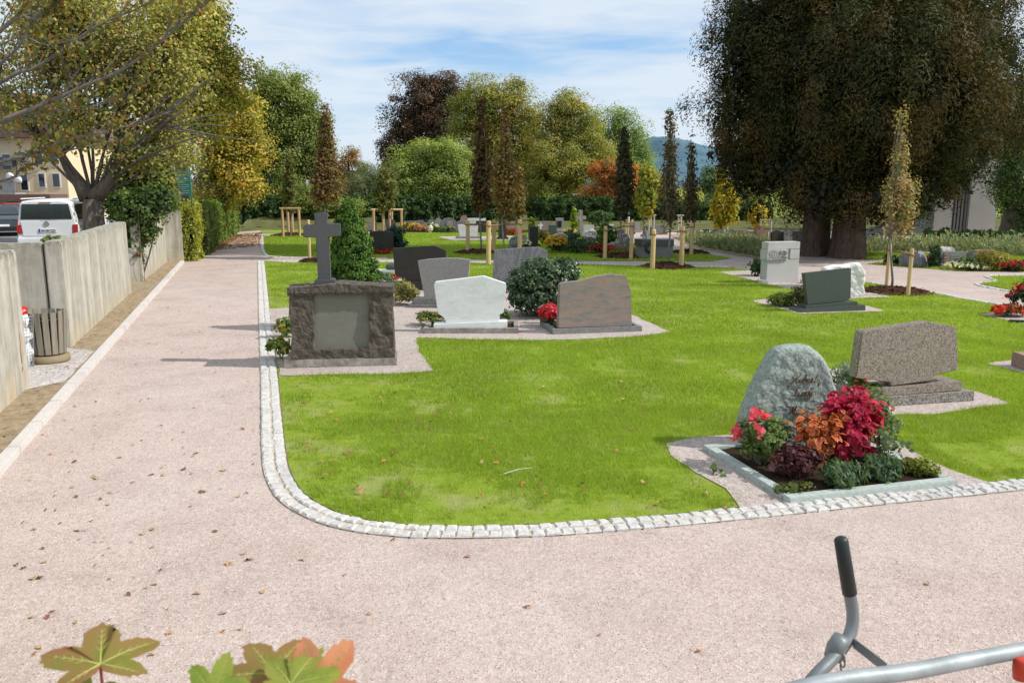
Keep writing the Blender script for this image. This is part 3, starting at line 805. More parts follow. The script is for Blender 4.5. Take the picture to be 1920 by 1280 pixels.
# ------------------------------------------------------------------ stones
class Fr:
    """frame of a stone from the two bottom front corners in the photo"""
    def __init__(s, l, r, z=.018, rz=None):
        a = np.array(G(*l, z)); b = np.array(G(*r, z))
        s.l, s.r = l, r; s.z = z
        d = b-a
        if rz is not None:      # keep left corner, swing to the asked angle so that the right corner keeps its column
            c = math.cos(R(rz)); sn = math.sin(R(rz))
            # solve a + t*(c,sn) on the ray column of r
            k = b[0]/b[1]; t = (k*a[1]-a[0])/(c-k*sn); b = a+t*np.array([c, sn]); d = b-a
        s.w = float(np.hypot(*d)); s.rz = math.atan2(d[1], d[0]); s.a = a; s.b = b
        s.c = (a+b)/2; s.Y = s.c[1]
    def xz(s, px, py):
        # intersect pixel ray with the vertical plane through a,b
        x, y, dz = ray(px, py); n = np.array([-math.sin(s.rz), math.cos(s.rz)])
        t = float(np.dot(s.a, n)/np.dot([x, y], n))
        p = np.array([x*t, y*t]); u = float(np.dot(p-s.c, [math.cos(s.rz), math.sin(s.rz)]))
        return (u, H+dz*t-s.z)
    def prof(s, l): return [s.xz(*p) for p in l]
    def empty(s, name, label, cat, group=None):
        return empty(name, (s.c[0], s.c[1], s.z), s.rz, label, cat, group)
def ccw(prof):
    a = sum(prof[i][0]*prof[(i+1) % len(prof)][1]-prof[(i+1) % len(prof)][0]*prof[i][1] for i in range(len(prof)))
    return prof if a > 0 else prof[::-1]
def slab(name, prof, y0, y1, mat, parent, bevel=.008):
    mb = MB(); mb.prism(ccw(prof), y0, y1); return mb.build(name, M[mat], parent, bevel=bevel)
def smooth_prof(pts, k=6):
    P = pts[:]; n = len(P); out = []
    for i in range(n):
        p0, p1, p2, p3 = [np.array(P[(i+j-1) % n], float) for j in range(4)]
        for j in range(k):
            t = j/k; out.append(tuple(.5*((2*p1)+(-p0+p2)*t+(2*p0-5*p1+4*p2-p3)*t*t+(-p0+3*p1-3*p2+p3)*t**3)))
    return out
def rock(mb, prof, y0, y1, amp=.02, freq=5, seed=0, edge=.5, rings=14, n=90, mi=0):
    """profile dense closed xz polyline -> rough boulder/slab with rounded rim"""
    P = np.array(prof+[prof[0]], float); d = np.r_[0, np.cumsum(np.linalg.norm(np.diff(P, axis=0), axis=1))]
    t = np.linspace(0, d[-1], n, endpoint=False); Q = np.c_[np.interp(t, d, P[:, 0]), np.interp(t, d, P[:, 1])]
    c = Q.mean(0); mid = (y0+y1)/2; hw = (y1-y0)/2; vs = []
    levels = []
    for i in range(rings+1):
        a = i/rings; levels.append((a, -1))
    for i in range(rings-1, -1, -1): levels.append((i/rings, 1))
    for a, sgn in levels:
        sc = max(a, .02)
        fall = 1-max(0, (a-(1-edge*.25))/(edge*.25))**2*.55 if edge > 0 else 1
        for q in Q:
            p = c+(q-c)*sc
            y = mid+sgn*hw*(fall if a < 1 else 0)
            v = Vector((p[0], y, p[1]))
            s_ = v*freq+Vector((seed*5.1, seed, 0))
            v += mnoise.noise_vector(s_)*amp+mnoise.noise_vector(s_*2.7)*amp*.5+mnoise.noise_vector(s_*7)*amp*.2
            vs.append(v)
    k = len(levels)
    fs = [(i*n+j, i*n+(j+1) % n, (i+1)*n+(j+1) % n, (i+1)*n+j) for i in range(k-1) for j in range(n)]
    fs += [tuple(range(n-1, -1, -1)), tuple(range((k-1)*n, k*n))]
    mb.add(vs, fs, mi)

# ---- monument with cross
f = Fr((533, 690), (744, 685)); z = f.xz
e = f.empty('grave_monument', 'large rock faced dark monument with blank panel and stone cross, nearest to the path', 'grave monument')
x0, x1 = -f.w/2, f.w/2
zp = f.xz(640, 673)[1]
MB().rough_box(x0, x1, 0, .62, 0, zp, .06, .012, 5, 1).build('plinth', M['plinth'], e)
xa, xb2 = f.xz(541, 600)[0]+.0, f.xz(738, 600)[0]
ztop = f.xz(640, 553)[1]; zb_ = f.xz(640, 655)[1]
pl = f.xz(587, 600)[0]; pr_ = f.xz(691, 600)[0]
MB().rough_box(xa, xb2, .02, .55, zp, zb_, .035, .022, 7, 2).build('base_course', M['basalt'], e)
MB().rough_box(xa+.02, pl, .03, .52, zb_-.01, ztop, .03, .020, 8, 3).build('pilaster', M['basalt'], e)
MB().rough_box(pr_, xb2-.01, .03, .52, zb_-.01, ztop, .03, .03, 6, 4).build('pilaster', M['basalt'], e)
slab('inscription_panel', [(pl-.01, zb_-.02), (pr_+.02, zb_-.02), (pr_+.02, ztop), (pl-.01, ztop)], .09, .45, 'panel', e, .004)
mb = MB()
for i in range(13):     # slightly gabled lintel of knapped blocks
    a = xa-.01+(xb2-xa+.02)*i/13; b = xa-.01+(xb2-xa+.02)*(i+1)/13; m = abs((a+b)/2-(xa+xb2)/2)/((xb2-xa)/2)
    mb.rough_box(a, b+.006, .0, .54, ztop+.035, ztop+.035+.075+.06*(1-m), .03, .016, 9, 5+i*.37)
mb.build('lintel', M['basalt'], e)
MB().rough_box(xa-.005, xb2+.005, .015, .53, ztop-.004, ztop+.04, .03, .010, 9, 9).build('cornice', M['basalt'], e)
zc = ztop+.15
ca, cbx = f.xz(586, 500)[0], f.xz(624, 500)[0]
slab('cross_pedestal', [(ca, zc-.06), (cbx, zc-.06), (cbx, f.xz(600, 527)[1]), (ca, f.xz(600, 527)[1])], .16, .44, 'crossgrey', e)
bz = f.xz(600, 528)[1]
pc = f.prof([(593, 528), (617, 528), (613, 446), (635, 445), (635, 421), (609, 421), (611, 400), (585, 401), (588, 422), (565, 424), (565, 447), (589, 447)])
slab('cross', pc, .22, .38, 'crossgrey', e, .01)

# ---- headstones of the first rows
GH = 'headstones standing on the lawn'
def headstone(label, f, prof, y0, y1, mat, plinths=(), bevel=.010, name='headstone', cat='gravestone', group=GH, kerb=None, smooth=None):
    e = f.empty(name, label, cat, group)
    p = f.prof(prof)
    if smooth: p = smooth_prof(p, smooth)
    slab('stone', p, y0, y1, mat, e, bevel)
    for (pp, ya, yb, mt) in plinths: slab('plinth', f.prof(pp), ya, yb, mt, e, .006)
    if kerb:
        w, d, h, t, mt, xo = kerb
        for nm, bx in (('kerb', (xo-w/2, xo+w/2, 0, t)), ('kerb', (xo-w/2, xo+w/2, d-t, d)), ('kerb', (xo-w/2, xo-w/2+t, t+.002, d-t-.002)), ('kerb', (xo+w/2-t, xo+w/2, t+.002, d-t-.002))):
            mb = MB(); mb.box(bx[0], bx[1], bx[2], bx[3], -.03, h); mb.build(nm, M[mt], e, bevel=.006)
        s_ = MB(); s_.box(xo-w/2+t, xo+w/2-t, t, d-t, -.02, h*.55); s_.build('soil', M['darksoil'], e)
    return e
# white marble
f = Fr((793, 625), (972, 625))
headstone('white marble headstone with a gabled top and tapering sides on a pale kerb', f,
          [(836, 608), (936, 605), (936, 593), (944, 588), (949, 540), (948, 533), (906, 519), (815, 530), (812, 536), (820, 590), (829, 596), (833, 601)], .14, .27, 'marble',
          [([(812, 619), (951, 617), (951, 604), (812, 609)], .10, .36, 'marble')], .008, kerb=(f.w, .95, .10, .09, 'plinth', 0))
# gneiss
f = Fr((1036, 627), (1204, 621))
e = headstone('grey headstone with rust coloured bands and a shallow curved top, beside red flowers', f,
          [(1048, 616), (1187, 612), (1186, 580), (1185, 545), (1181, 536), (1180, 524), (1173, 517), (1163, 516), (1156, 518), (1152, 514), (1145, 515), (1120, 519), (1085, 528), (1056, 531), (1051, 534)], .06, .20, 'gneiss', bevel=.010,
          kerb=(f.w, 1.05, .10, .09, 'midgrey', 0))
# light grey arched
f = Fr((770, 577), (868, 578))
headstone('light grey headstone with a gently arched top behind the white marble one', f,
          [(795, 563), (872, 563), (880, 488), (858, 485.5), (830, 485), (800, 487), (781, 490)], .12, .26, 'grey',
          [([(774, 572), (885, 572), (885, 560), (774, 560)], .06, .40, 'midgrey')], .006, kerb=(f.w*1.15, .8, .07, .08, 'midgrey', .05))
# dark headstone
f = Fr((727, 543), (830, 545))
headstone('dark brown black headstone with a slanted top, left of the light grey one', f,
          [(751, 530), (828, 532), (833, 522), (834, 470), (812, 461), (734, 466), (738, 512), (741, 518), (751, 522)], .10, .22, 'darkstone',
          [([(724, 543), (830, 546), (830, 528), (724, 529)], .0, .34, 'darkstone')], .006)
# slate
f = Fr((924, 548), (1024, 548))
headstone('violet grey streaked headstone with a stepped shoulder behind the ivy bush', f,
          [(923, 548), (1024, 548), (1027, 472), (1012, 464), (985, 464), (926, 469)], .0, .14, 'slate', (), .006)
# brown granite
f = Fr((1664, 762), (1827, 751))
e = headstone('brown speckled granite headstone with tapering sides on a two step base', f,
          [(1680, 727), (1763, 716), (1762, 707), (1806, 697), (1808, 690), (1805, 615), (1752, 606), (1630, 624), (1626, 628), (1614, 712), (1680, 720)], .10, .26, 'brown',
          [([(1606, 766), (1827, 751), (1827, 733), (1606, 749)], .0, .44, 'brownrough'), ([(1600, 750), (1810, 733), (1810, 717), (1600, 735)], .05, .42, 'brown')], .010)
# dark green granite right
f = Fr((1500, 586), (1623, 582))
headstone('dark green granite headstone with a slanting top on stepped base, before a white rock', f,
          [(1521, 573), (1596, 565), (1602, 560), (1603, 504), (1514, 514)], .14, .26, 'dkgreen',
          [([(1500, 586), (1623, 582), (1623, 572), (1503, 580)], .0, .50, 'dkgreen'), ([(1514, 581), (1612, 573), (1611, 566), (1514, 574)], .06, .44, 'dkgreen')], .006)
# white rough stone
f = Fr((1556, 556), (1626, 556))
e = f.empty('headstone', 'rough hewn white stone with a rounded top behind the dark green granite headstone', 'gravestone', GH)
mb = MB(); rock(mb, smooth_prof(f.prof([(1558, 557), (1620, 557), (1623, 535), (1627, 515), (1622, 498), (1612, 493), (1590, 496), (1555, 500), (1544, 507), (1548, 530)]), 5), 0, .32, .03, 4, 2)
mb.build('stone', M['roughwhite'], e)
# carved pale stone
f = Fr((1438, 531), (1498, 529))
e = f.empty('headstone', 'tall pale granite block with a carved relief band and small square opening', 'gravestone', GH)
def Z(py, px=1460): return f.xz(px, py)[1]
X = lambda px: f.xz(px, 500)[0]
mb = MB()
mb.box(X(1438), X(1498), 0, .34, -.03, Z(487)); mb.build('lower_block', M['carved'], e, bevel=.01)
mb = MB(); mb.box(X(1438), X(1498), 0, .34, Z(467.5), Z(454)); mb.build('top_block', M['carved'], e, bevel=.01)
mb = MB(); mb.box(X(1480), X(1498), 0, .34, Z(487)+.003, Z(467.5)-.003); mb.build('side_block', M['carved'], e, bevel=.01)
mb = MB(); mb.box(X(1475), X(1479.5), .1, .30, Z(487)+.003, Z(467.5)-.003); mb.build('opening', M['darkstone'], e)
mb = MB(); mb.rough_box(X(1436), X(1475), -.05, .32, Z(487)+.003, Z(467.5)-.003, .03, .012, 9, 3)
for i in range(7): mb.tube([(X(1440+i*3), -.055, Z(486)), (X(1441+i*3.4), -.055, Z(469))], .01, 5)
mb.build('relief', M['carved'], e)
mb = MB()      # carved text-like relief strokes
for (a, b) in [((1458, 472), (1462, 470)), ((1458, 472), (1463, 475)), ((1463, 475), (1459, 478)), ((1465, 470), (1470, 471)), ((1465, 474), (1473, 473)), ((1468, 470), (1467, 478)), ((1462, 480), (1464, 484)), ((1464, 484), (1466, 480)), ((1471, 476), (1468, 479)), ((1469, 481), (1473, 482)), ((1469, 481), (1470, 485))]:
    mb.tube([(X(a[0]), -.07, Z(a[1])), (X(b[0]), -.07, Z(b[1]))], .013, 5)
mb.build('relief_lettering', M['midgrey'], e)
for dx, sd_ in ((-.12, 4), (f.w+.06, 8)):
    mb = MB(); mb.rough_box(-.12, .12, -.05, .15, 0, .10, .04, .02, 6, sd_)
    o = mb.build('rubble_stone', M['carved']); o.location = (f.a[0]+dx, f.a[1]-.02, .015)
    tag(o, 'small pale rough stone at the '+('left' if sd_ == 4 else 'right')+' foot of the carved granite block', 'stone')

# ---- the lettered rough stone with its planted bed
f = Fr((1480, 945), (1796, 910), .018)
bed = f.empty('grave_border', 'pale green stone border around the planted grave in the foreground', 'grave border')
w = f.w; d = 1.62
for bx in ((-w/2, w/2, 0, .11), (-w/2, w/2, d-.11, d), (-w/2, -w/2+.11, .113, d-.113), (w/2-.11, w/2, .113, d-.113)):
    mb = MB(); mb.box(bx[0], bx[1], bx[2], bx[3], -.03, .055); mb.build('kerb', M['greenkerb'], bed, bevel=.008)
bs = MB(); vs = []; n_ = 26
for j in range(n_+1):
    for i in range(n_+1):
        x_ = -w/2+.105+(w-.21)*i/n_; y_ = .105+(d-.21)*j/n_
        vs.append((x_, y_, .03+.03*mnoise.noise(Vector((x_*5, y_*5, 0)))+.012*mnoise.noise(Vector((x_*22, y_*22, 5)))))
bs.add(vs, [(j*(n_+1)+i, j*(n_+1)+i+1, (j+1)*(n_+1)+i+1, (j+1)*(n_+1)+i) for j in range(n_) for i in range(n_)])
bs.build('soil', M['darksoil'], bed, True)
crz, srz = math.cos(f.rz), math.sin(f.rz)
def bedpt(u, v, z=.05): return (f.c[0]+u*crz-v*srz, f.c[1]+u*srz+v*crz, z)
# the stone stands toward the back of the bed
Ys = G(1480, 838)[1]
fs_ = Fr((1405, 842), (1575, 834), .03)
e = fs_.empty('headstone', 'rough pale green boulder headstone with bronze script lettering in the planted bed', 'gravestone', GH)
pf = smooth_prof(fs_.prof([(1402, 850), (1455, 850), (1575, 845), (1580, 790), (1574, 738), (1563, 700), (1550, 672), (1533, 656), (1510, 649), (1482, 650), (1462, 657), (1447, 676), (1427, 712), (1410, 750), (1398, 784), (1394, 810)]), 6)
mb = MB(); rock(mb, pf, 0, .26, .013, 11, 6, .4, 34, 170); mb.build('stone', M['greengrey'], e)
# script lettering, one tube per stroke
SCR = {
 'H': [[(.1, .5), (.0, .75), (.25, .95), (.45, .8), (.3, .35), (.1, .0), (-.1, .05)], [(.75, 1), (.6, .5), (.5, .05), (.65, .0)], [(.2, .48), (.4, .55), (.65, .5)]],
 'u': [[(0, .45), (-.03, .1), (.08, 0), (.28, .15), (.35, .45)], [(.35, .45), (.3, .08), (.45, 0)]],
 'b': [[(0, .2), (.2, .8), (.15, .98), (.05, .8), (.0, .1), (.15, 0), (.3, .2), (.2, .42), (.38, .4)]],
 'e': [[(0, .2), (.2, .28), (.22, .42), (.08, .45), (0, .2), (.1, 0), (.3, .1)]],
 'r': [[(0, .1), (.1, .48), (.2, .4), (.18, .1), (.25, 0), (.35, .1)]],
 't': [[(.15, .85), (.05, .1), (.15, 0), (.3, .1)], [(-.05, .58), (.3, .62)]],
 'L': [[(.55, .85), (.4, .98), (.25, .8), (.25, .4), (.1, .02), (-.05, .1), (.1, .15), (.35, 0), (.6, .1)]],
 'n': [[(0, 0), (.05, .45), (.05, .2), (.2, .45), (.28, .38), (.25, .05), (.35, 0)]],
 'd': [[(.3, .4), (.1, .42), (0, .15), (.12, 0), (.28, .2), (.42, .95)], [(.3, .4), (.28, .05), (.4, 0)]],
 'y': [[(0, .45), (0, .15), (.12, .05), (.3, .45)], [(.3, .45), (.2, -.3), (.0, -.45), (-.05, -.25), (.35, .05)]],
 'M': [[(-.1, .1), (.05, .0), (.25, .9), (.3, .1)], [(.3, .1), (.55, .95), (.55, .1), (.7, .0)]],
 'a': [[(.3, .38), (.12, .45), (0, .15), (.1, 0), (.28, .2), (.32, .42), (.28, .05), (.4, 0)]],
 'q': [[(0, .9), (.05, .75), (-.02, .62)], [(.14, .9), (.19, .75), (.12, .62)]],
}
ADV = {'H': .88, 'M': .85, 'L': .68, 'q': .35}
def front_y(x_, z_):
    # nearest front vertex of the rock for seating letters
    best = None
    for v in rockv:
        dd = (v[0]-x_)**2+(v[2]-z_)**2
        if best is None or dd < best[0]: best = (dd, v[1])
    return best[1]
so_ = [o for o in e.children if o.name.startswith('stone')][0]
rockv = [v.co[:] for v in so_.data.vertices if v.co.y < .15]
def script(word, px, py, hpx, name):
    x_, zb0 = fs_.xz(px, py); h = fs_.xz(px, py-hpx)[1]-zb0; mb = MB(); cx = x_
    cy = min(front_y(x_+h*.5*k2, zb0+h*.4) for k2 in range(5))-.012
    for ch in word:
        if ch != ' ':
            for st in SCR[ch]:
                pts = smooth_open([(cx+(a+.28*b)*h, zb0+b*h) for a, b in st])
                mb.tube([(a, cy, b) for a, b in pts], h*.048, 5)
        cx += (ADV.get(ch, .42))*h if ch != ' ' else h*.3
    return mb.build(name, M['bronze'], e)
def smooth_open(P, k=4):
    return [tuple(p) for p in cat_rom(P, k)] if len(P) > 2 else P
script('Hubert', 1482, 718, 17, 'lettering')
script('Lundy', 1485, 742, 16, 'lettering')
script('q', 1471, 737, 17, 'lettering'); script('q', 1527, 734, 17, 'lettering')
script('Mar', 1478, 776, 17, 'lettering')

# ------------------------------------------------------------------ plants
def plant(name, label, cat, loc, rad, n, leaf, pal, tpl='diamond', clump=None, up=.5, edge=None, mat='leaf', stems=6, group=None, droop=None, vert=.8, rad_pow=.5, perclump=24, stemmat='twig', hollow=0, stemr=.006, flowers=None):
    """mounded plant: base at loc, radii rad=(rx,ry,rz)"""
    e = empty(name, loc, 0, label, cat, group)
    rx, ry, rz_ = rad
    n = int(n*1.0)
    clump = (clump or max(rad)*.35)*.8
    pal = [(tuple(min(.9, v_*1.25) for v_ in c_), w_) for c_, w_ in pal]
    lob = [((0, 0, rz_*.52), (rx*.85, ry*.85, rz_*.5))]
    V, F, K, CC = clump_cloud(lob, n, clump, leaf, pal, tpl, up, vert, rad_pow, droop=droop, perclump=perclump, outb=.8, lowcut=.03*rz_)
    if edge is not None:
        V, F, K = ovate_edge(CC, n, clump, leaf, pal, edge, up, np.array([0, 0, rz_*.4]))
    V[:, 2] = np.maximum(V[:, 2], 0.004)
    np_mesh('foliage', V, F, K, M[mat], e)
    if stems:
        mb = MB()
        for i in rng.choice(len(CC), min(stems, len(CC)), replace=False):
            q = curved((random.uniform(-.1, .1)*rx, random.uniform(-.1, .1)*ry, -.02), CC[i], .1, 4)
            mb.tube(q, [stemr, stemr*.8, stemr*.6, stemr*.3], 5)
        mb.build('stem', M[stemmat], e)
    if flowers:
        fn, fs2, fpal, fpos = flowers
        d = sph(fn); d[:, 2] = np.abs(d[:, 2])*.9+.1
        if fpos is not None: d[:, 0] = fpos[0]+d[:, 0]*fpos[1]
        C0 = np.array([0, 0, rz_*.5])+unit(d)*np.array([rx, ry, rz_*.55])
        rep = 14; P = np.repeat(C0, rep, 0)+rng.normal(size=(fn*rep, 3))*fs2*.35
        Nn = np.repeat(unit(d), rep, 0)+rng.normal(size=(fn*rep, 3))*.7
        V, F, K = leaves(P, Nn, fs2*(.6+.5*rng.random(len(P))), pal_pick(fpal, len(P))*(.7+.5*rng.random((len(P), 1))), 'diamond')
        np_mesh('blossoms', V, F, K, M['petal'], e)
    return e
def ovate_edge(CC, n, clump, leaf, pal, edge, up, cen):
    idx = rng.integers(0, len(CC), n); P = CC[idx]+rng.normal(size=(n, 3))*clump*.4
    out = unit(P-cen); Nn = out*.5+np.array([0, -.15, up])+rng.normal(size=(n, 3))*.35
    D = out*np.array([1, 1, .2])+rng.normal(size=(n, 3))*.3+np.array([0, 0, -.25])
    col = pal_pick(pal, n)*(.65+.6*rng.random((n, 1)))
    ed = np.array(edge)*(.7+.5*rng.random((n, 1)))
    Nn = unit(Nn); D = unit(D-Nn*np.sum(D*Nn, 1, keepdims=True)); B = np.cross(Nn, D); s = (leaf*(.6+.7*rng.random(n))).reshape(-1, 1, 1)
    T = [(0, 0, 0), (.12, -.22, .05), (.38, -.36, .09), (.72, -.22, .03), (1, 0, -.12), (.72, .22, .03), (.38, .36, .09), (.12, .22, .05)]
    I = [(.07, 0, 0), (.2, -.13, .04), (.4, -.24, .07), (.68, -.13, .03), (.88, 0, -.07), (.68, .13, .03), (.4, .24, .07), (.2, .13, .04)]
    T = np.array(T+I+[(.45, 0, .0)])
    V = (T[None, :, 0:1]*D[:, None]+T[None, :, 1:2]*B[:, None]+T[None, :, 2:3]*Nn[:, None])*s+P[:, None]
    k = len(T); FF = [(i, (i+1) % 8, 8+(i+1) % 8, 8+i) for i in range(8)]+[(16, 8+i, 8+i+1, 8+(i+2) % 8) for i in (0, 2, 4, 6)]
    F = np.array(FF); F = (F[None]+(np.arange(n)*k)[:, None, None]).reshape(-1, 4)
    K = np.zeros((n, 12, 3)); K[:, :8] = ed[:, None]; K[:, 8:] = col[:, None]
    K[:, 8::2] *= 1.15; K[:, 9::2] *= .85
    return V.reshape(-1, 3), F, K.reshape(-1, 3)

G_ = [((.035, .075, .012), 3), ((.07, .12, .02), 3), ((.12, .17, .035), 1)]
GD = [((.012, .035, .012), 3), ((.03, .065, .02), 3), ((.06, .10, .03), 1)]
RED = [((.42, .01, .015), 3), ((.62, .03, .03), 2), ((.25, .01, .01), 1)]
def at(px, py, z=.04): x_, y_ = G(px, py, z); return (x_, y_, z)
plant('rose_bush', 'small rose bush with bright pink blossoms at the left of the planted bed', 'rose bush', at(1425, 872), (.27, .24, .50), 1500, .045, [((.09, .15, .03), 3), ((.16, .22, .06), 2), ((.05, .09, .02), 1)], clump=.10, stems=14, flowers=(13, .075, [((.85, .10, .16), 3), ((.9, .25, .3), 1)], (-.45, .5)))
plant('coleus', 'crimson coleus with large pointed leaves in front of the lettered stone', 'coleus', at(1587, 858), (.30, .23, .68), 950, .09, [((.34, .008, .04), 3), ((.52, .02, .10), 2), ((.08, .004, .015), 2), ((.40, .03, .03), 1)], edge=(.50, .015, .06), clump=.17, stems=8, up=.5)
plant('coleus', 'orange and yellow edged coleus touching the lettered stone', 'coleus', at(1530, 866), (.20, .18, .54), 430, .085, [((.50, .08, .05), 3), ((.35, .04, .03), 2), ((.25, .10, .02), 1)], edge=(.62, .26, .06), clump=.14, stems=7, up=.5)
plant('coralbells', 'low dark purple leaved plant between the roses and the green tufts', 'perennial', at(1490, 895), (.28, .20, .30), 900, .055, [((.05, .012, .015), 4), ((.10, .025, .03), 2), ((.2, .09, .09), 1)], clump=.10, stems=6)
plant('green_tuft', 'left of two spiky grey green tufts at the front of the bed', 'plant', at(1578, 912), (.21, .15, .22), 1700, .075, [((.055, .10, .045), 3), ((.11, .17, .08), 2)], tpl='needle', clump=.09, up=.0, stems=0, droop=.7, group='spiky green tufts')
plant('green_tuft', 'right of two spiky grey green tufts at the front of the bed', 'plant', at(1655, 902), (.22, .16, .22), 1900, .075, [((.045, .09, .04), 3), ((.10, .16, .075), 2)], tpl='needle', clump=.09, up=.0, stems=0, droop=.7, group='spiky green tufts')
plant('moss_mound', 'yellow green mossy mound in the right corner of the bed', 'plant', at(1722, 890), (.20, .14, .14), 1500, .03, [((.12, .15, .012), 3), ((.22, .24, .03), 2)], clump=.07, stems=0)
plant('ground_cover', 'olive creeping plant in the front left corner of the bed', 'plant', at(1485, 925), (.20, .10, .09), 700, .028, [((.12, .13, .03), 3), ((.06, .10, .02), 2)], clump=.06, stems=0)
plant('leafy_shrub', 'light green leafy plant behind the crimson coleus', 'shrub', at(1635, 830), (.35, .22, .55), 1100, .055, [((.10, .15, .05), 3), ((.16, .2, .08), 1), ((.05, .09, .03), 2)], clump=.12, stems=10)
plant('trailing_plant', 'loose trailing plant with pointed leaves right of the crimson coleus', 'plant', at(1665, 872), (.24, .2, .40), 240, .06, [((.10, .16, .06), 3), ((.2, .26, .14), 1)], clump=.14, stems=16, stemmat='twig', stemr=.003)
plant('leafy_shrub', 'small grey green shrub directly left of the lettered stone', 'shrub', at(1452, 842), (.16, .12, .34), 600, .035, [((.12, .16, .08), 3), ((.07, .11, .05), 2)], clump=.08, stems=6)
plant('lavender', 'silvery grey lavender shrub between the lettered stone and the brown granite', 'lavender', at(1588, 735), (.34, .28, .38), 1700, .06, [((.20, .26, .19), 3), ((.12, .18, .12), 2), ((.30, .34, .26), 1)], tpl='needle', clump=.12, up=.1, stems=0)
plant('fern', 'bright green feathery plant left of the brown granite base', 'plant', at(1615, 752), (.26, .2, .30), 900, .05, [((.12, .2, .03), 3), ((.06, .12, .02), 2)], clump=.10, stems=0)
plant('weed', 'lone green weed in the gravel left of the stone border', 'weed', at(1335, 890, .018), (.12, .08, .10), 24, .07, [((.10, .18, .05), 1)], clump=.06, stems=3, up=.2)
# around the middle stones
plant('bedding_flowers', 'bright red begonias in the border left of the banded grey headstone', 'flowers', at(1031, 607, .08), (.20, .28, .34), 700, .06, G_, clump=.1, stems=0, flowers=(75, .07, [((.55, .015, .03), 3), ((.75, .05, .08), 2)], None))
e = empty('grave_lantern', at(1018, 600, .08), 0, 'small grey grave lantern behind the red begonias', 'lantern')
mb = MB(); mb.box(-.07, .07, -.07, .07, 0, .24); mb.build('body', M['brass'], e, bevel=.01)
mb = MB(); mb.lathe([(.11, .242), (.10, .27), (.03, .31), (.0, .32)], n=4); mb.build('lid', M['midgrey'], e)
plant('ground_plants', 'low green plants with red flowers left of the white marble headstone', 'plants', at(808, 606, .06), (.36, .35, .22), 1300, .05, [((.10, .15, .03), 3), ((.17, .2, .05), 2), ((.25, .2, .07), 1)], clump=.12, stems=0, flowers=(5, .07, RED, (.8, .2)))
plant('ground_plants', 'small green tuft right behind the white marble headstone', 'plants', at(946, 600, .06), (.16, .15, .20), 350, .05, G_, clump=.1, stems=0)
plant('ornamental_grass', 'dry yellowish grass tuft left of the light grey headstone', 'grass tuft', at(757, 568, .05), (.34, .3, .48), 1500, .13, [((.24, .22, .07), 3), ((.16, .18, .04), 2), ((.32, .26, .12), 1)], tpl='needle', clump=.15, up=.0, stems=0)
plant('ground_plants', 'pale green cushion plant with red flowers left of the dark headstone', 'plants', at(722, 527, .05), (.42, .3, .22), 900, .06, [((.13, .19, .09), 3), ((.08, .13, .05), 2)], clump=.12, stems=0, flowers=(5, .09, RED, (.9, .15)))
for i, (px, py, r_, h_, lb) in enumerate([(527, 672, .24, .40, 'leafy green and yellow plant at the front left corner of the dark monument'), (535, 632, .20, .34, 'smaller leafy plant behind the left side of the dark monument')]):
    plant('hosta', lb, 'plant', at(px, py, .018), (r_, r_, h_), 200, .10, [((.10, .17, .03), 3), ((.35, .30, .05), 1), ((.06, .1, .02), 1)], clump=.14, stems=5, perclump=10)
# grey slab + dark pebble stone left
o = MB().box(-.45, .45, 0, .5, 0, .10).build('grave_slab', M['palegreen'], bevel=.01); x_, y_ = G(728, 514); o.location = (x_, y_, .018); tag(o, 'pale flat grave slab left of the dark slanted headstone', 'grave slab')
mb = MB(); blob(mb, (0, 0, .1), (.24, .16, .13), 3, .15); o = mb.build('grave_stone_pillow', M['dkgreen'], None, True); o.location = (x_+.12, y_+.25, .115); tag(o, 'rounded dark stone lying on the pale slab beside the dark headstone', 'stone')
# dark slanted stone group right
plant('juniper', 'low yellow green creeping juniper left of the dark green granite headstone', 'shrub', at(1468, 573, .02), (.42, .4, .26), 1600, .06, [((.13, .17, .02), 3), ((.08, .12, .02), 2)], clump=.14, stems=0)
plant('box_shrub', 'darker leafy shrub touching the dark green granite headstone', 'shrub', at(1502, 575, .02), (.28, .3, .48), 1200, .06, [((.10, .11, .03), 3), ((.05, .07, .02), 2)], clump=.14, stems=4)
plant('dark_shrub', 'dark shadowed shrub at the left foot of the carved granite block', 'shrub', at(1424, 517, .02), (.34, .4, .45), 900, .09, GD, clump=.18, stems=4)
# flower bed right edge
plant('bedding_flowers', 'orange red flowers at the right edge in the lawn', 'flowers', at(1890, 592, .03), (.34, .22, .20), 900, .05, G_, clump=.12, stems=0, flowers=(60, .075, [((.75, .10, .02), 3), ((.6, .02, .02), 2)], None))
plant('dark_rose', 'dark leafy rose at the right edge behind the orange flowers', 'rose bush', at(1918, 590, .03), (.40, .4, .65), 1100, .07, GD, clump=.16, stems=6, flowers=(10, .09, RED, None))
x_, y_ = G(1922, 607); o = MB().box(-.28, 1.3, 0, .09, 0, .05).build('grave_kerb', M['darkstone'], bevel=.008); o.location = (x_, y_, .018); o.rotation_euler = (0, 0, -R(14)); tag(o, 'dark kerb in front of the orange flowers at the right edge', 'kerb')
x_, y_ = G(1938, 700); o = MB().box(-.06, 1.0, 0, .5, 0, .22).build('gravestone', M['reddish'], bevel=.01); o.location = (x_, y_, .018); tag(o, 'corner of a reddish grave base at the right edge of the photo', 'grave base')

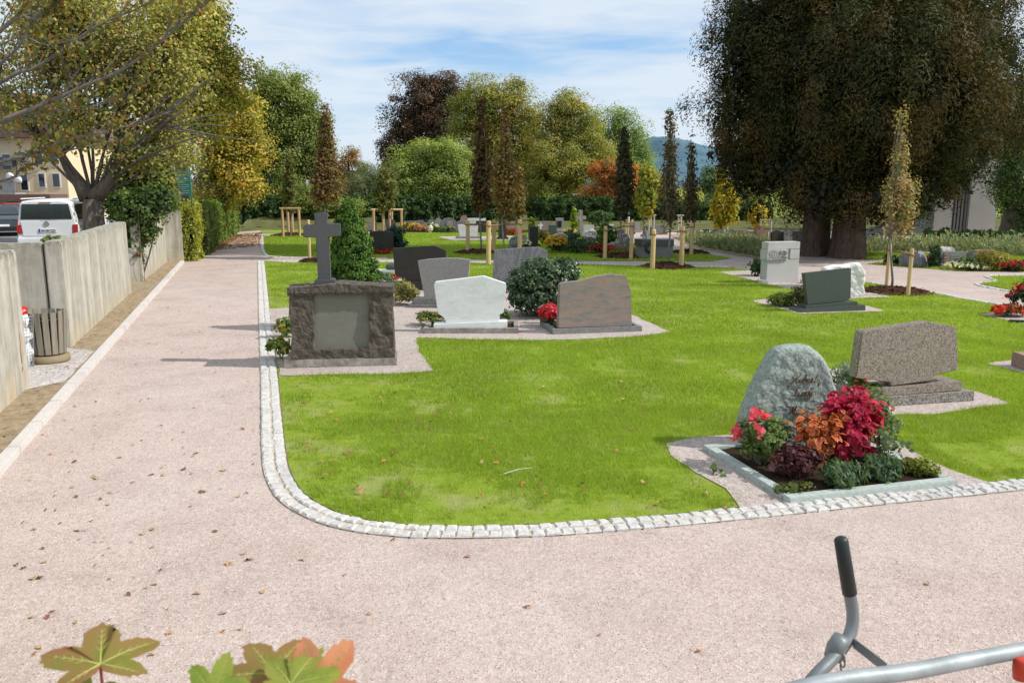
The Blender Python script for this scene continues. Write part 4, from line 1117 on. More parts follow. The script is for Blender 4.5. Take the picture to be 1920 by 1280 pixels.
# ivy bush
k5 = mpp(17.6)
IV = [((.018, .045, .014), 4), ((.045, .085, .028), 3), ((.09, .14, .05), 1), ((.16, .20, .12), 1)]
def shrub(name, label, cat, Y, lobes, n, leaf, clump, pal, zb=0., mat='leaf', tpl='diamond', up=.35, group=None, rad_pow=.3, perclump=30, stems=10, droop=None, vert=.8, depth=.85, lowcut=.02, outb=.7, stemr=.02, base=None):
    pal = [(tuple(min(.9, v_*1.35) for v_ in c_), w_) for c_, w_ in pal]; clump *= .85
    k = mpp(Y); x0 = W(base or lobes[0][0], 400, Y).x; e = empty(name, (x0, Y, zb), 0, label, cat, group); L3 = []
    for (px, py, rx, ry) in lobes:
        c = W(px, py, Y); L3.append(((c.x-x0, random.uniform(-.1, .1)*rx*k, c.z-zb), (rx*k, rx*k*depth, ry*k)))
    V, F, K, CC = clump_cloud(L3, n, clump, leaf, pal, tpl, up, vert, rad_pow, droop=droop, perclump=perclump, outb=outb, lowcut=lowcut, irr=.2)
    V[:, 2] = np.maximum(V[:, 2], .005)
    if stems:
        mb = MB()
        for i in rng.choice(len(CC), min(stems, len(CC)), replace=False):
            q = curved((random.uniform(-.1, .1), random.uniform(-.1, .1), -.05), CC[i], .12, 5)
            mb.tube(q, [stemr, stemr*.8, stemr*.6, stemr*.4, stemr*.2], 5)
        mb.build('stem', M['bark'], e)
    np_mesh('foliage', V, F, K, M[mat], e); return e
shrub('ivy_bush', 'dense dark ivy bush between the streaked grey and the rust banded headstones', 'bush', 17.9, [(1018, 532, 62, 46), (1050, 522, 40, 34), (985, 545, 38, 34), (1020, 562, 70, 24)], 17000, .068, .17, IV, mat='ivyleaf', up=.25)
# thuja behind monument
THU = [((.045, .10, .010), 4), ((.08, .15, .016), 3), ((.015, .04, .008), 2)]
shrub('thuja', 'bright green conical thuja behind the stone cross', 'conifer', 16.2, [(653, 400, 7, 22), (655, 430, 22, 32), (658, 470, 36, 42), (662, 520, 44, 48), (662, 565, 45, 42)], 95000, .055, .11, THU, mat='needle', tpl='spray', up=.1, droop=.9, outb=.9, rad_pow=.2, perclump=60)

#PART3
# ------------------------------------------------------------------ staked young trees
def stake_frame(label, posts, rails, rad=.062, mat='wood', rope=True, rz_=.16, group='stake frames of the young trees', trunk=None, top=False):
    """posts: (px, py_base, py_top)"""
    P = []
    for (px, pb, pt) in posts:
        x_, y_ = G(px, pb); P.append((x_, y_, W(px, pt, y_).z))
    cx = sum(p[0] for p in P)/len(P); cy = sum(p[1] for p in P)/len(P)
    e = empty('tree_stakes', (cx, cy, 0), 0, label, 'tree stakes', group)
    for p in P:
        mb = MB(); q = (p[0]-cx, p[1]-cy)
        mb.tube([(q[0], q[1], -.1), (q[0]+.01, q[1], p[2]-.03), (q[0]+.01, q[1], p[2])], [rad, rad*.95, rad*.75], 10); mb.build('stake', M[mat], e, False)
    for (i, j) in rails:
        a = Vector((P[i][0]-cx, P[i][1]-cy, P[i][2]-(.0 if top else rz_))); b = Vector((P[j][0]-cx, P[j][1]-cy, P[j][2]-(.0 if top else rz_)))
        mb = MB()
        if top:
            d = (b-a).normalized()*.12; mb.tube([a-d, b+d], rad*.8, 8); mb.build('rail', M[mat], e)
        else:
            m = a.lerp(b, .5); m.z -= .05
            if trunk is not None: m = Vector((trunk[0]-cx, trunk[1]-cy, (a.z+b.z)/2-.03))
            mb.tube([a, a.lerp(m, .5)-Vector((0, 0, .015)), m, m.lerp(b, .5)-Vector((0, 0, .015)), b], .026, 6)
            for q in (a, b): mb.tube([q+Vector((math.cos(t)*rad*1.15, math.sin(t)*rad*1.15, .02*math.sin(2*t))) for t in [k*PI/4 for k in range(9)]], .024, 6)
            mb.tube([m+Vector((math.cos(t)*.05, math.sin(t)*.05, 0)) for t in [k*PI/4 for k in range(9)]], .022, 6)
            mb.build('rope_tie', M['rope'], e)
    return e
def mulch(label, px, py, r, h=.13):
    x_, y_ = G(px, py); mb = MB(); n = 34; rings = 9; vs = []
    for i in range(rings+1):
        a = i/rings
        for j in range(n):
            t = 2*PI*j/n; rr = r*a*(1+.14*mnoise.noise(Vector((math.cos(t)*1.5+px, math.sin(t)*1.5, 0))))
            z_ = h*(1-a**2.4)+.012*random.uniform(-1, 1)*(a < 1)+.003
            vs.append((rr*math.cos(t), rr*math.sin(t), z_))
    mb.add(vs, [(i*n+j, (i+1)*n+j, (i+1)*n+(j+1) % n, i*n+(j+1) % n) for i in range(rings) for j in range(n)])
    for k in range(240):
        t = random.random()*2*PI; a = random.random()**.6*1.06; rr = r*a; z_ = max(.004, h*(1-a**2.4))+.012; l = random.uniform(.02, .05)*(1.5 if px else 1); b = random.random()*PI
        c_ = Vector((rr*math.cos(t), rr*math.sin(t), z_)); d = Vector((math.cos(b), math.sin(b), random.uniform(-.5, .5)))*l; s_ = Vector((-math.sin(b), math.cos(b), random.uniform(-.3, .3)))*l*.4
        mb.add([c_-d-s_, c_+d-s_, c_+d+s_, c_-d+s_], [(0, 1, 2, 3)])
    o = mb.build('mulch_ring', M['mulch']); o.location = (x_, y_, .005)
    return tag(o, label, 'mulch', 'mulch rings around the young trees')

def young(label, px, yt, yc, yb, hw, pal, n, name='hornbeam_sapling', leaf=.10, shape=(.25, .45, .62, .8, 1.0, .8), tr=.035, group='young columnar trees', nb=9, clump=.30, Y=None, lean=0, cat='young tree'):
    Y = Y or G(px, yb)[1]; k = len(shape); L_ = []
    for i, s_ in enumerate(shape):
        t = (i+.5)/k; y_ = yt+(yc-yt)*t; L_.append((px+lean*(1-t), y_, hw*s_*.66, (yc-yt)/k*.8))
    return tree(name, label, Y, L_, px, tr, pal, int(n*.62), leaf*.9, clump*.75, group, cat, fork=max(.8, W(px, yc, Y).z-.2), up=.15, vert=1.6, nb=nb, perclump=18, droop=None, depth=1, rad_pow=.6, bark='twig', yoff=[0]*k, br=2.2, cmul=1.5)
BRN = [((.095, .058, .022), 3), ((.14, .085, .03), 3), ((.08, .08, .028), 3), ((.20, .14, .04), 1)]
ORB = [((.15, .085, .025), 3), ((.11, .075, .025), 2), ((.12, .115, .035), 2)]
DRK = [((.03, .035, .018), 4), ((.055, .055, .025), 2), ((.10, .07, .03), 1)]
OLV = [((.09, .10, .025), 3), ((.13, .13, .035), 2), ((.06, .07, .02), 2)]
YEL = [((.30, .25, .025), 3), ((.22, .24, .03), 3), ((.40, .27, .03), 1)]
MIX = [((.16, .15, .06), 3), ((.26, .17, .09), 3), ((.12, .15, .05), 3), ((.42, .32, .22), 2)]
young('tall reddish brown columnar hornbeam behind the stone cross', 611, 205, 374, 486, 34, BRN, 12000, shape=(.12, .35, .5, .6, .75, 1.0, 1.35, 1.3), leaf=.12)
young('narrow pale green young tree over the square stake frame left of the cross', 543, 290, 395, 443, 20, OLV, 3500, leaf=.16, tr=.04)
young('bushy olive young tree over the stake frame behind the thuja', 722, 305, 392, 440, 34, OLV, 5000, leaf=.16, tr=.04, shape=(.4, .75, .95, 1.0, .8))
young('dark brown columnar tree left of the orange brown one in the centre', 902, 195, 390, 471, 24, [((.075, .045, .02), 3), ((.12, .07, .02), 2), ((.05, .045, .018), 2)], 7500, leaf=.15, shape=(.25, .4, .6, .75, 1.0, 1.25, 1.2))
young('orange brown slender columnar tree in the centre of the lawn', 946, 190, 405, 487, 33, ORB, 9000, shape=(.15, .25, .32, .45, .9, 1.1, .95, .6), leaf=.12)
young('thin sparse brownish tree right of the orange brown column', 972, 318, 412, 452, 14, ORB, 2000, leaf=.17, shape=(.3, .6, 1, .9))
young('very dark narrow tree in the middle of the lawn before the orange tree', 1170, 250, 405, 476, 27, DRK, 9000, leaf=.13, shape=(.28, .42, .6, .9, 1.0, .85, .7))
young('tall dark thin tree before the hazy hill with the nearest stake pair', 1256, 216, 415, 497, 24, [((.05, .045, .03), 3), ((.09, .065, .035), 2), ((.12, .12, .04), 1)], 4200, leaf=.11, shape=(.3, .5, .65, .85, .95, 1.2, 1.1, .9), nb=12)
young('dark thin tree just right of the tallest thin one, before the hill', 1296, 250, 415, 471, 20, [((.05, .045, .03), 3), ((.10, .08, .035), 2), ((.14, .12, .04), 1)], 3300, leaf=.12, shape=(.25, .45, .6, .7, 1.1, 1.2, 1.0), nb=12)
young('small bright yellow green pyramid shaped tree left of the giant conifer', 1356, 306, 420, 448, 40, YEL, 7000, leaf=.2, shape=(.15, .4, .6, .85, 1.0, .8), tr=.06, name='young_maple')
young('yellow green round young tree with bare pink trunk left of the hill', 1213, 325, 405, 452, 32, [((.20, .22, .03), 3), ((.28, .22, .03), 1), ((.14, .17, .03), 2)], 4500, leaf=.2, shape=(.5, .8, 1.0, .9, .6), tr=.05, name='young_maple')
young('low yellow leaved small tree beside the giant conifer', 1422, 392, 420, 445, 30, YEL, 2200, leaf=.2, shape=(.6, 1, .8), tr=.05, name='young_maple')
young('slender young tree with reddish and green leaves in front of the giant conifer', 1684, 205, 432, 541, 50, MIX, 6500, leaf=.08, shape=(.16, .22, .30, .38, .5, .95, 1.05, .8), tr=.03, nb=16, lean=6, clump=.26)

tk = lambda px, py: G(px, py)
stake_frame('single orange wood stake with rope left of the stone cross', [(581, 490, 412), (642, 488, 416)], [(0, 1)], .055, 'wood', trunk=tk(611, 486))
mulch('mulch heap at the foot of the stake beside the stone cross', 598, 490, .75)
stake_frame('square peeled wood frame on the small lawn left of the cross', [(531, 444, 391), (562, 444, 391), (541, 437, 390), (549, 441, 390)], [(0, 1), (0, 2)], .075, 'wood2', top=True)
mulch('mulch patch under the square wooden frame left of the cross', 546, 441, 1.1)
stake_frame('wide peeled wood frame with flat top rail behind the thuja', [(701, 436, 393), (753, 434, 393), (719, 440, 393), (731, 434, 393), (735, 431, 393)], [(0, 1)], .075, 'wood2', top=True)
stake_frame('stake pair with a rope beside the dark brown columnar tree', [(877, 474, 414), (926, 470, 412)], [(0, 1)], .085, 'wood', trunk=tk(902, 471))
mulch('mulch ring of the dark brown columnar tree', 893, 474, .95)
stake_frame('pale stake pair in front of the orange brown column, behind the slate stone', [(916, 497, 414), (974, 488, 412)], [(0, 1)], .085, 'wood', trunk=tk(946, 487))
stake_frame('two close short stakes far behind the orange brown column', [(970, 447, 406), (975, 446, 405)], [(0, 1)], .07, 'wood2')
stake_frame('stake pair with a slanting left post at the very dark narrow tree', [(1134, 485, 424), (1183, 486, 416)], [(0, 1)], .08, 'wood', trunk=tk(1170, 476))
mulch('dark mulch ring of the very dark narrow tree', 1160, 482, .95)
stake_frame('two thin stakes beside a white post behind the very dark narrow tree', [(1173, 446, 412), (1184, 446, 412)], [(0, 1)], .07, 'wood')
stake_frame('nearest stake pair on the lawn, joined by a rope before the dark block', [(1223, 505, 430), (1277, 503, 424)], [(0, 1)], .085, 'wood', trunk=tk(1256, 497))
mulch('mulch ring of the tall thin tree before the dark block', 1250, 501, .95, .16)
stake_frame('stake pair behind the nearest one, by the pink path', [(1280, 473, 420), (1296, 478, 418)], [(0, 1)], .075, 'wood', trunk=tk(1290, 473))
mulch('mulch ring beside the pink path behind the nearest stakes', 1292, 474, .85)
stake_frame('pale square stake pair in front of the giant conifer', [(1662, 537, 458), (1702, 555, 466)], [(0, 1)], .05, 'wood', trunk=tk(1680, 541))
mulch('mulch ring of brown wood chips in front of the giant conifer', 1678, 547, .92, .11)
WH = 'whitewood'
M['whitewood'] = plain('bleached wood', (.50, .45, .38), .8)
for (lb, ps) in [('tall pale three post frame at the yellow green round tree', [(1216, 444, 405), (1225, 444, 404), (1219, 439, 405)]),
                 ('pale frame with top rail behind the nearest stake pair', [(1271, 440, 404), (1294, 440, 404), (1276, 436, 404)]),
                 ('pale two post frame behind the pink stone cross', [(1424, 447, 413), (1443, 455, 413)])]:
    stake_frame(lb, ps, [(0, 1)], .05, WH, top=True)
mb = MB(); mb.tube([(0, 0, -.1), (0, 0, 1.9)], .05, 8); o = mb.build('white_post', M['whiteplastic']); x_, y_ = G(1178, 446); o.location = (x_, y_, 0); tag(o, 'thin white post standing between two close stakes', 'post')

# ------------------------------------------------------------------ stones and flowers farther back
FG = 'headstones in the farther grave rows'
def fstone(label, pts, base, mat, th=.18, plinth=None, name='headstone', smooth=None, mat2=None, bev=.01, cat='gravestone', group=FG, rzd=8):
    xs = [p[0] for p in pts]; f = Fr((min(xs), base), (max(xs), base), 0.0, rzd)
    e = f.empty(name, label, cat, group)
    p = f.prof(pts)
    if smooth: p = smooth_prof(p, smooth)
    slab('stone', p, 0, th, mat, e, bev)
    mb = MB(); w = f.w/2+.08; mb.box(-w, w, -.12, th+.12, -.05, .12); mb.build('plinth', M[plinth or mat], e, bevel=.01)
    return e, f
def rect(x0, x1, yt, yb, slant=0): return [(x0, yb), (x1, yb), (x1, yt), (x0, yt+slant)]
def arch(x0, x1, yt, yb, k=.35):
    h = (x1-x0)*k; c = (x0+x1)/2
    return [(x0, yb), (x1, yb)]+[(c+(x1-x0)/2*math.cos(t), yt+h-h*math.sin(t)) for t in [PI*i/10 for i in range(11)]]
fstone('low dark headstone left of the rounded pine bush, behind red flowers', [(693, 470), (738, 470), (738, 436), (720, 433), (693, 434)], 470, 'darkstone', .25)
fstone('grey curved headstone behind the wide peeled wood frame', arch(722, 742, 411, 434), 434, 'midgrey')
fstone('grey headstone seen through the left of the wide peeled wood frame', arch(690, 706, 414, 434, .2), 434, 'midgrey')
fstone('wide blue grey rectangular headstone behind yellow flowers', rect(757, 794, 413, 430, 2), 431, 'slate', .2)
e, f = fstone('grey headstone of two joined discs beside white flowers', arch(801, 817, 411, 433, .5), 434, 'midgrey')
slab('disc', f.prof(arch(815, 829, 409, 433, .5)), .02, .2, 'grey', e)
e, f = fstone('broad grey round arched headstone with a lighter medallion', arch(825, 858, 408, 434, .42), 435, 'slate')
slab('medallion', f.prof([(843+6*math.cos(t), 420+6*math.sin(t)) for t in [PI*i/7 for i in range(14)]]), -.03, .0, 'grey', e, .003)
fstone('small pinkish arched stone behind the grey arches', arch(863, 877, 404, 416, .5), 419, 'reddish')
fstone('long low pale slab stone in the far row', rect(877, 911, 409, 414), 418, 'palegreen')
fstone('grey block left of the pale trapezoid headstone', rect(859, 878, 414, 426), 430, 'midgrey')
fstone('white trapezoid headstone standing alone on the far lawn', [(862, 446), (895, 446), (897, 421), (858, 421)], 448, 'palegreen', .15, 'midgrey')
fstone('dark wide headstone behind the white trapezoid one', rect(893, 916, 414, 433), 436, 'darkstone')
fstone('tall narrow black stele between the two columnar trees', [(935, 447), (950, 447), (948, 414), (936, 414)], 449, 'darkstone', .22)
fstone('long brown headstone behind the red flowers in the far row', rect(950, 973, 417, 432), 436, 'brown')
fstone('dark pedestal stone with a green plant bowl on top', rect(993, 1009, 425, 462), 463, 'darkstone', .4)
e, f = fstone('brown grey headstone with a white cross carved on it', rect(1009, 1035, 415, 432), 433, 'brown')
mb = MB(); a = f.xz(1013.5, 424)
mb.box(a[0]-.05, a[0]+.05, -.03, 0, a[1]-.25, a[1]+.2); mb.box(a[0]-.15, a[0]+.15, -.033, -.003, a[1]+.0, a[1]+.09); mb.build('carved_cross', M['whiteplastic'], e)
fstone('dark upright stone below the grey stone with a black niche', rect(1030, 1044, 422, 437), 442, 'dkgreen', .25)
e, f = fstone('grey frame stone with a black niche in the far row', rect(1043, 1057, 409, 433), 435, 'grey', .3)
slab('niche', f.prof(rect(1045, 1053, 414, 426)), -.02, .0, 'black', e, .003)
e, f = fstone('tall weathered brown stone cross in the far row', [(1086, 437), (1093, 437), (1093, 412), (1099, 412), (1099, 405), (1093, 405), (1093, 394), (1086, 394), (1086, 405), (1080, 405), (1080, 412), (1086, 412)], 440, 'plinth', .28, name='stone_cross', cat='stone cross')
fstone('pale headstone with dark lettering lines right of the tall brown cross', rect(1094, 1114, 422, 438), 441, 'carved')
fstone('pale headstone behind the round green bush', rect(1140, 1152, 421, 434), 438, 'palegreen')
def frock(label, pts, base, mat, th=.5, amp=.06, seed=1, name='rough_stone', cat='gravestone', freq=3):
    xs = [p[0] for p in pts]; f = Fr((min(xs), base), (max(xs), base), 0.0, 8); e = f.empty(name, label, cat, 'rough boulders used as gravestones')
    mb = MB(); rock(mb, smooth_prof(f.prof(pts), 5), 0, th, amp, freq, seed, .6, 10, 60); mb.build('stone', M[mat], e); return e, f
frock('rough pale rock heap right of the tall brown cross', [(1100, 449), (1122, 449), (1121, 436), (1112, 431), (1099, 434), (1095, 442)], 450, 'carved', .5, .08, 2)
frock('brown low rock with steps behind the yellow mum', [(1036, 470), (1066, 470), (1066, 442), (1050, 437), (1040, 440), (1034, 452)], 471, 'brown', .6, .05, 3)
frock('grey patched rock right of the grown over low stone', [(1098, 459), (1117, 459), (1118, 446), (1110, 442), (1097, 445)], 461, 'rockpatch', .5, .05, 5)
frock('black and white patched rock at the right foot of the slate headstone', [(958, 468), (988, 468), (988, 447), (978, 440), (964, 443), (957, 455)], 469, 'rockpatch', .6, .08, 6)
frock('layered grey rock seat behind the stakes of the very dark tree', [(1145, 468), (1182, 468), (1181, 442), (1168, 439), (1163, 454), (1147, 456)], 469, 'rockpatch', .7, .07, 8)
f = Fr((1204, 484), (1262, 482)); e = f.empty('grave_block', 'wide dark grey block with a round wreath behind the nearest stakes', 'gravestone', FG)
slab('lower_block', f.prof(rect(1204, 1262, 462, 483)), 0, .5, 'midgrey', e); slab('upper_block', f.prof(rect(1202, 1263, 449, 461.5)), -.04, .54, 'dkgreen', e)
a = f.xz(1217, 464); mb = MB(); mb.tube([(a[0]+.17*math.cos(t), -.08, a[1]+.17*math.sin(t)) for t in [2*PI*i/16 for i in range(17)]], .05, 7); mb.build('wreath', M['darkstone'], e, True)
fstone('small pale green pointed stone behind the wide dark block', [(1210, 446), (1219, 446), (1217, 434), (1213, 432)], 449, 'greengrey')
for i, (x0, x1, yt, yb, sh, mt, lb) in enumerate([
    (1190, 1200, 417, 434, 'r', 'grey', 'pale grey upright headstone between the stakes before the dark hedge'),
    (1206, 1224, 424, 442, 'a', 'midgrey', 'grey slanted headstone above the pale green pointed stone'),
    (1227, 1248, 421, 438, 'a', 'midgrey', 'wide grey arched headstone behind the nearest stakes'),
    (1280, 1316, 428, 443, 'a', 'grey', 'broad low grey headstone at the left end of the lavender row'),
    (1319, 1330, 430, 446, 'r', 'midgrey', 'narrow grey headstone behind the lavender, left of the yellow tree trunk'),
    (1333, 1360, 429, 447, 'a', 'grey', 'wide grey headstone behind the lavender at the yellow tree trunk'),
    (1362, 1378, 429, 448, 'a', 'midgrey', 'grey rounded headstone right of the yellow tree trunk'),
    (1380, 1401, 431, 449, 'r', 'reddish', 'rosy grey rectangular headstone behind the lavender'),
    (1403, 1415, 433, 450, 'r', 'midgrey', 'narrow grey headstone left of the pink stone cross'),
    (1447, 1469, 432, 455, 'a', 'darkstone', 'dark arched headstone between the pink cross and the carved block'),
    (1470, 1484, 430, 455, 'a', 'slate', 'blue grey arched headstone behind the carved block'),
    (1487, 1505, 433, 468, 'r', 'grey', 'pale grey tall headstone beside the conifer trunk'),
    (1625, 1645, 442, 462, 'r', 'slate', 'blue grey square headstone right of the giant conifer trunk'),
    (1671, 1683, 436, 458, 'r', 'reddish', 'narrow rosy pillar stone behind the young tree trunk'),
    ]):
    fstone(lb, rect(x0, x1, yt, yb) if sh == 'r' else arch(x0, x1, yt, yb, .3), yb+2, mt, .16)
fstone('pink sandstone cross behind the lavender', [(1425, 456), (1434, 456), (1434, 442), (1441, 442), (1441, 432), (1435, 432), (1434, 423), (1425, 423), (1425, 431), (1418, 431), (1418, 441), (1425, 441)], 457, 'reddish', .3, name='stone_cross', cat='stone cross')
frock('long brown rock mound at the back right of the giant conifer', [(1634, 441), (1674, 441), (1671, 429), (1655, 427), (1640, 430)], 442, 'midgrey', .9, .1, 9)
e, f = frock('dark brown boulder carrying a small white lantern', [(1702, 466), (1733, 466), (1731, 453), (1716, 449), (1704, 455)], 467, 'brown', .8, .08, 11)
o = MB().box(-.13, .13, -.13, .13, 0, .2).build('white_lantern', M['whiteplastic'], bevel=.02); o.location = (f.c[0]+.05, f.c[1]+.4, f.xz(1718, 451)[1]-.02); tag(o, 'small white lantern on the dark brown boulder', 'lantern')
f = Fr((1682, 497), (1732, 501)); e = f.empty('headstone', 'grey wedge shaped rough slab right of the stakes by the conifer', 'gravestone', FG)
mb = MB(); rock(mb, f.prof([(1683, 497), (1732, 501), (1729, 486), (1722, 471), (1704, 473), (1684, 477)]), 0, .4, .03, 3, 3, .5, 10, 60); mb.build('stone', M['slate'], e)
e, f = fstone('grey headstone with a carved side band, behind white flowers', [(1764, 499), (1811, 498), (1813, 472), (1764, 472)], 501, 'midgrey', .25)
mb = MB()
for i in range(4):
    a = f.xz(1773, 476+i*6); mb.box(a[0]-.07, a[0]+.07, -.03, 0, a[1]-.05, a[1]+.03)
mb.build('carved_band', M['reddish'], e)
mb = MB()
for i in range(3): a = f.xz(1792, 479+i*4); mb.box(a[0]-.2, a[0]+.2, -.012, 0, a[1]-.012, a[1]+.012)
mb.build('inscription_lines', M['grey'], e)
frock('pale rough stone behind the headstone with the carved side band', [(1760, 500), (1792, 500), (1792, 466), (1780, 464), (1764, 466), (1757, 482)], 492, 'carved', .4, .05, 4)
e, f = fstone('dark headstone with a pale flower relief at its left, among shrubs', arch(1832, 1879, 474, 497, .08), 498, 'darkstone', .25)
a = f.xz(1840, 486); mb = MB()
for i in range(6):
    t = i*PI/3; mb.tube([(a[0], -.03, a[1]), (a[0]+.16*math.cos(t), -.03, a[1]+.16*math.sin(t))], [.02, .045], 6)
mb.build('flower_relief', M['carved'], e)
b = f.xz(1862, 481); mb = MB(); mb.box(b[0]-.32, b[0]+.3, -.014, 0, b[1]-.02, b[1]+.012); mb.box(f.xz(1848, 485)[0]-.02, f.xz(1848, 485)[0]+.02, -.02, 0, f.xz(1848, 497)[1], f.xz(1848, 478)[1]); mb.build('inscription_lines', M['grey'], e)
fstone('rosy headstone peeking out behind the dark one with the flower relief', arch(1829, 1874, 468, 492, .08), 493, 'reddish', .2)
x_, y_ = G(1822, 498); mb = MB(); blob(mb, (0, 0, .22), (.42, .3, .25), 5, .1); o = mb.build('round_stone', M['dkgreen'], None, True); o.location = (x_, y_, 0); tag(o, 'dark rounded boulder between the two headstones at the right', 'stone')

def fl(name, label, cat, px, py, r, h, pal, fpal=None, fn=40, fs=.12, n=500, leaf=.09, tpl='diamond', up=.3):
    return plant(name, label, cat, at(px, py, .0), (r*.85, r*.7, h*.85), n, leaf, pal, tpl=tpl, clump=max(.12, r*.35), stems=0, up=up, flowers=(int(fn*.8), fs*.62, fpal, None) if fpal else None, perclump=18)
YF = [((.75, .50, .02), 3), ((.65, .35, .02), 1)]
WF = [((.8, .8, .72), 1)]
RD = [((.55, .015, .015), 3), ((.35, .01, .01), 1)]
fl('chrysanthemum', 'round yellow chrysanthemum on the far lawn right of the slate headstone', 'flowers', 1042, 474, .55, .75, G_, YF, 190, .13, 1500)
fl('flower_bed', 'yellow flowers before the wide blue grey headstone', 'flowers', 771, 434, .75, .55, G_, YF, 26, .2)
fl('flower_bed', 'pinkish red flowers right of the yellow ones in the far row', 'flowers', 789, 435, .5, .3, G_, [((.6, .12, .12), 1)], 40, .15)
fl('flower_bed', 'white flowers before the headstone of two discs', 'flowers', 812, 436, .4, .6, G_, WF, 20, .15)
fl('green_cushion', 'low olive plants before the broad round arched headstone', 'plants', 826, 436, .9, .3, G_)
fl('flower_bed', 'small orange flower light beside the broad arched headstone', 'flowers', 844, 437, .35, .45, G_, [((.6, .4, .2), 1)], 10, .12)
fl('flower_bed', 'bright red flower strip right of the black stele', 'flowers', 958, 441, .75, .32, G_, RD, 80, .17)
fl('flower_bed', 'dark red flower strip below the low dark headstone left of the lawn', 'flowers', 712, 476, .75, .2, GD, RD, 80, .12)
fl('ground_cover', 'dark low ground cover on the shaded grave in the lawn centre', 'plants', 1085, 474, 1.4, .45, GD, None, n=1500)
fl('ground_cover', 'blue green creeping conifer over the shaded grave', 'plants', 1072, 466, .6, .9, [((.03, .07, .05), 2), ((.05, .1, .07), 1)], n=900)
fl('flower_bed', 'red flowers at the foot of the round green bush', 'flowers', 1128, 476, .65, .4, GD, RD, 70, .16)
fl('round_bush', 'round leafy green bush behind the stakes of the very dark tree', 'bush', 1136, 465, .62, 1.15, [((.05, .11, .02), 3), ((.09, .16, .03), 2)], n=2200, leaf=.13)
fl('shrub', 'autumn yellow shrub beside the dark pedestal stone', 'shrub', 1016, 459, .5, .85, [((.22, .14, .03), 2), ((.1, .12, .03), 2)], n=800)
fl('shrub', 'white flowered plant between the patched rock and the pedestal', 'flowers', 984, 470, .35, .5, G_, WF, 30, .12)
fl('bowl_plant', 'green plant growing on the dark pedestal stone', 'plant', 1001, 448, .3, 1.4, [((.16, .22, .02), 2), ((.06, .1, .02), 1)], n=400)
fl('columnar_thuja', 'small bright yellow green thuja left of the tall brown cross', 'conifer', 1077, 438, .30, 1.65, [((.25, .32, .02), 3), ((.16, .22, .02), 1)], n=1500, leaf=.14)
fl('columnar_thuja', 'small yellow thuja above the dark pedestal stone', 'conifer', 997, 440, .22, 1.1, [((.25, .30, .02), 3), ((.16, .22, .02), 1)], n=700, leaf=.14)
fl('flower_bed', 'cream flowers at the foot of the bright yellow green thuja', 'flowers', 1068, 441, .5, .35, G_, [((.7, .55, .25), 1)], 40, .14)
fl('flower_bed', 'orange and green low plants right of the layered rock seat', 'plants', 1168, 478, .7, .22, [((.14, .17, .03), 2), ((.25, .13, .04), 2)], n=700)
fl('shrub', 'dark green shrub before the dark hedge, right of the tall brown cross', 'shrub', 1125, 428, 1.1, 1.2, [((.05, .1, .025), 3), ((.09, .15, .04), 2)], n=1500, leaf=.15)
fl('flower_bed', 'white flowers along the path in front of the carved band headstone', 'flowers', 1813, 506, .85, .28, G_, WF, 130, .10, 700)
fl('flower_bed', 'yellow green spiraea shrub before the dark headstone at the right', 'shrub', 1856, 507, .75, .65, [((.20, .20, .03), 3), ((.28, .22, .05), 2)], n=1700)
fl('flower_bed', 'red flowers along the path, right of the spiraea', 'flowers', 1893, 508, .65, .36, GD, RD, 120, .12, 700)
fl('flower_bed', 'red flowers at the right edge beyond the path', 'flowers', 1930, 507, .5, .36, GD, RD, 90, .12, 500)
fl('flower_bed', 'single red flower clump between the wedge slab and the dark cone', 'flowers', 1743, 499, .28, .38, G_, RD, 30, .13)
fl('dwarf_conifer', 'small dark conifer cone left of the carved band headstone', 'conifer', 1752, 502, .28, .85, GD, n=900)
fl('shrub', 'low dark shrub left of the grey wedge shaped slab', 'shrub', 1673, 496, .45, .38, GD, n=700)
# bonsai like pine at the left stone
for (px, py, r, h, lb) in [(741, 452, .62, .95, 'rounded blue green pine bush, upper cloud'), (751, 470, .42, .55, 'rounded blue green pine bush, lower right cloud'), (733, 468, .38, .45, 'rounded blue green pine bush, lower left cloud')]: pass
shrub('pine_bush', 'cloud pruned blue green pine bush beside the low dark headstone', 'conifer', 37, [(740, 440, 17, 15), (750, 459, 12, 9), (730, 456, 13, 9)], 3600, .14, .2, [((.02, .055, .04), 3), ((.04, .085, .06), 1)], mat='needle', tpl='needle', up=.4)
fl('grave_light', 'small white statue figures before the headstone of two discs', 'ornament', 807, 437, .12, .5, [((.7, .7, .68), 1)], n=200, leaf=.12)

# lavender beds (countless stems)
def bedstuff(name, poly, n, hgt, pal, label, cat, leaf=.22):
    poly = gp(poly); P = np.array(poly); x0, x1 = P[:, 0].min(), P[:, 0].max(); y0, y1 = P[:, 1].min(), P[:, 1].max()
    nn = n*4; Q = np.c_[rng.uniform(x0, x1, nn), rng.uniform(y0, y1, nn)]; Q = Q[in_poly(Q, poly)][:n]
    rows = np.floor(Q[:, 1]/.9); Q[:, 1] = rows*.9+.45+(Q[:, 1]-rows*.9-.45)*.55; Q = Q[in_poly(Q, poly)]; m = len(Q)
    h = hgt*(.25+.75*rng.random(m))*(1+.4*vnoise(np.c_[Q, np.zeros(m)], 1.3))
    PP = np.c_[Q, h*rng.random(m)]
    V, F, K = leaves(PP, rng.normal(size=(m, 3))+np.array([0, -1.2, .2]), leaf*(.6+.6*rng.random(m)), pal_pick(pal, m)*(.7+.6*rng.random((m, 1))), 'needle', rng.normal(size=(m, 3))*.35+np.array([0, 0, 1]))
    return tag(np_mesh(name, V, F, K, M['leaf']), label, cat, kind='stuff')
LAV = [((.20, .27, .13), 3), ((.28, .33, .17), 2), ((.32, .28, .2), 1)]
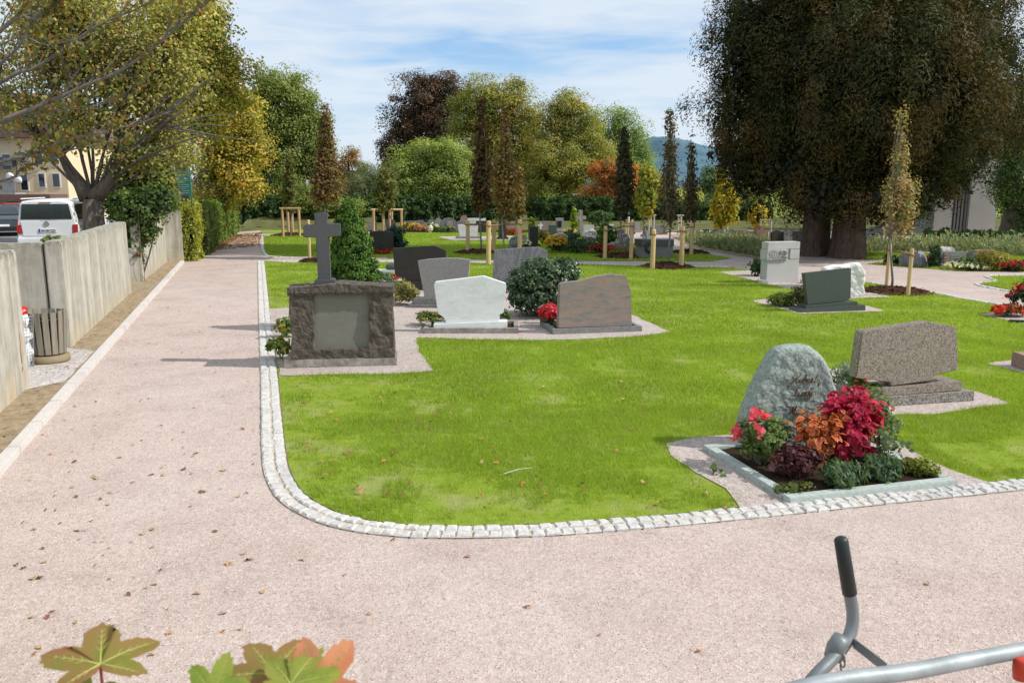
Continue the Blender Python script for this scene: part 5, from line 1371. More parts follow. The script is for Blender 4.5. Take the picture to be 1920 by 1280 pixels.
bedstuff('lavender_bed', [(1272, 449), (1330, 447), (1440, 455), (1425, 483), (1380, 476), (1318, 465), (1290, 458)], 9000, .50, LAV, 'grey green lavender rows behind the pink path', 'lavender')
bedstuff('lavender_bed', [(1620, 467), (1760, 462), (1920, 466), (2100, 470), (2100, 485), (1920, 482), (1760, 474), (1690, 474), (1625, 474)], 11000, .75, LAV, 'tall grey green planting before the pale building', 'plants')
sheet('planting_bed', gp([(1255, 440), (1330, 436), (1520, 440), (1520, 455), (1425, 485), (1380, 478), (1318, 467), (1290, 459)], .02), .02, M['soil'])
sheet('planting_bed', gp([(690, 431), (1195, 431), (1190, 439), (1180, 441), (1000, 436), (740, 435.5), (690, 434)], .02), .022, M['darksoil'])

#PART4
# ------------------------------------------------------------------ trees
GR = [((.075, .11, .022), 3), ((.11, .145, .035), 3), ((.15, .18, .05), 2)]
GRY = [((.13, .15, .03), 3), ((.19, .19, .04), 3), ((.08, .11, .025), 2), ((.26, .20, .05), 1)]
COP = [((.035, .022, .016), 3), ((.055, .034, .02), 3), ((.11, .06, .03), 2), ((.03, .03, .015), 2)]
POP = [((.11, .17, .045), 3), ((.15, .21, .06), 2), ((.08, .12, .03), 1)]
YG = [((.25, .20, .03), 3), ((.34, .23, .03), 2), ((.19, .20, .04), 4), ((.11, .135, .03), 3)]
CH = [((.19, .20, .06), 3), ((.13, .16, .045), 4), ((.30, .26, .08), 2), ((.24, .14, .07), 1)]
TB = 'broadleaf trees behind the cemetery'
tree('copper_beech', 'dark purple brown copper beech, the left dark dome of the background trees', 96, [(790, 195, 55, 55), (755, 255, 42, 55), (835, 185, 45, 45), (820, 255, 60, 65), (742, 300, 30, 35), (775, 320, 45, 40), (725, 285, 20, 25)], 800, .6, COP, 58500, 0.191, 1.04, TB, perclump=120)
tree('broadleaf_tree', 'tall yellow green tree with a domed crown right of the copper beech', 86, [(905, 195, 48, 48), (955, 190, 48, 46), (880, 235, 45, 55), (935, 270, 75, 70), (990, 245, 40, 55), (1000, 310, 50, 50), (900, 320, 55, 50)], 960, .6, GRY, 67500, 0.179, 1.09, TB, perclump=120)
tree('broadleaf_tree', 'yellow green tree with a separate pale round top and a dark forked trunk', 82, [(1060, 215, 42, 42), (1030, 265, 48, 55), (1090, 265, 45, 55), (1055, 320, 75, 50), (1115, 310, 38, 50), (1000, 330, 40, 40)], 1060, .65, GRY, 58500, 0.168, 1.04, TB, perclump=120)
tree('poplar_tree', 'fresh green tree with pointed tops right of the yellow green ones', 104, [(1122, 255, 25, 50), (1157, 250, 24, 48), (1190, 265, 26, 50), (1210, 320, 22, 50), (1150, 320, 50, 60), (1185, 350, 45, 50)], 1160, .5, POP, 49500, 0.179, 0.95, TB, perclump=120, vert=1.3)
tree('round_tree', 'low broad light green tree with a leaning trunk before the copper beech', 70, [(800, 310, 60, 45), (845, 315, 45, 50), (755, 330, 45, 45), (790, 360, 70, 40), (865, 345, 28, 40), (735, 360, 25, 35), (850, 375, 35, 28)], 828, .35, [((.13, .18, .04), 3), ((.18, .22, .06), 3), ((.08, .13, .03), 2)], 58500, 0.146, 0.81, TB, perclump=120)
tree('orange_tree', 'small orange autumn tree behind the very dark narrow tree', 72, [(1130, 325, 32, 25), (1150, 340, 42, 28), (1175, 350, 32, 35), (1115, 365, 26, 22), (1140, 385, 30, 18)], 1145, .25, [((.24, .09, .025), 3), ((.32, .14, .04), 2), ((.14, .12, .035), 2)], 20250, 0.146, 0.66, TB, perclump=120)
tree('linden_tree', 'large rounded green tree at the left behind the path end', 68, [(525, 175, 45, 48), (490, 200, 40, 50), (560, 205, 38, 55), (520, 260, 75, 70), (585, 260, 36, 60), (480, 320, 60, 70), (560, 340, 60, 60), (606, 320, 24, 55)], 520, .6, GR, 76500, 0.158, 0.95, TB, perclump=120)
tree('willow_tree', 'small grey green drooping tree left of the low broad green tree', 66, [(693, 320, 22, 25), (680, 350, 28, 40), (705, 350, 26, 40), (660, 370, 26, 30), (722, 355, 24, 35)], 690, .22, [((.09, .13, .07), 3), ((.13, .16, .08), 2), ((.07, .09, .04), 2)], 20250, 0.123, 0.66, TB, perclump=120, droop=-1, tpl='needle')
tree('brown_tree', 'small thin rusty brown tree between the columnar hornbeam and the willow', 74, [(655, 300, 25, 22), (640, 330, 25, 35), (668, 335, 22, 30), (650, 365, 35, 30)], 652, .2, [((.20, .11, .04), 3), ((.13, .11, .04), 3)], 13500, 0.140, 0.66, TB, perclump=120)
tree('background_tree', 'dark green tree far behind, left of the small yellow pyramid tree', 92, [(1335, 350, 22, 30), (1345, 385, 30, 28), (1320, 395, 25, 20)], 1338, .3, [((.05, .09, .04), 3), ((.08, .12, .05), 2)], 15750, 0.191, 0.85, TB, perclump=120)
tree('background_tree', 'dark green drooping tree far behind beside the giant conifer', 88, [(1390, 375, 30, 28), (1410, 395, 30, 22), (1380, 400, 25, 18)], 1395, .3, [((.07, .10, .03), 3), ((.11, .14, .04), 2)], 15750, 0.179, 0.85, TB, perclump=120)
tree('background_tree', 'dull green tree behind the parked cars, under the forked trunk', 88, [(1010, 375, 38, 26), (985, 390, 30, 18), (1035, 390, 25, 16)], 1008, .2, GR, 11250, 0.168, 0.76, TB, perclump=120)
tree('background_tree', 'green tree filling the gap behind the young hornbeam column', 60, [(610, 385, 35, 22), (580, 375, 30, 25), (645, 392, 30, 18)], 612, .2, GR, 11250, 0.135, 0.66, TB, perclump=120)
tree('background_tree', 'yellow green thin tree behind the dark thin trees by the hill', 76, [(1240, 375, 22, 28), (1225, 350, 20, 28), (1270, 385, 22, 20), (1300, 385, 20, 20)], 1243, .2, [((.17, .19, .03), 3), ((.12, .13, .03), 2), ((.2, .13, .04), 1)], 14625, 0.151, 0.66, TB, perclump=120)
tree('background_tree', 'dark leafed tree at the right edge behind the giant conifer', 42, [(1893, 210, 35, 60), (1910, 300, 50, 75), (1896, 360, 26, 50), (1925, 400, 40, 50), (1940, 200, 40, 80)], 1895, .5, [((.02, .045, .012), 4), ((.05, .09, .02), 2), ((.10, .15, .03), 1)], 45000, 0.112, 0.66, TB, perclump=120)
tree('background_tree', 'shadowed tree behind the giant conifer trunk, left of the pale building', 47, [(1680, 385, 40, 30), (1700, 355, 40, 35), (1650, 380, 40, 30), (1715, 405, 15, 15)], 1702, .35, GD, 27000, 0.112, 0.66, TB, perclump=120)
# trees behind the hedge along the path
TP = 'trees behind the wall and hedge along the path'
tree('yellow_maple', 'golden yellow autumn maple over the hedge at the end of the walls', 43, [(440, 215, 50, 50), (415, 270, 58, 55), (462, 285, 42, 50), (405, 335, 55, 50), (455, 345, 38, 38), (395, 385, 28, 18)], 400, .25, YG, 32000, .13, .6, TP)
tree('maple_tree', 'green and yellow tree between the near horse chestnut and the golden maple', 37, [(395, 75, 45, 60), (350, 130, 70, 70), (425, 150, 45, 60), (380, 215, 70, 60), (320, 240, 60, 60), (345, 40, 70, 60), (300, 170, 50, 50)], 345, .28, [((.16, .18, .035), 3), ((.22, .21, .04), 3), ((.12, .14, .03), 2), ((.33, .25, .04), 1)], 36000, .14, .6, TP)
# near horse chestnut behind the wall
def extra_limbs(mb, root):
    Y = 26.0; x0 = root.location.x
    def p(px, py, dy=0):
        v = W(px, py, Y+dy); return (v.x-x0, dy, v.z-.3)
    mb.tube([p(165, 372), p(150, 345), p(128, 315), p(115, 290, -.2), p(112, 262, -.4)], [.27, .20, .15, .11, .07], 12)
    mb.tube([p(175, 372), p(196, 352), p(214, 325), p(216, 290, .2), p(222, 240, .3), p(226, 170, .3)], [.27, .19, .13, .09, .07, .04], 12)
    mb.tube([p(120, 300), p(90, 262, -.4), p(60, 215, -.6), p(20, 170, -.8)], [.12, .085, .06, .03], 8)
    mb.tube([p(115, 285), p(135, 230), p(150, 160), p(158, 60)], [.11, .08, .055, .03], 8)
    mb.tube([p(214, 325), p(250, 280, -.3), p(310, 230, -.5), p(370, 190, -.6)], [.10, .07, .045, .02], 8)
    mb.tube([p(212, 335), p(260, 300, -.6), p(330, 270, -.9), p(400, 245, -1)], [.07, .05, .03, .012], 7)
    mb.tube([p(215, 310), p(265, 235, .2), p(300, 150, .3), p(330, 70, .4)], [.09, .065, .045, .02], 8)
    mb_t = MB()
    for k_ in range(95):    # long bare twigs
        a = random.choice([(120, 290), (216, 290), (60, 215), (150, 200), (226, 200), (300, 235), (270, 240), (250, 290), (155, 120)])
        ang = random.uniform(-.25, 1.25) if a[0] > 140 else random.uniform(.2, 2.9); l = random.uniform(60, 190); dy = random.uniform(-2.4, 1.4)
        b = (a[0]+l*math.cos(ang), a[1]-l*math.sin(ang)*.8)
        q = curved(p(*a), p(b[0], b[1], dy), .07, 6); r0 = random.uniform(.02, .04)
        mb_t.tube(q, [r0, r0*.8, r0*.6, r0*.45, r0*.3, r0*.12], 5, cap=False)
    mb_t.build('twigs', M['twig'], root, True)
tree('horse_chestnut', 'horse chestnut with a thick forked trunk behind the wall beside the white van', 26, [(80, 130, 80, 75), (190, 120, 90, 80), (290, 90, 90, 80), (150, 20, 120, 60), (250, 200, 75, 60), (340, 160, 60, 70), (350, 40, 70, 60), (50, 215, 60, 40), (150, 240, 55, 40), (290, 260, 60, 45), (-40, 120, 80, 90), (250, 300, 60, 30), (330, 290, 50, 35), (120, 60, 120, 60)],
     172, .34, CH, 50000, .10, .45, TP, fork=2.05, extra=extra_limbs, nb=14, zb=.3, br=.8, rad_pow=.6, perclump=16, bark='bark', limb=.12)
# overhanging tree whose trunk stands outside the photo at the left
def overhang():
    Y = 11.5; x0 = W(-420, 500, Y).x
    e = empty('overhanging_tree', (x0, Y, .3), 0, 'thin grey branches with scattered leaves reaching in from the left edge, nearest the camera', 'tree', TP)
    def p(px, py, dy=0):
        v = W(px, py, Y+dy); return Vector((v.x-x0, dy, v.z-.3))
    mb = MB(); pts = []
    mb.tube([(0, 0, -.2), (0, 0, 1.2), (.1, 0, 2.4), (.15, 0, 3.5), (.1, .2, 4.6)], [.3, .24, .2, .13, .07], 12)
    fk = Vector((.1, 0, 2.2))
    br = [[(-250, 330), (0, 228), (80, 197), (150, 165), (230, 130), (300, 80), (360, 30), (420, -20)],
          [(-250, 330), (0, 156), (60, 130), (110, 100), (180, 50), (250, 20), (330, -20)],
          [(-250, 340), (0, 58), (60, 35), (100, 15), (130, -20)],
          [(-250, 350), (0, 234), (60, 222), (120, 205), (190, 196), (260, 170)],
          [(-250, 380), (0, 305), (60, 290), (120, 265), (200, 245), (280, 225), (360, 180)],
          [(-250, 380), (0, 340), (40, 318), (95, 295), (140, 280), (230, 262)],
          [(-250, 300), (0, 85), (90, 85), (170, 65), (240, 40)],
          [(-250, 300), (0, 120), (50, 60), (75, 10), (90, -40)]]
    for bi, b in enumerate(br):
        dy = [0, .5, -.5, .8, .3, 1.0, 1.4, -.2][bi]
        q = [fk]+[p(a, c, dy) for a, c in b]; q = [Vector(t) for t in cat_rom([tuple(t) for t in q], 5)]
        n_ = len(q); r0 = [.045, .035, .04, .022, .03, .024, .02, .03][bi]
        mb.tube(q, [r0*(1-i/n_*.85) for i in range(n_)], 7)
        for i in range(8, n_, 1):
            if random.random() < .95:
                s_ = q[i]; d = (q[min(i+1, n_-1)]-q[i-1]).normalized(); L_ = random.uniform(.2, .85)
                o_ = Vector((random.uniform(-.4, .6), random.uniform(-.5, .5), random.uniform(-.35, .8)))
                t_ = s_+(d*.9+o_).normalized()*L_
                mb.tube(curved(s_, t_, .08, 4), [r0*.25+.002, r0*.18+.002, .003, .0015], 4, cap=False)
                for k_ in range(random.randint(2, 9)): pts.append(s_.lerp(t_, random.uniform(.3, 1.05)))
    mb.build('trunk', M['twig'], e, True)
    P = np.array([tuple(t) for t in pts for _ in range(2)])+rng.normal(size=(len(pts)*2, 3))*.04; n_ = len(P)
    col = pal_pick([((.16, .17, .03), 3), ((.28, .24, .04), 2), ((.25, .11, .03), 2), ((.10, .12, .03), 2)], n_)*(.7+.6*rng.random((n_, 1)))
    V, F, K = leaves(P, rng.normal(size=(n_, 3))+np.array([0, -.4, .3]), .075*(.6+.7*rng.random(n_)), col, 'diamond', rng.normal(size=(n_, 3))*.6+np.array([0, 0, -1]))
    np_mesh('crown', V, F, K, M['leaf'], e)
overhang()

# ------------------------------------------------------------------ giant multi-stemmed conifer
def giant():
    Y = 33.5; k = mpp(Y); xb = W(1580, 400, Y).x
    e = empty('giant_conifer', (xb, Y, 0), 0, 'huge dark green brown conifer with thick fluted trunks at the right', 'conifer')
    mb = MB()
    def trunk(px, dy, r, hgt, seed, lean=0):
        x_ = W(px, 480, Y).x-xb; n = 30; vs = []; lv = 16
        for i in range(lv+1):
            z_ = hgt*(i/lv)**1.3-.1; rr = r*(1+.30*math.exp(-z_*1.6))*(1-.75*max(0, z_-1)/hgt)
            for j in range(n):
                t = 2*PI*j/n; fl_ = 1+.10*math.sin(t*5+seed)+.07*math.sin(t*9+seed*2+z_*.3)+.05*mnoise.noise(Vector((math.cos(t)*3, math.sin(t)*3, z_*.5+seed)))
                vs.append((x_+lean*z_+rr*fl_*math.cos(t), dy+rr*fl_*math.sin(t), z_))
        mb.add(vs, [(i*n+j, i*n+(j+1) % n, (i+1)*n+(j+1) % n, (i+1)*n+j) for i in range(lv) for j in range(n)])
    trunk(1571, -1.0, .52, 17, 1, .0); trunk(1521, -.1, .36, 15, 2.5, -.03); trunk(1546, .9, .42, 16, 4, 0); trunk(1590, .6, .25, 13, 5, .04)
    mb.build('trunk', M['redbark'], e, True)
    L_ = []
    for (px, py, rx, ry, dy) in [(1600, 60, 270, 150, 0), (1420, 130, 115, 130, -1), (1790, 110, 110, 140, .3), (1600, 230, 290, 130, .3), (1400, 235, 85, 110, .2), (1810, 230, 90, 110, .2),
                                 (1480, 300, 130, 95, -1.5), (1700, 310, 140, 85, -.8), (1590, 320, 150, 60, 2), (1800, 318, 58, 45, .5), (1405, 320, 60, 60, .5), (1590, -150, 250, 190, 0), (1590, -380, 210, 190, 0), (1590, -600, 170, 170, 0), (1590, -760, 170, 190, 0), (1590, -980, 130, 160, 0), (1590, -1150, 80, 120, 0), (1430, 355, 50, 38, .5), (1500, 372, 75, 30, -2.2), (1640, 374, 70, 30, -1.8), (1700, 352, 50, 32, -1), (1565, 378, 70, 20, -2.6), (1570, 380, 90, 22, 2), (1600, 180, 200, 120, -3.2), (1720, 200, 120, 120, -2.6), (1500, 170, 120, 120, -2.8)]:
        c = W(px, py, Y); L_.append(((c.x-xb, dy, c.z), (rx*k, rx*k*.85, ry*k)))
    PAL = [((.026, .040, .008), 4), ((.050, .055, .011), 4), ((.095, .062, .016), 3), ((.15, .09, .026), 1)]
    V, F, K, CC = clump_cloud(L_, 520000, .55, .145, PAL, 'needle', .1, 1.7, .24, .25, .9, perclump=190, droop=-.35, pmix=.3, nj=.28)
    V2, F2, K2, C2 = clump_cloud([(c_, (r_[0]*.66, r_[1]*.66, r_[2]*.70)) for c_, r_ in L_], 60000, .7, .26, [((.022, .028, .013), 1)], 'spray', .1, 1.3, .4, .1, .5, perclump=60)  # dark leaf core added to block light, inner crown shade put into its colour
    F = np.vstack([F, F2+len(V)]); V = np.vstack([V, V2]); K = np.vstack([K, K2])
    # keep clear of the view beneath
    np_mesh('crown', V, F, K, M['needle'], e)
    mb = MB()
    for i in rng.choice(len(CC), 110, replace=False):
        z0_ = random.uniform(2.5, 10); q = curved((random.uniform(-.8, .8), random.uniform(-.6, .4), z0_), CC[i], .08, 5); mb.tube(q, [.11, .08, .05, .03, .015], 6, cap=False)
    mb.build('branches', M['redbark'], e, True)
giant()

# ------------------------------------------------------------------ hedges and shrubs at the left
def hedge(label, name, px0, px1, Y0, Y1, h, d, n, leaf, pal, cat='hedge', z0=0., frompath=None, bulge=.12, tpl='diamond', mat='leaf'):
    a = np.array(px0, float); b = np.array(px1, float); dd = b-a; L_ = float(np.hypot(*dd)); rz = math.atan2(dd[1], dd[0])
    pal = [(tuple(v_*1.5 for v_ in c_), w_) for c_, w_ in pal]
    e = empty(name, (a[0], a[1], z0), rz, label, cat)
    # leaves on the shell of a box with uneven surface
    Ax = [(L_*h, 0), (L_*h, 1), (L_*d, 2), (d*h, 3), (d*h, 4)]; w = np.array([q[0] for q in Ax]); w /= w.sum()
    s_ = rng.choice(5, n, p=w); u = rng.random(n); v = rng.random(n); P = np.zeros((n, 3)); O = np.zeros((n, 3))
    for i in range(5):
        m = s_ == i
        if i == 0: P[m] = np.c_[u[m]*L_, 0*u[m], v[m]*h]; O[m] = (0, -1, 0)
        if i == 1: P[m] = np.c_[u[m]*L_, 0*u[m]+d, v[m]*h]; O[m] = (0, 1, 0)
        if i == 2: P[m] = np.c_[u[m]*L_, v[m]*d, 0*u[m]+h]; O[m] = (0, 0, 1)
        if i == 3: P[m] = np.c_[0*u[m], u[m]*d, v[m]*h]; O[m] = (-1, 0, 0)
        if i == 4: P[m] = np.c_[0*u[m]+L_, u[m]*d, v[m]*h]; O[m] = (1, 0, 0)
    nn = vnoise(P, 1.6, 2.)[:, None]; n2 = vnoise(P, 5., 5.)[:, None]
    P += O*(nn*bulge*1.6+n2*bulge*.7-np.abs(rng.normal(size=(n, 1)))*.10)
    # round the corners
    c = np.array([L_/2, d/2, h*.5]); P[:, 2] -= np.where(P[:, 2] > h*.8, (np.abs(P[:, 1]-d/2)/(d/2))**3*.12, 0)
    P[:, 2] = np.maximum(P[:, 2], .02)
    col = pal_pick(pal, n)*(1+.5*n2)*(.75+.5*rng.random((n, 1)))
    V, F, K = leaves(P, O*.7+rng.normal(size=(n, 3))*.6+np.array([0, 0, .2]), leaf*(.6+.8*rng.random(n)), np.clip(col, .004, 1), tpl, np.array([0, 0, -.6])+rng.normal(size=(n, 3))*.6)
    np_mesh('foliage', V, F, K, M[mat], e)
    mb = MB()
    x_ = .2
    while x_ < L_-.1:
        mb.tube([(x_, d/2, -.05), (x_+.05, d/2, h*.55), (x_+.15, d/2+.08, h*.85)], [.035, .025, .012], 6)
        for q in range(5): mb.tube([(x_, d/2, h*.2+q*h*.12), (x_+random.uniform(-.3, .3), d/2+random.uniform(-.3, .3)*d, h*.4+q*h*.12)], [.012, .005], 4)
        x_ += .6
    mb.box(.12, L_-.12, d*.28, d*.72, 0, h*.86);  # solid core box behind the stems, inner shade put in as near-black colour
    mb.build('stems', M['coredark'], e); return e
M['coredark'] = plain('hedge interior shade colour', (.018, .022, .010), 1)
hp = k_far+kd*.4
hedge('yellow green clipped hornbeam hedge block directly beyond the end of the concrete wall', 'hedge', hp-kn*.95, hp+kn*.50, 0, 0, 2.1, 2.6, 12000, .085, [((.22, .24, .03), 3), ((.14, .18, .03), 3), ((.36, .28, .04), 1)], bulge=.14)
h0 = np.array(G(392, 470)); h1 = np.array(G(447, 434))
hedge('long green clipped hedge along the far part of the path', 'hedge', h0+kn*.1, h1+kn*.1, 0, 0, 2.0, 1.2, 16000, .12, [((.10, .15, .03), 3), ((.16, .20, .04), 2), ((.06, .10, .02), 2)], bulge=.12)
hedge('shaded hedge piece between the yellow green block and the long green hedge', 'hedge', hp+kd*2.7-kn*.5, hp+kd*2.7+kn*.75, 0, 0, 2.0, 2.2, 6000, .09, [((.07, .09, .025), 3), ((.10, .11, .03), 2)], bulge=.12)
hx = lambda px, Y: (W(px, 420, Y).x, Y)
DH = [((.02, .045, .014), 3), ((.045, .08, .022), 3), ((.08, .12, .03), 1)]
hedge('dark green hedge closing the cemetery at the left behind the stake frames', 'hedge', hx(449, 60), hx(700, 62), 0, 0, 1.75, 1.6, 15000, .2, DH, bulge=.35, z0=.1)
hedge('dark green hedge in the middle behind the far gravestones', 'hedge', hx(700, 63), hx(972, 66), 0, 0, 1.75, 1.6, 16000, .2, DH, bulge=.35)
hedge('dark green hedge right of the centre behind the tall brown cross', 'hedge', hx(1000, 66), hx(1205, 66), 0, 0, 1.6, 1.6, 12000, .2, DH, bulge=.35)
hedge('dark green low hedge behind the grey headstone row at the right', 'hedge', hx(1205, 68), hx(1445, 66), 0, 0, 1.15, 1.4, 14000, .2, DH, bulge=.25)
hedge('low hedge with pointed shoots in front of the pale building', 'hedge', hx(1740, 41), hx(1990, 39), 0, 0, .55, 1.0, 7000, .14, GD, bulge=.2)
# bank at the far end of the left path
mb = MB(); o = None
hgt_sheet('earth_bank', W(449, 420, 57).x, W(690, 420, 57).x, 56.5, 61, 40, 8, lambda x, y: .02+max(0, min(1, (y-56.5)/3))*.40+.22*mnoise.noise(Vector((x, y, 0))), M['terrain'])
shrub('wall_shrub', 'dense green shrub hanging over the gap in the concrete wall', 'shrub', 24.5, [(262, 398, 42, 44), (250, 438, 28, 36), (290, 380, 34, 26), (232, 395, 26, 28), (272, 425, 22, 34), (252, 470, 14, 22)], 9500, .10, .26, [((.06, .10, .02), 3), ((.10, .14, .03), 2), ((.03, .06, .015), 2)], base=255, stemr=.03)
shrub('wall_shrub', 'tall leafy green shrub behind the wall left of the green board', 'shrub', 30, [(240, 335, 45, 40), (290, 345, 42, 38), (215, 375, 28, 30), (310, 375, 24, 22), (280, 310, 40, 30)], 12000, .13, .36, [((.10, .14, .03), 3), ((.15, .17, .035), 3), ((.05, .08, .02), 2), ((.24, .14, .04), .5)], base=262, zb=.3, stemr=.05)
shrub('wall_ivy', 'small ivy spilling over the wall corner below the white van', 'ivy', 14.75, [(95, 450, 14, 6), (84, 446, 12, 4), (110, 447, 8, 3)], 260, .055, .06, [((.08, .14, .03), 2), ((.16, .2, .06), 2), ((.03, .05, .02), 1)], base=90, stems=0, zb=1.72)
shrub('wall_ivy', 'thin trailing creeper at the foot of the wall gap', 'ivy', 24.2, [(262, 480, 10, 20), (256, 465, 12, 14)], 320, .07, .10, [((.08, .11, .03), 2), ((.2, .07, .03), 1)], base=262, stems=6, stemr=.008)

# green information board
x_ = W(340, 340, 31).x; e = empty('information_board', (x_, 31, .3), R(16), 'green information board on posts above the yellow green hedge', 'board')
k = mpp(31); zt, zb_ = W(340, 318, 31).z-.3, W(340, 367, 31).z-.3
mb = MB(); mb.box(-.30, .30, 0, .04, zb_, zt); mb.build('panel', M['signgreen'], e, bevel=.005)
mb = MB()
for i in range(11): z_ = zt-.09-i*(zt-zb_-.12)/11; mb.box(-.25, .25-.12*(i % 3 == 2), -.004, 0, z_-.012, z_+.006)
mb.build('text_lines', M['greengrey'], e)
for s_ in (-1, 1): mb = MB(); mb.tube([(s_*.3, .06, -.1), (s_*.3, .06, zt+.05)], .025, 8); mb.build('post', M['signgreen'], e)
x_, y_ = G(412, 452); e = empty('path_marker', (x_, y_, 0), 0, 'tiny turquoise sign on a stick beside the far hedge', 'marker')
mb = MB(); mb.tube([(0, 0, -.05), (0, 0, .5)], .015, 6); mb.build('stick', M['galvd'], e); mb = MB(); mb.box(-.1, .1, -.02, -.005, .4, .75); mb.build('plate', M['shirt'], e)

# ------------------------------------------------------------------ white van and cars
def wheel(e, x_, y_, r=.34, w=.24):
    mb = MB(); c = [(r*math.cos(2*PI*i/24), r*math.sin(2*PI*i/24)) for i in range(24)]
    mb.v = []; mb.add([(x_-w/2, y_+a, r+b) for a, b in c]+[(x_+w/2, y_+a, r+b) for a, b in c], [tuple(range(23, -1, -1)), tuple(range(24, 48))]+[(i, (i+1) % 24, (i+1) % 24+24, i+24) for i in range(24)])
    o = mb.build('wheel', M['black'], e); mb = MB(); c = [(r*.6*math.cos(2*PI*i/16), r*.6*math.sin(2*PI*i/16)) for i in range(16)]
    for sx_ in (x_-w/2-.012, x_+w/2): mb.add([(sx_, y_+a, r+b) for a, b in c]+[(sx_+.012, y_+a, r+b) for a, b in c], [tuple(range(15, -1, -1)), tuple(range(16, 32))]+[(i, (i+1) % 16, (i+1) % 16+16, i+16) for i in range(16)])
    mb.build('rim', M['silver'], o)
def loft(secs, name, mat, e, smooth=False, bevel=.0):
    """secs: list of (y, [(x,z)...]) with equal counts"""
    mb = MB(); n = len(secs[0][1]); vs = [(x, y, z) for y, p in secs for x, z in p]; k = len(secs)
    fs = [(i*n+j, i*n+(j+1) % n, (i+1)*n+(j+1) % n, (i+1)*n+j) for i in range(k-1) for j in range(n)]
    fs = [f[::-1] for f in fs]+[tuple(range(n)), tuple(range(k*n-1, (k-1)*n-1, -1))]
    mb.add(vs, fs); return mb.build(name, M[mat], e, smooth, bevel)
def van():
    Y = 28.9; k = mpp(Y, .3); c = W(88, 420, Y)
    e = empty('van', (c.x, Y, .3), R(13), 'white van seen from behind, parked behind the concrete wall', 'van')
    def sec(w, zt, zb2=.32, wt=None, belt=1.10):
        wt = wt or w*.84
        r_ = [(-w*.96, zb2), (-w, zb2+.2), (-w, belt), (-w*.965, belt+.08), (-wt, zt-.10), (-wt+.07, zt-.02), (-wt*.6, zt+.02)]
        return [(a, b) for a, b in r_]+[(-a, b) for a, b in r_[::-1]]
    loft([(0, sec(.93, 1.90)), (.10, sec(.95, 1.94)), (1.2, sec(.95, 1.96)), (3.2, sec(.95, 1.96)), (3.9, sec(.94, 1.6, wt=.8)), (4.8, sec(.90, 1.12, wt=.84, belt=1.0))], 'body', 'white', e, False, .03)
    def rq(name, pts, y0, y1, mat, par=e, bev=.01): mb = MB(); mb.prism(ccw(pts), y0, y1); return mb.build(name, M[mat], par, bevel=bev)
    rq('rear_window', [(-.80, 1.32), (.80, 1.32), (.72, 1.83), (-.72, 1.83)], -.022, .02, 'glass', bev=.012)
    gate = rq('tailgate', [(-.76, .76), (.76, .76), (.80, 1.27), (-.80, 1.27)], -.03, .0, 'white', bev=.012)
    # emblem: ring with V over W
    mb = MB(); mb.tube([(.075*math.cos(t), -.045, 1.17+.075*math.sin(t)) for t in [2*PI*i/20 for i in range(21)]], .012, 6)
    for P_ in ([(-.035, 1.23), (0, 1.175), (.035, 1.23)], [(-.055, 1.20), (-.025, 1.115), (0, 1.165), (.025, 1.115), (.055, 1.20)]): mb.tube([(a, -.045, b) for a, b in P_], .008, 5)
    mb.build('emblem', M['galv'], gate)
    pl_ = rq('number_plate', [(-.26, .87), (.30, .87), (.30, 1.0), (-.26, 1.0)], -.05, -.031, 'whiteplastic', bev=.004)
    rq('plate_band', [(-.26, .87), (-.21, .87), (-.21, 1.0), (-.26, 1.0)], -.055, -.051, 'plateblue', pl_, .001)
    txt = bpy.data.curves.new('t', 'FONT'); txt.body = 'EM MM 2221'; txt.size = .115; txt.align_x = 'CENTER'; txt.extrude = .002
    to = bpy.data.objects.new('t', txt); COL.objects.link(to); dg = bpy.context.evaluated_depsgraph_get(); dg.update()
    me = bpy.data.meshes.new_from_object(to.evaluated_get(dg)); bpy.data.objects.remove(to)
    o = bpy.data.objects.new('plate_characters', me); COL.objects.link(o); me.materials.clear(); me.materials.append(M['black']); o.parent = pl_; o.location = (.045, -.054, .895); o.rotation_euler = (PI/2, 0, 0); o.scale = (.72, 1, 1)
    for s_ in (-1, 1):
        rq('tail_lamp', [(s_*.77, .84), (s_*.94, .84), (s_*.945, 1.14), (s_*.80, 1.14)], -.035, .10, 'tail', bev=.01)
        mb = MB(); mb.add([(s_*.925, .35, 1.3), (s_*.925, 3.2, 1.3), (s_*.825, 3.0, 1.82), (s_*.825, .35, 1.82)], [(0, 1, 2, 3)]); mb.v = [(a+s_*.012, b, c2_) for a, b, c2_ in mb.v]; mb.build('side_window', M['glass'], e)
        mb = MB(); mb.tube([(s_*.80, .25, 2.0), (s_*.80, 2.9, 2.0)], .02, 6); mb.build('roof_rail', M['whiteplastic'], e)
        for y_ in (.85, 3.9): wheel(e, s_*.84, y_)
    rq('bumper', [(-.95, .30), (.95, .30), (.95, .72), (-.95, .72)], -.09, .2, 'white', bev=.04)
    rq('brake_light', [(-.18, 1.87), (.18, 1.87), (.18, 1.89), (-.18, 1.89)], -.03, 0, 'tail', bev=.003)
    mb = MB(); mb.tube([(-.1, -.05, 1.34), (.45, -.04, 1.38)], .012, 5); mb.build('rear_wiper', M['black'], e)
van()
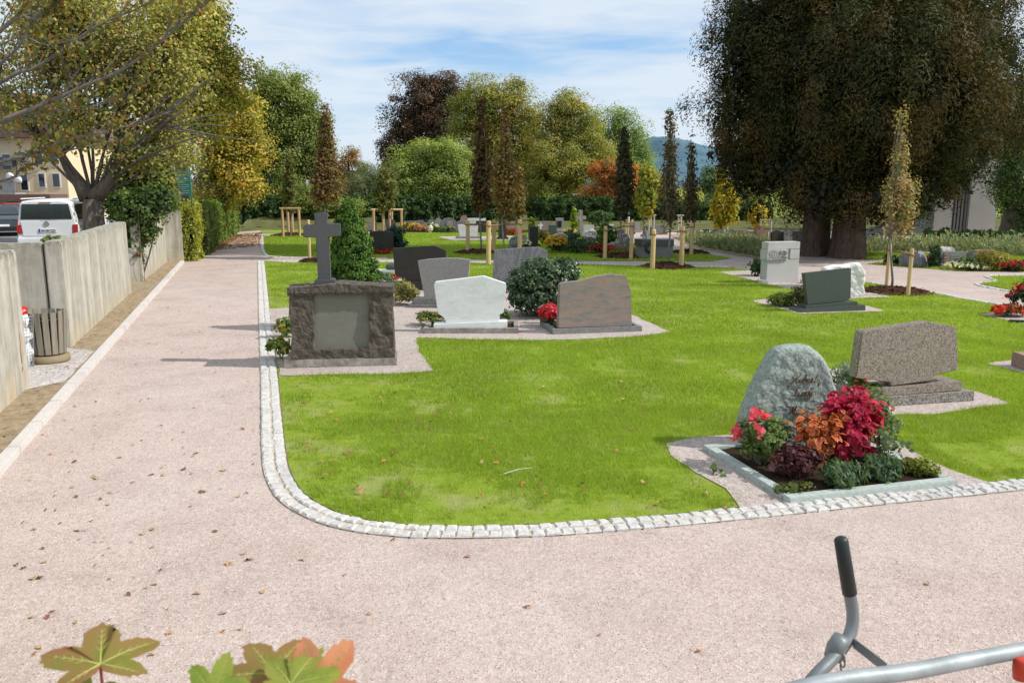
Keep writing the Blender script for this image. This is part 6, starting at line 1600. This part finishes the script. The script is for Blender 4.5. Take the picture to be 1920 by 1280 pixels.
def car(name, label, loc, rz, mat, grp=None, zb=.3):
    e = empty(name, loc, rz, label, 'car', grp)
    def sec(w, zt, belt=.85, wt=None):
        wt = wt or w*.80; r_ = [(-w*.95, .25), (-w, .45), (-w, belt), (-w*.96, min(belt+.03, zt-.02)), (-wt, zt-.05), (-wt*.7, zt)]
        return r_+[(-a, b) for a, b in r_[::-1]]
    loft([(0, sec(.80, .82, .75, .78)), (.15, sec(.86, .92, .85, .82)), (.5, sec(.87, 1.0, .88, .8)), (1.1, sec(.88, 1.40)), (2.2, sec(.88, 1.43)), (3.0, sec(.88, 1.0, .88, .8)), (4.1, sec(.82, .72, .68, .8))], 'body', mat, e, False, .03)
    for s_ in (-1, 1):
        mb = MB(); mb.add([(s_*.875, .95, .92), (s_*.875, 2.75, .92), (s_*.735, 2.2, 1.34), (s_*.735, 1.15, 1.34)], [(0, 1, 2, 3)]); mb.v = [(a+s_*.02, b, c_) for a, b, c_ in mb.v]; mb.build('side_window', M['glass'], e)
        mb = MB(); mb.box(min(s_*.55, s_*.84), max(s_*.55, s_*.84), -.02, .2, .6, .78); mb.build('tail_lamp', M['tail'], e, bevel=.01)
        for y_ in (.75, 3.2): wheel(e, s_*.78, y_, .31, .2)
    mb = MB(); mb.add([(-.68, .52, 1.03), (.68, .52, 1.03), (.6, 1.07, 1.37), (-.6, 1.07, 1.37)], [(0, 1, 2, 3)]); mb.v = [(a, b-.02, c_+.02) for a, b, c_ in mb.v]; mb.build('rear_window', M['glass'], e)
    mb = MB(); mb.box(-.24, .24, -.03, .03, .48, .58); mb.build('number_plate', M['whiteplastic'], e)
    mb = MB(); mb.box(-.83, .83, -.05, .1, .28, .46); mb.build('bumper', M['black'], e, bevel=.02)
    return e
v = W(8, 430, 41); car('car', 'dark blue grey car behind the van at the left edge', (v.x, 41, .3), R(30), 'darkcar')
v = W(26, 420, 47); car('car', 'red car just left of the white van', (v.x, 47, .3), R(24), 'red')
v = W(-40, 425, 50); car('car', 'second red car at the far left edge behind the dark one', (v.x, 50, .3), R(24), 'red')
for (px, Y, mt, lb) in [(875, 84, 'silver', 'silver car behind the hedge, left of the trunk of the orange brown column'), (965, 84, 'white', 'white car seen through the gap in the far hedge'), (1110, 88, 'silver', 'silver car behind the hedge under the orange tree'), (1085, 92, 'darkcar', 'blue grey car behind the hedge near the tall brown cross')]:
    v = W(px, 400, Y); car('car', lb, (v.x, Y, 0.35), R(75), mt)

# ------------------------------------------------------------------ buildings
def apartment():
    Y = 58; k = mpp(Y); X0 = W(-260, 340, Y).x; X1 = W(127, 340, Y).x; w = X1-X0
    e = empty('apartment_building', (X1, Y, .3), 0, 'yellow apartment house with balconies and brown roof behind the parked van', 'building')
    zt = W(0, 268, Y).z; 
    mb = MB(); mb.box(-w, 0, 0, 11, 0, zt); mb.build('wall', M['yellowwall'], e)
    mb = MB(); mb.prism(ccw([(-w-.6, zt+.004), (.6, zt+.004), (-.6, zt+2.6), (-w+.6, zt+2.6)]), -.8, 11.5); mb.build('roof', M['rooftile'], e)
    def px2(px): return W(px, 340, Y).x-X1
    def pz(py): return W(60, py, Y).z-.3
    for (a, b, t, bt) in [(-60, -35, 300, 330), (10, 24, 290, 318), (40, 52, 330, 356), (74, 84, 326, 350), (100, 112, 326, 350), (74, 84, 285, 308), (100, 112, 285, 308), (-10, 0, 330, 356), (40, 52, 285, 305), (-60, -35, 340, 356), (10, 30, 378, 400), (60, 75, 378, 400)]:
        fr_ = MB().box(px2(a)-.08, px2(b)+.08, -.04, -.004, pz(bt)-.08, pz(t)+.08).build('window', M['whiteplastic'], e)
        MB().box(px2(a), px2(b), -.06, -.043, pz(bt), pz(t)).build('pane', M['glass'], fr_)
    for (a, b, yt, yb2) in [(-120, 48, 340, 361)]:
        s_ = MB().box(px2(a), px2(b), -1.4, -.004, pz(yb2)-.2, pz(yb2)).build('balcony', M['greybldg'], e)
        mb = MB(); n = 60
        for i in range(n+1): x_ = px2(a)+(px2(b)-px2(a))*i/n; mb.box(x_-.055, x_+.055, -1.4, -1.36, pz(yb2)+.003, pz(yt))
        mb.box(px2(a), px2(b), -1.42, -1.34, pz(yt)+.003, pz(yt)+.08); mb.build('railing', M['galv'], s_)
    MB().box(px2(-150), px2(124), -2.2, -.004, pz(374), pz(364)).build('canopy', M['rooftile'], e)
    mb = MB(); mb.prism(ccw([(px2(-100), pz(312)), (px2(35), pz(312)), (px2(35), pz(296)), (px2(-100), pz(296))]), -1.5, -.004); mb.build('awning', M['darkcar'], e)
    for (px, py) in [(48, 332), (62, 338)]:
        mb = MB(); c = Vector((px2(px), -1.7, pz(py))); 
        for i in range(1): mb.lathe([(.02, 0), (.26, .06), (.28, .07), (.02, .02)], n=20)
        mb.v = [(c.x+a, c.y-c_, c.z+b) for a, b, c_ in mb.v]; mb.build('satellite_dish', M['whiteplastic'], e, True)
apartment()
def chapel():
    Y = 47; X0 = W(1752, 400, Y).x; X1 = W(1868, 400, Y).x; k = mpp(Y); w = X1-X0
    e = empty('chapel', (X0, Y, 0), 0, 'pale grey plaster building with a dark louvred opening behind the giant conifer', 'building')
    def px2(px): return W(px, 400, Y).x-X0
    zt = 6.5
    a, b = px2(1785), px2(1817)
    mb = MB(); mb.box(0, a, 0, 7, 0, zt); mb.box(b, w, 0, 7, 0, zt); mb.box(a+.002, b-.002, .004, 7, 3.4, zt); mb.build('wall', M['greybldg'], e)
    MB().box(a, b, .6, .7, 0, 3.4).build('door_recess', M['darkcar'], e)
    for i in range(5):
        x_ = a+(b-a)*(i+.5)/5; MB().box(x_-.05, x_+.05, .2, .5, 0, 3.39).build('louvre', M['midgrey'], e)
    MB().box(-.5, w+.5, -.6, 7.5, zt+.004, zt+.3).build('roof', M['rooftile'], e)
chapel()
x0_ = W(552, 400, 78).x
e = empty('distant_house', (x0_, 90, 0), 0, 'pale distant house wall glimpsed behind the linden trees left of the centre', 'building')
MB().box(0, 6, 0, 6, 0, 3).build('wall', M['whitewall'], e); mb = MB(); mb.prism(ccw([(-.4, 3.004), (6.4, 3.004), (3, 4.2)]), -.4, 6.4); mb.build('roof', M['rooftile'], e)
MB().box(1, 1.9, -.05, -.004, 1, 2.6).build('window', M['glass'], e); MB().box(3.6, 4.5, -.05, -.004, 1, 2.6).build('window', M['glass'], e)
f = W(581, 380, 64); e = empty('banner_flag', (f.x, 64, 0), 0, 'narrow pink and white banner on a pole behind the dark hedge', 'banner')
MB().box(-.22, .0, 0, .03, 1.8, 3.1).build('white_cloth', M['whiteplastic'], e); mb = MB(); mb.box(.003, .14, 0, .03, 1.8, 3.1); M['pink'] = plain('pink cloth', (.55, .08, .2), .8); mb.build('pink_cloth', M['pink'], e); mb = MB(); mb.tube([(.18, .02, -.1), (.18, .02, 3.3)], .035, 8); mb.build('pole', M['galv'], e)

# ------------------------------------------------------------------ fallen leaves
def leaf_mesh(i):
    r_ = random.Random(i); mb = MB(); n = 9; L_ = 1.0; vs = []
    for k_ in range(n):
        t = k_/(n-1); w_ = math.sin(PI*t**.8)*.30*(.8+.4*r_.random()); vs += [(t-.5, -w_, .10*math.sin(t*5+i)+.12*w_), (t-.5, 0, .10*math.sin(t*5+i)), (t-.5, w_, .10*math.sin(t*5+i)+.22*w_)]
    fs = []
    for k_ in range(n-1):
        a = k_*3; fs += [(a, a+3, a+4, a+1), (a+1, a+4, a+5, a+2)]
    mb.add(vs, fs); me_o = mb.build('leaf', M['dryleaf'+str(i % 3)]); me = me_o.data; bpy.data.objects.remove(me_o); return me
M['dryleaf0'] = plain('dry orange leaf', (.42, .17, .06), .8, var=.4, scale=4)
M['dryleaf1'] = plain('dry brown leaf', (.20, .085, .045), .8, var=.4, scale=4)
M['dryleaf2'] = plain('dry ochre leaf', (.40, .26, .11), .8, var=.4, scale=4)
LM = [leaf_mesh(i) for i in range(9)]
gpoly = [tuple(p) for p in gravel]
def drop(px, py, s_, grp, lb, z_=.01):
    x_, y_ = G(px, py); o = bpy.data.objects.new('fallen_leaf', random.choice(LM)); COL.objects.link(o)
    o.location = (x_, y_, z_); o.rotation_euler = (random.uniform(-.3, .3), random.uniform(-.3, .3), random.uniform(0, 6.28)); o.scale = (s_, s_, s_)
    tag(o, lb, 'leaf', grp)
GL = 'fallen leaves on the pink gravel'; LL = 'dry brown fallen leaf lying on the pink gravel path'
for (px, py) in [(175, 895), (62, 1085), (75, 1083), (430, 1058), (466, 1050), (492, 1110), (568, 1050), (318, 1188), (738, 1012), (990, 1137), (1738, 1095), (180, 898), (250, 905), (285, 890), (145, 995), (455, 805), (140, 762), (95, 852), (380, 923), (225, 858), (345, 880), (420, 882), (368, 850), (45, 1065), (30, 1060), (285, 993), (140, 866), (475, 870)]:
    drop(px, py, random.uniform(.05, .08), GL, LL)
cnt = 0
while cnt < 150:
    px = random.uniform(20, 500) if random.random() < .85 else random.uniform(500, 1900); py = 495+(1240-495)*random.random()**1.6
    if px > 500 and py < 1000: continue
    if px < 345-(py-492)/1.166+8: continue
    drop(px, py, random.uniform(.025, .055)*(1.25 if py < 600 else 1), GL, LL); cnt += 1
GLL = 'fallen leaves on the lawn'; LLL = 'orange brown fallen leaf lying on the near lawn grass'
for _ in range(110):
    t = random.random()**2.2; px = 535+t*850+random.uniform(0, 60); py = random.uniform(700, 960)
    if px < 560+max(0, py-900)*3: continue
    drop(px, py, random.uniform(.045, .075), GLL, LLL, .045)
# twig on the lawn
mb = MB(); a = Vector((*G(945, 897), .05)); b = Vector((*G(998, 886), .055)); mb.tube([a, a.lerp(b, .5)+Vector((0, .01, .01)), b], [.006, .005, .003], 5); o = mb.build('twig', M['whitewood']); tag(o, 'pale thin twig lying on the near lawn', 'twig')
# leaf litter on the far part of the path (countless)
def litter(name, poly, n, size, pal, label, z_=.012):
    poly = gp(poly); P = np.array(poly); Q = np.c_[rng.uniform(P[:, 0].min(), P[:, 0].max(), n*5), rng.uniform(P[:, 1].min(), P[:, 1].max(), n*5)]; Q = Q[in_poly(Q, poly)][:n]; m = len(Q)
    V, F, K = leaves(np.c_[Q, np.full(m, z_)+rng.random(m)*.02], np.array([0, 0, 1])+rng.normal(size=(m, 3))*.35, size*(.6+.7*rng.random(m)), pal_pick(pal, m)*(.6+.7*rng.random((m, 1))), 'diamond')
    return tag(np_mesh(name, V, F, K, M['leaf']), label, 'leaf litter', kind='stuff')
LIT = [((.36, .19, .09), 3), ((.26, .13, .07), 3), ((.42, .29, .15), 2)]
litter('leaf_litter', [(385, 472), (398, 462), (455, 438), (490, 436), (492, 462), (420, 468)], 1500, .10, LIT, 'scattered orange brown leaves on the far part of the path')
litter('leaf_litter', [(390, 466), (400, 458), (445, 440), (455, 441), (425, 460), (400, 474)], 1500, .10, LIT, 'leaves heaped along the foot of the far hedge')
litter('leaf_litter', [(5, 820), (57, 725), (245, 552), (330, 492), (343, 492), (200, 640), (60, 770), (5, 836)], 700, .04, LIT+[((.1, .14, .03), 2)], 'small leaf bits and weeds on the soil strip by the walls', .06)
# loose pebbles and crumbs that break up the raked gravel
def pebbles(n, x0, x1, y0, y1, s0, s1, label):
    Q = np.c_[rng.uniform(x0, x1, n), rng.uniform(y0, y1, n)]; Q = Q[np.abs(Q[:, 0]) < Q[:, 1]*.66+.3]
    Q = Q[in_poly(Q, gpoly) & ~in_poly(Q, [tuple(p) for p in offset(EDGE, -.16)[::8]]+gp([(2800, 500), (489, 490)]))]; m = len(Q)
    s_ = rng.uniform(s0, s1, m)[:, None, None]; T = np.array([(-1, -.8, 0), (1, -.9, 0), (.9, 1, 0), (-.9, .8, 0), (0.1, 0, .9)])
    a = rng.random(m)*2*PI; R_ = np.stack([np.stack([np.cos(a), -np.sin(a), 0*a], 1), np.stack([np.sin(a), np.cos(a), 0*a], 1), np.stack([0*a, 0*a, 0*a+1], 1)], 1)
    V = np.einsum('nij,kj->nki', R_, T)*s_*(.7+.6*rng.random((m, 5, 3)))+np.c_[Q, np.zeros(m)][:, None]
    F = np.array([(0, 1, 4), (1, 2, 4), (2, 3, 4), (3, 0, 4)]); F = (F[None]+(np.arange(m)*5)[:, None, None]).reshape(-1, 3)
    c = pal_pick([((.52, .40, .35), 4), ((.30, .2, .17), 2), ((.72, .64, .6), 2), ((.16, .11, .1), 1)], m)
    tag(np_mesh('gravel_grains', V.reshape(-1, 3), F, np.repeat(c, 4, 0), M['grain']), label, 'gravel', kind='stuff')
M['grain'] = leaf_mat('gravel grain', 0.0, .9, .01)
pebbles(170000, -6, 6, 3.8, 9.5, .0018, .0045, 'loose pink gravel grains covering the near path')
pebbles(60000, -9, 0, 9.5, 20, .003, .006, 'loose pink gravel grains covering the farther path')

# ------------------------------------------------------------------ barrier with lever in the foreground
def barrier():
    def q(px, py, Y): return W(px, py, Y)
    Y = 1.75
    org = W(1560, 1280, Y); e = empty('barrier_frame', (org.x, Y, 0), 0, 'galvanised tubular frame with a bent lever and black rubber grip at the lower right', 'barrier')
    o_ = Vector((org.x, Y, 0))
    k = mpp(Y, 1.6)
    rt = [W(1380, 1320, 1.62)-o_, W(1560, 1277, 1.66)-o_, W(1700, 1259, 1.72)-o_, W(1800, 1240, 1.80)-o_, W(1920, 1218, 1.88)-o_, W(2050, 1196, 1.98)-o_]
    mb = MB(); mb.tube(cat_rom([tuple(p) for p in rt], 6), .0185, 20); r_ = mb.build('rail', M['galv'], e, True)
    for P_ in (rt[0], rt[-1]):
        mb = MB(); mb.tube([P_, (P_.x, P_.y, -.02)], .0185, 16); mb.build('leg', M['galv'], e, True)
    mb = MB(); mb.tube([(rt[0].x, rt[0].y, .5), (rt[-1].x, rt[-1].y, .5)], .0185, 12); mb.build('lower_rail', M['galv'], e, True)
    Yl = 1.95
    lv = [W(1440, 1380, 1.80)-o_, W(1520, 1277, 1.86)-o_, W(1560, 1235, 1.90)-o_, W(1584, 1207, 1.93)-o_, W(1596, 1180, 1.95)-o_, W(1599, 1150, 1.96)-o_, W(1593, 1110, 1.96)-o_]
    L2 = [Vector(p) for p in cat_rom([tuple(p) for p in lv], 6)]
    mb = MB(); mb.tube(L2, .0155, 18); lever = mb.build('lever', M['galvd'], e, True)
    a, b = W(1593.5, 1114, 1.96)-o_, W(1577, 1012, 1.97)-o_
    d = (a-b).normalized(); mb = MB()
    mb.tube([a, a.lerp(b, .02), a.lerp(b, .5), b, b-d*.006, b-d*.010], [.0158, .0182, .0180, .0172, .0135, .006], 20); mb.build('grip', M['grip'], lever, True)
    # clamp shoe and strap
    c = W(1572, 1212, 1.92)-o_
    mb = MB(); mb.tube([c+Vector((-.012, 0, -.03)), c+Vector((-.004, 0, .0)), c+Vector((.006, 0, .028))], [.022, .024, .019], 16); mb.build('clamp', M['galvd'], e, True)
    s0_, s1_ = W(1600, 1204, 1.93)-o_, W(1662, 1252, 1.80)-o_
    dd = (s1_-s0_).normalized(); up = Vector((0, 0, 1)); sd_ = dd.cross(up).normalized(); vv = sd_.cross(dd)
    mb = MB(); w_ = .0125; t_ = .0025
    vs = [p+vv*w_*i+sd_*t_*j for p in (s0_, s1_) for i, j in ((-1, -1), (1, -1), (1, 1), (-1, 1))]
    mb.add(vs, [(0, 1, 5, 4), (1, 2, 6, 5), (2, 3, 7, 6), (3, 0, 4, 7), (3, 2, 1, 0), (4, 5, 6, 7)]); mb.build('strap', M['galvd'], e, bevel=.001)
    # chain
    c0 = W(1583, 1232, 1.90)-o_
    ch = None
    for i in range(7):
        cc = c0+Vector((-.0045*i-.002*(i > 2), -.004*i, -.0135*i)); mb = MB()
        ax = Vector((1, .2, 0)) if i % 2 else Vector((.2, 1, .1)); ax.normalize()
        mb.tube([cc+ax*.0055*math.cos(t)+Vector((-.25, 0, 1)).normalized()*.0105*math.sin(t) for t in [2*PI*k_/14 for k_ in range(15)]], .0022, 7); mb.build('chain_link', M['chainm'], e, True)
    # red clamp at the right edge
    rc = W(1915, 1248, 1.84)-o_
    mb = MB(); mb.lathe([(.004, -.035), (.016, -.033), (.019, -.01), (.019, .016), (.012, .02)], n=18); mb.v = [(rc.x+x_, rc.y+y_, rc.z+z_) for x_, y_, z_ in mb.v]; mb.build('red_fitting', M['redplastic'], e, True)
M['chainm'] = plain('steel chain', (.22, .22, .22), .45, .8)
barrier()

# ------------------------------------------------------------------ maple sapling in the foreground
def maple_leaf_mat(name, c0, c1_, c2_):
    m, nt, b, o = new_mat(name); v = coords(nt, 'Object')
    f = noise(nt, v, 14, 5, .6)
    base = ramp(nt, f, [(.35, c0), (.5, c1_), (.68, c2_)])
    L(nt, base, b.inputs['Base Color']); b.inputs['Roughness'].default_value = .55
    t = N(nt, 'ShaderNodeBsdfTranslucent'); L(nt, mix(nt, base, (1.4, 1.2, .5), 1, 'MULTIPLY'), t.inputs[0])
    mx = N(nt, 'ShaderNodeMixShader'); mx.inputs[0].default_value = .4; L(nt, b.outputs[0], mx.inputs[1]); L(nt, t.outputs[0], mx.inputs[2]); L(nt, mx.outputs[0], o.inputs[0])
    bump(nt, b, noise(nt, v, 60, 4), .15, .003); return m
M['mapleA'] = maple_leaf_mat('maple leaf olive and copper', (.17, .22, .035), (.26, .19, .06), (.30, .13, .07))
M['mapleB'] = maple_leaf_mat('maple leaf green', (.17, .26, .04), (.27, .33, .06), (.33, .30, .08))
M['mapleC'] = maple_leaf_mat('maple leaf salmon', (.62, .24, .13), (.66, .30, .18), (.55, .36, .13))
M['vein'] = plain('leaf vein', (.42, .45, .12), .6)
M['stalk'] = plain('red leaf stalk', (.45, .09, .08), .5)
def maple():
    x_, y_ = W(330, 1300, .95).x, .95
    e = empty('maple_sapling', (x_, y_, 0), 0, 'maple sapling with copper, green and salmon leaves at the lower left', 'sapling')
    o_ = Vector((x_, y_, 0))
    mb = MB(); mb.tube([(0, 0, -.05), (.01, 0, .6), (-.02, .02, 1.2), (0, 0, 1.75)], [.012, .010, .008, .005], 8); mb.build('stem', M['twig'], e, True)
    LB = [(0, 1.0), (58, .92), (-58, .92), (118, .62), (-118, .62)]
    def outline():
        pts = []
        lobes_ = sorted([(116, .66), (58, .92), (0, 1.0), (-58, .92), (-116, .66)], reverse=True)
        for i, (a, l) in enumerate(lobes_):
            for da, rr in ((26, .56), (23, .66), (19, .70), (18, .78), (12, .81), (10, .90), (4, .93), (0, 1.0), (-4, .93), (-10, .90), (-12, .81), (-18, .78), (-19, .70), (-23, .66), (-26, .56)):
                pts.append((a+da, l*rr))
            if i < 4: pts.append(((a+lobes_[i+1][0])/2, .50))
        pts.append((-165, .16)); pts.append((180, .02)); pts.append((165, .16))
        return [(math.radians(a), r) for a, r in pts]
    def leaf(cpx, cpy, Y, rpx, ang, tilt, mat, sd_):
        r_ = random.Random(sd_); c = W(cpx, cpy, Y)-o_; s_ = rpx*mpp(Y, 1.8)
        pts = outline(); mb = MB()
        vs = []; K_ = 6
        def P(a, r):
            cup = .07*r*r*math.cos(2*a+sd_)+.02*math.sin(5*a+sd_)*r-.14*r*r+.05*abs(math.sin(3.1*a))*r
            return Vector((r*math.sin(a), r*math.cos(a), cup))
        for (a, r) in pts:
            a += r_.uniform(-.02, .02); r *= r_.uniform(.96, 1.04)
            for k_ in range(1, K_+1): vs.append(P(a, r*k_/K_))
        n = len(pts); vs.append(Vector((0, 0, 0)))
        fs = []
        for i in range(n):
            j = (i+1) % n
            for k_ in range(K_-1): fs.append((i*K_+k_, i*K_+k_+1, j*K_+k_+1, j*K_+k_))
            fs.append((n*K_, i*K_, j*K_))
        from mathutils import Euler
        Rm = Euler((tilt[0], tilt[1], 0)).to_matrix() @ Euler((0, 0, ang)).to_matrix()
        T_ = lambda p: Rm @ (p*s_)
        mb.add([T_(v) for v in vs], fs); o = mb.build('leaf', M[mat], e, True); o.location = c
        mv = MB()
        for (a, l) in [(118, .55), (58, .82), (0, .93), (-58, .82), (-118, .55)]:
            a = math.radians(a); mv.tube([T_(P(a, l*t)+Vector((0, 0, .008))) for t in (0, .25, .5, .75, 1)], [s_*.012, s_*.010, s_*.008, s_*.005, s_*.002], 5)
            for t in (.3, .48, .64, .8):
                for sg in (-1, 1):
                    ln_ = .30*l*(1.05-t); x0v, y0v = l*t*math.sin(a), l*t*math.cos(a)
                    pv = [(x0v+ln_*u_*math.sin(a+sg*(.75-.2*u_)), y0v+ln_*u_*math.cos(a+sg*(.75-.2*u_))) for u_ in (0, .5, 1)]
                    mv.tube([T_(P(math.atan2(q_[0], q_[1]), math.hypot(*q_))+Vector((0, 0, .004))) for q_ in pv], [s_*.005, s_*.004, s_*.002], 4)
        vv = mv.build('veins', M['vein'], o, True)
        mp = MB(); end = Vector((0, .06, 1.45+.1*r_.random()))-c
        st = T_(Vector((0, 0, -.003))); mp.tube([st, st+Vector((0, 0, -.03)), st.lerp(end, .4)+Vector((0, 0, -.03)), end], [.0022, .002, .002, .002], 6); mp.build('stalk', M['stalk'], o, True)
    # tilt[0]: about X so that the leaf faces the camera
    leaf(188, 1245, 1.03, 128, R(24), (R(10), R(6)), 'mapleA', 1)
    leaf(165, 1300, 1.02, 95, R(150), (R(20), R(-20)), 'mapleB', 2)
    leaf(510, 1262, 1.05, 105, R(40), (R(16), R(8)), 'mapleA', 3)
    leaf(545, 1282, 1.00, 100, R(-20), (R(18), R(-5)), 'mapleB', 4)
    leaf(592, 1290, 1.03, 100, R(-38), (R(68), R(0)), 'mapleC', 5)
    leaf(400, 1300, 1.00, 72, R(10), (R(55), R(30)), 'mapleB', 6)
    leaf(445, 1305, 1.04, 78, R(-30), (R(35), R(0)), 'mapleA', 7)
maple()
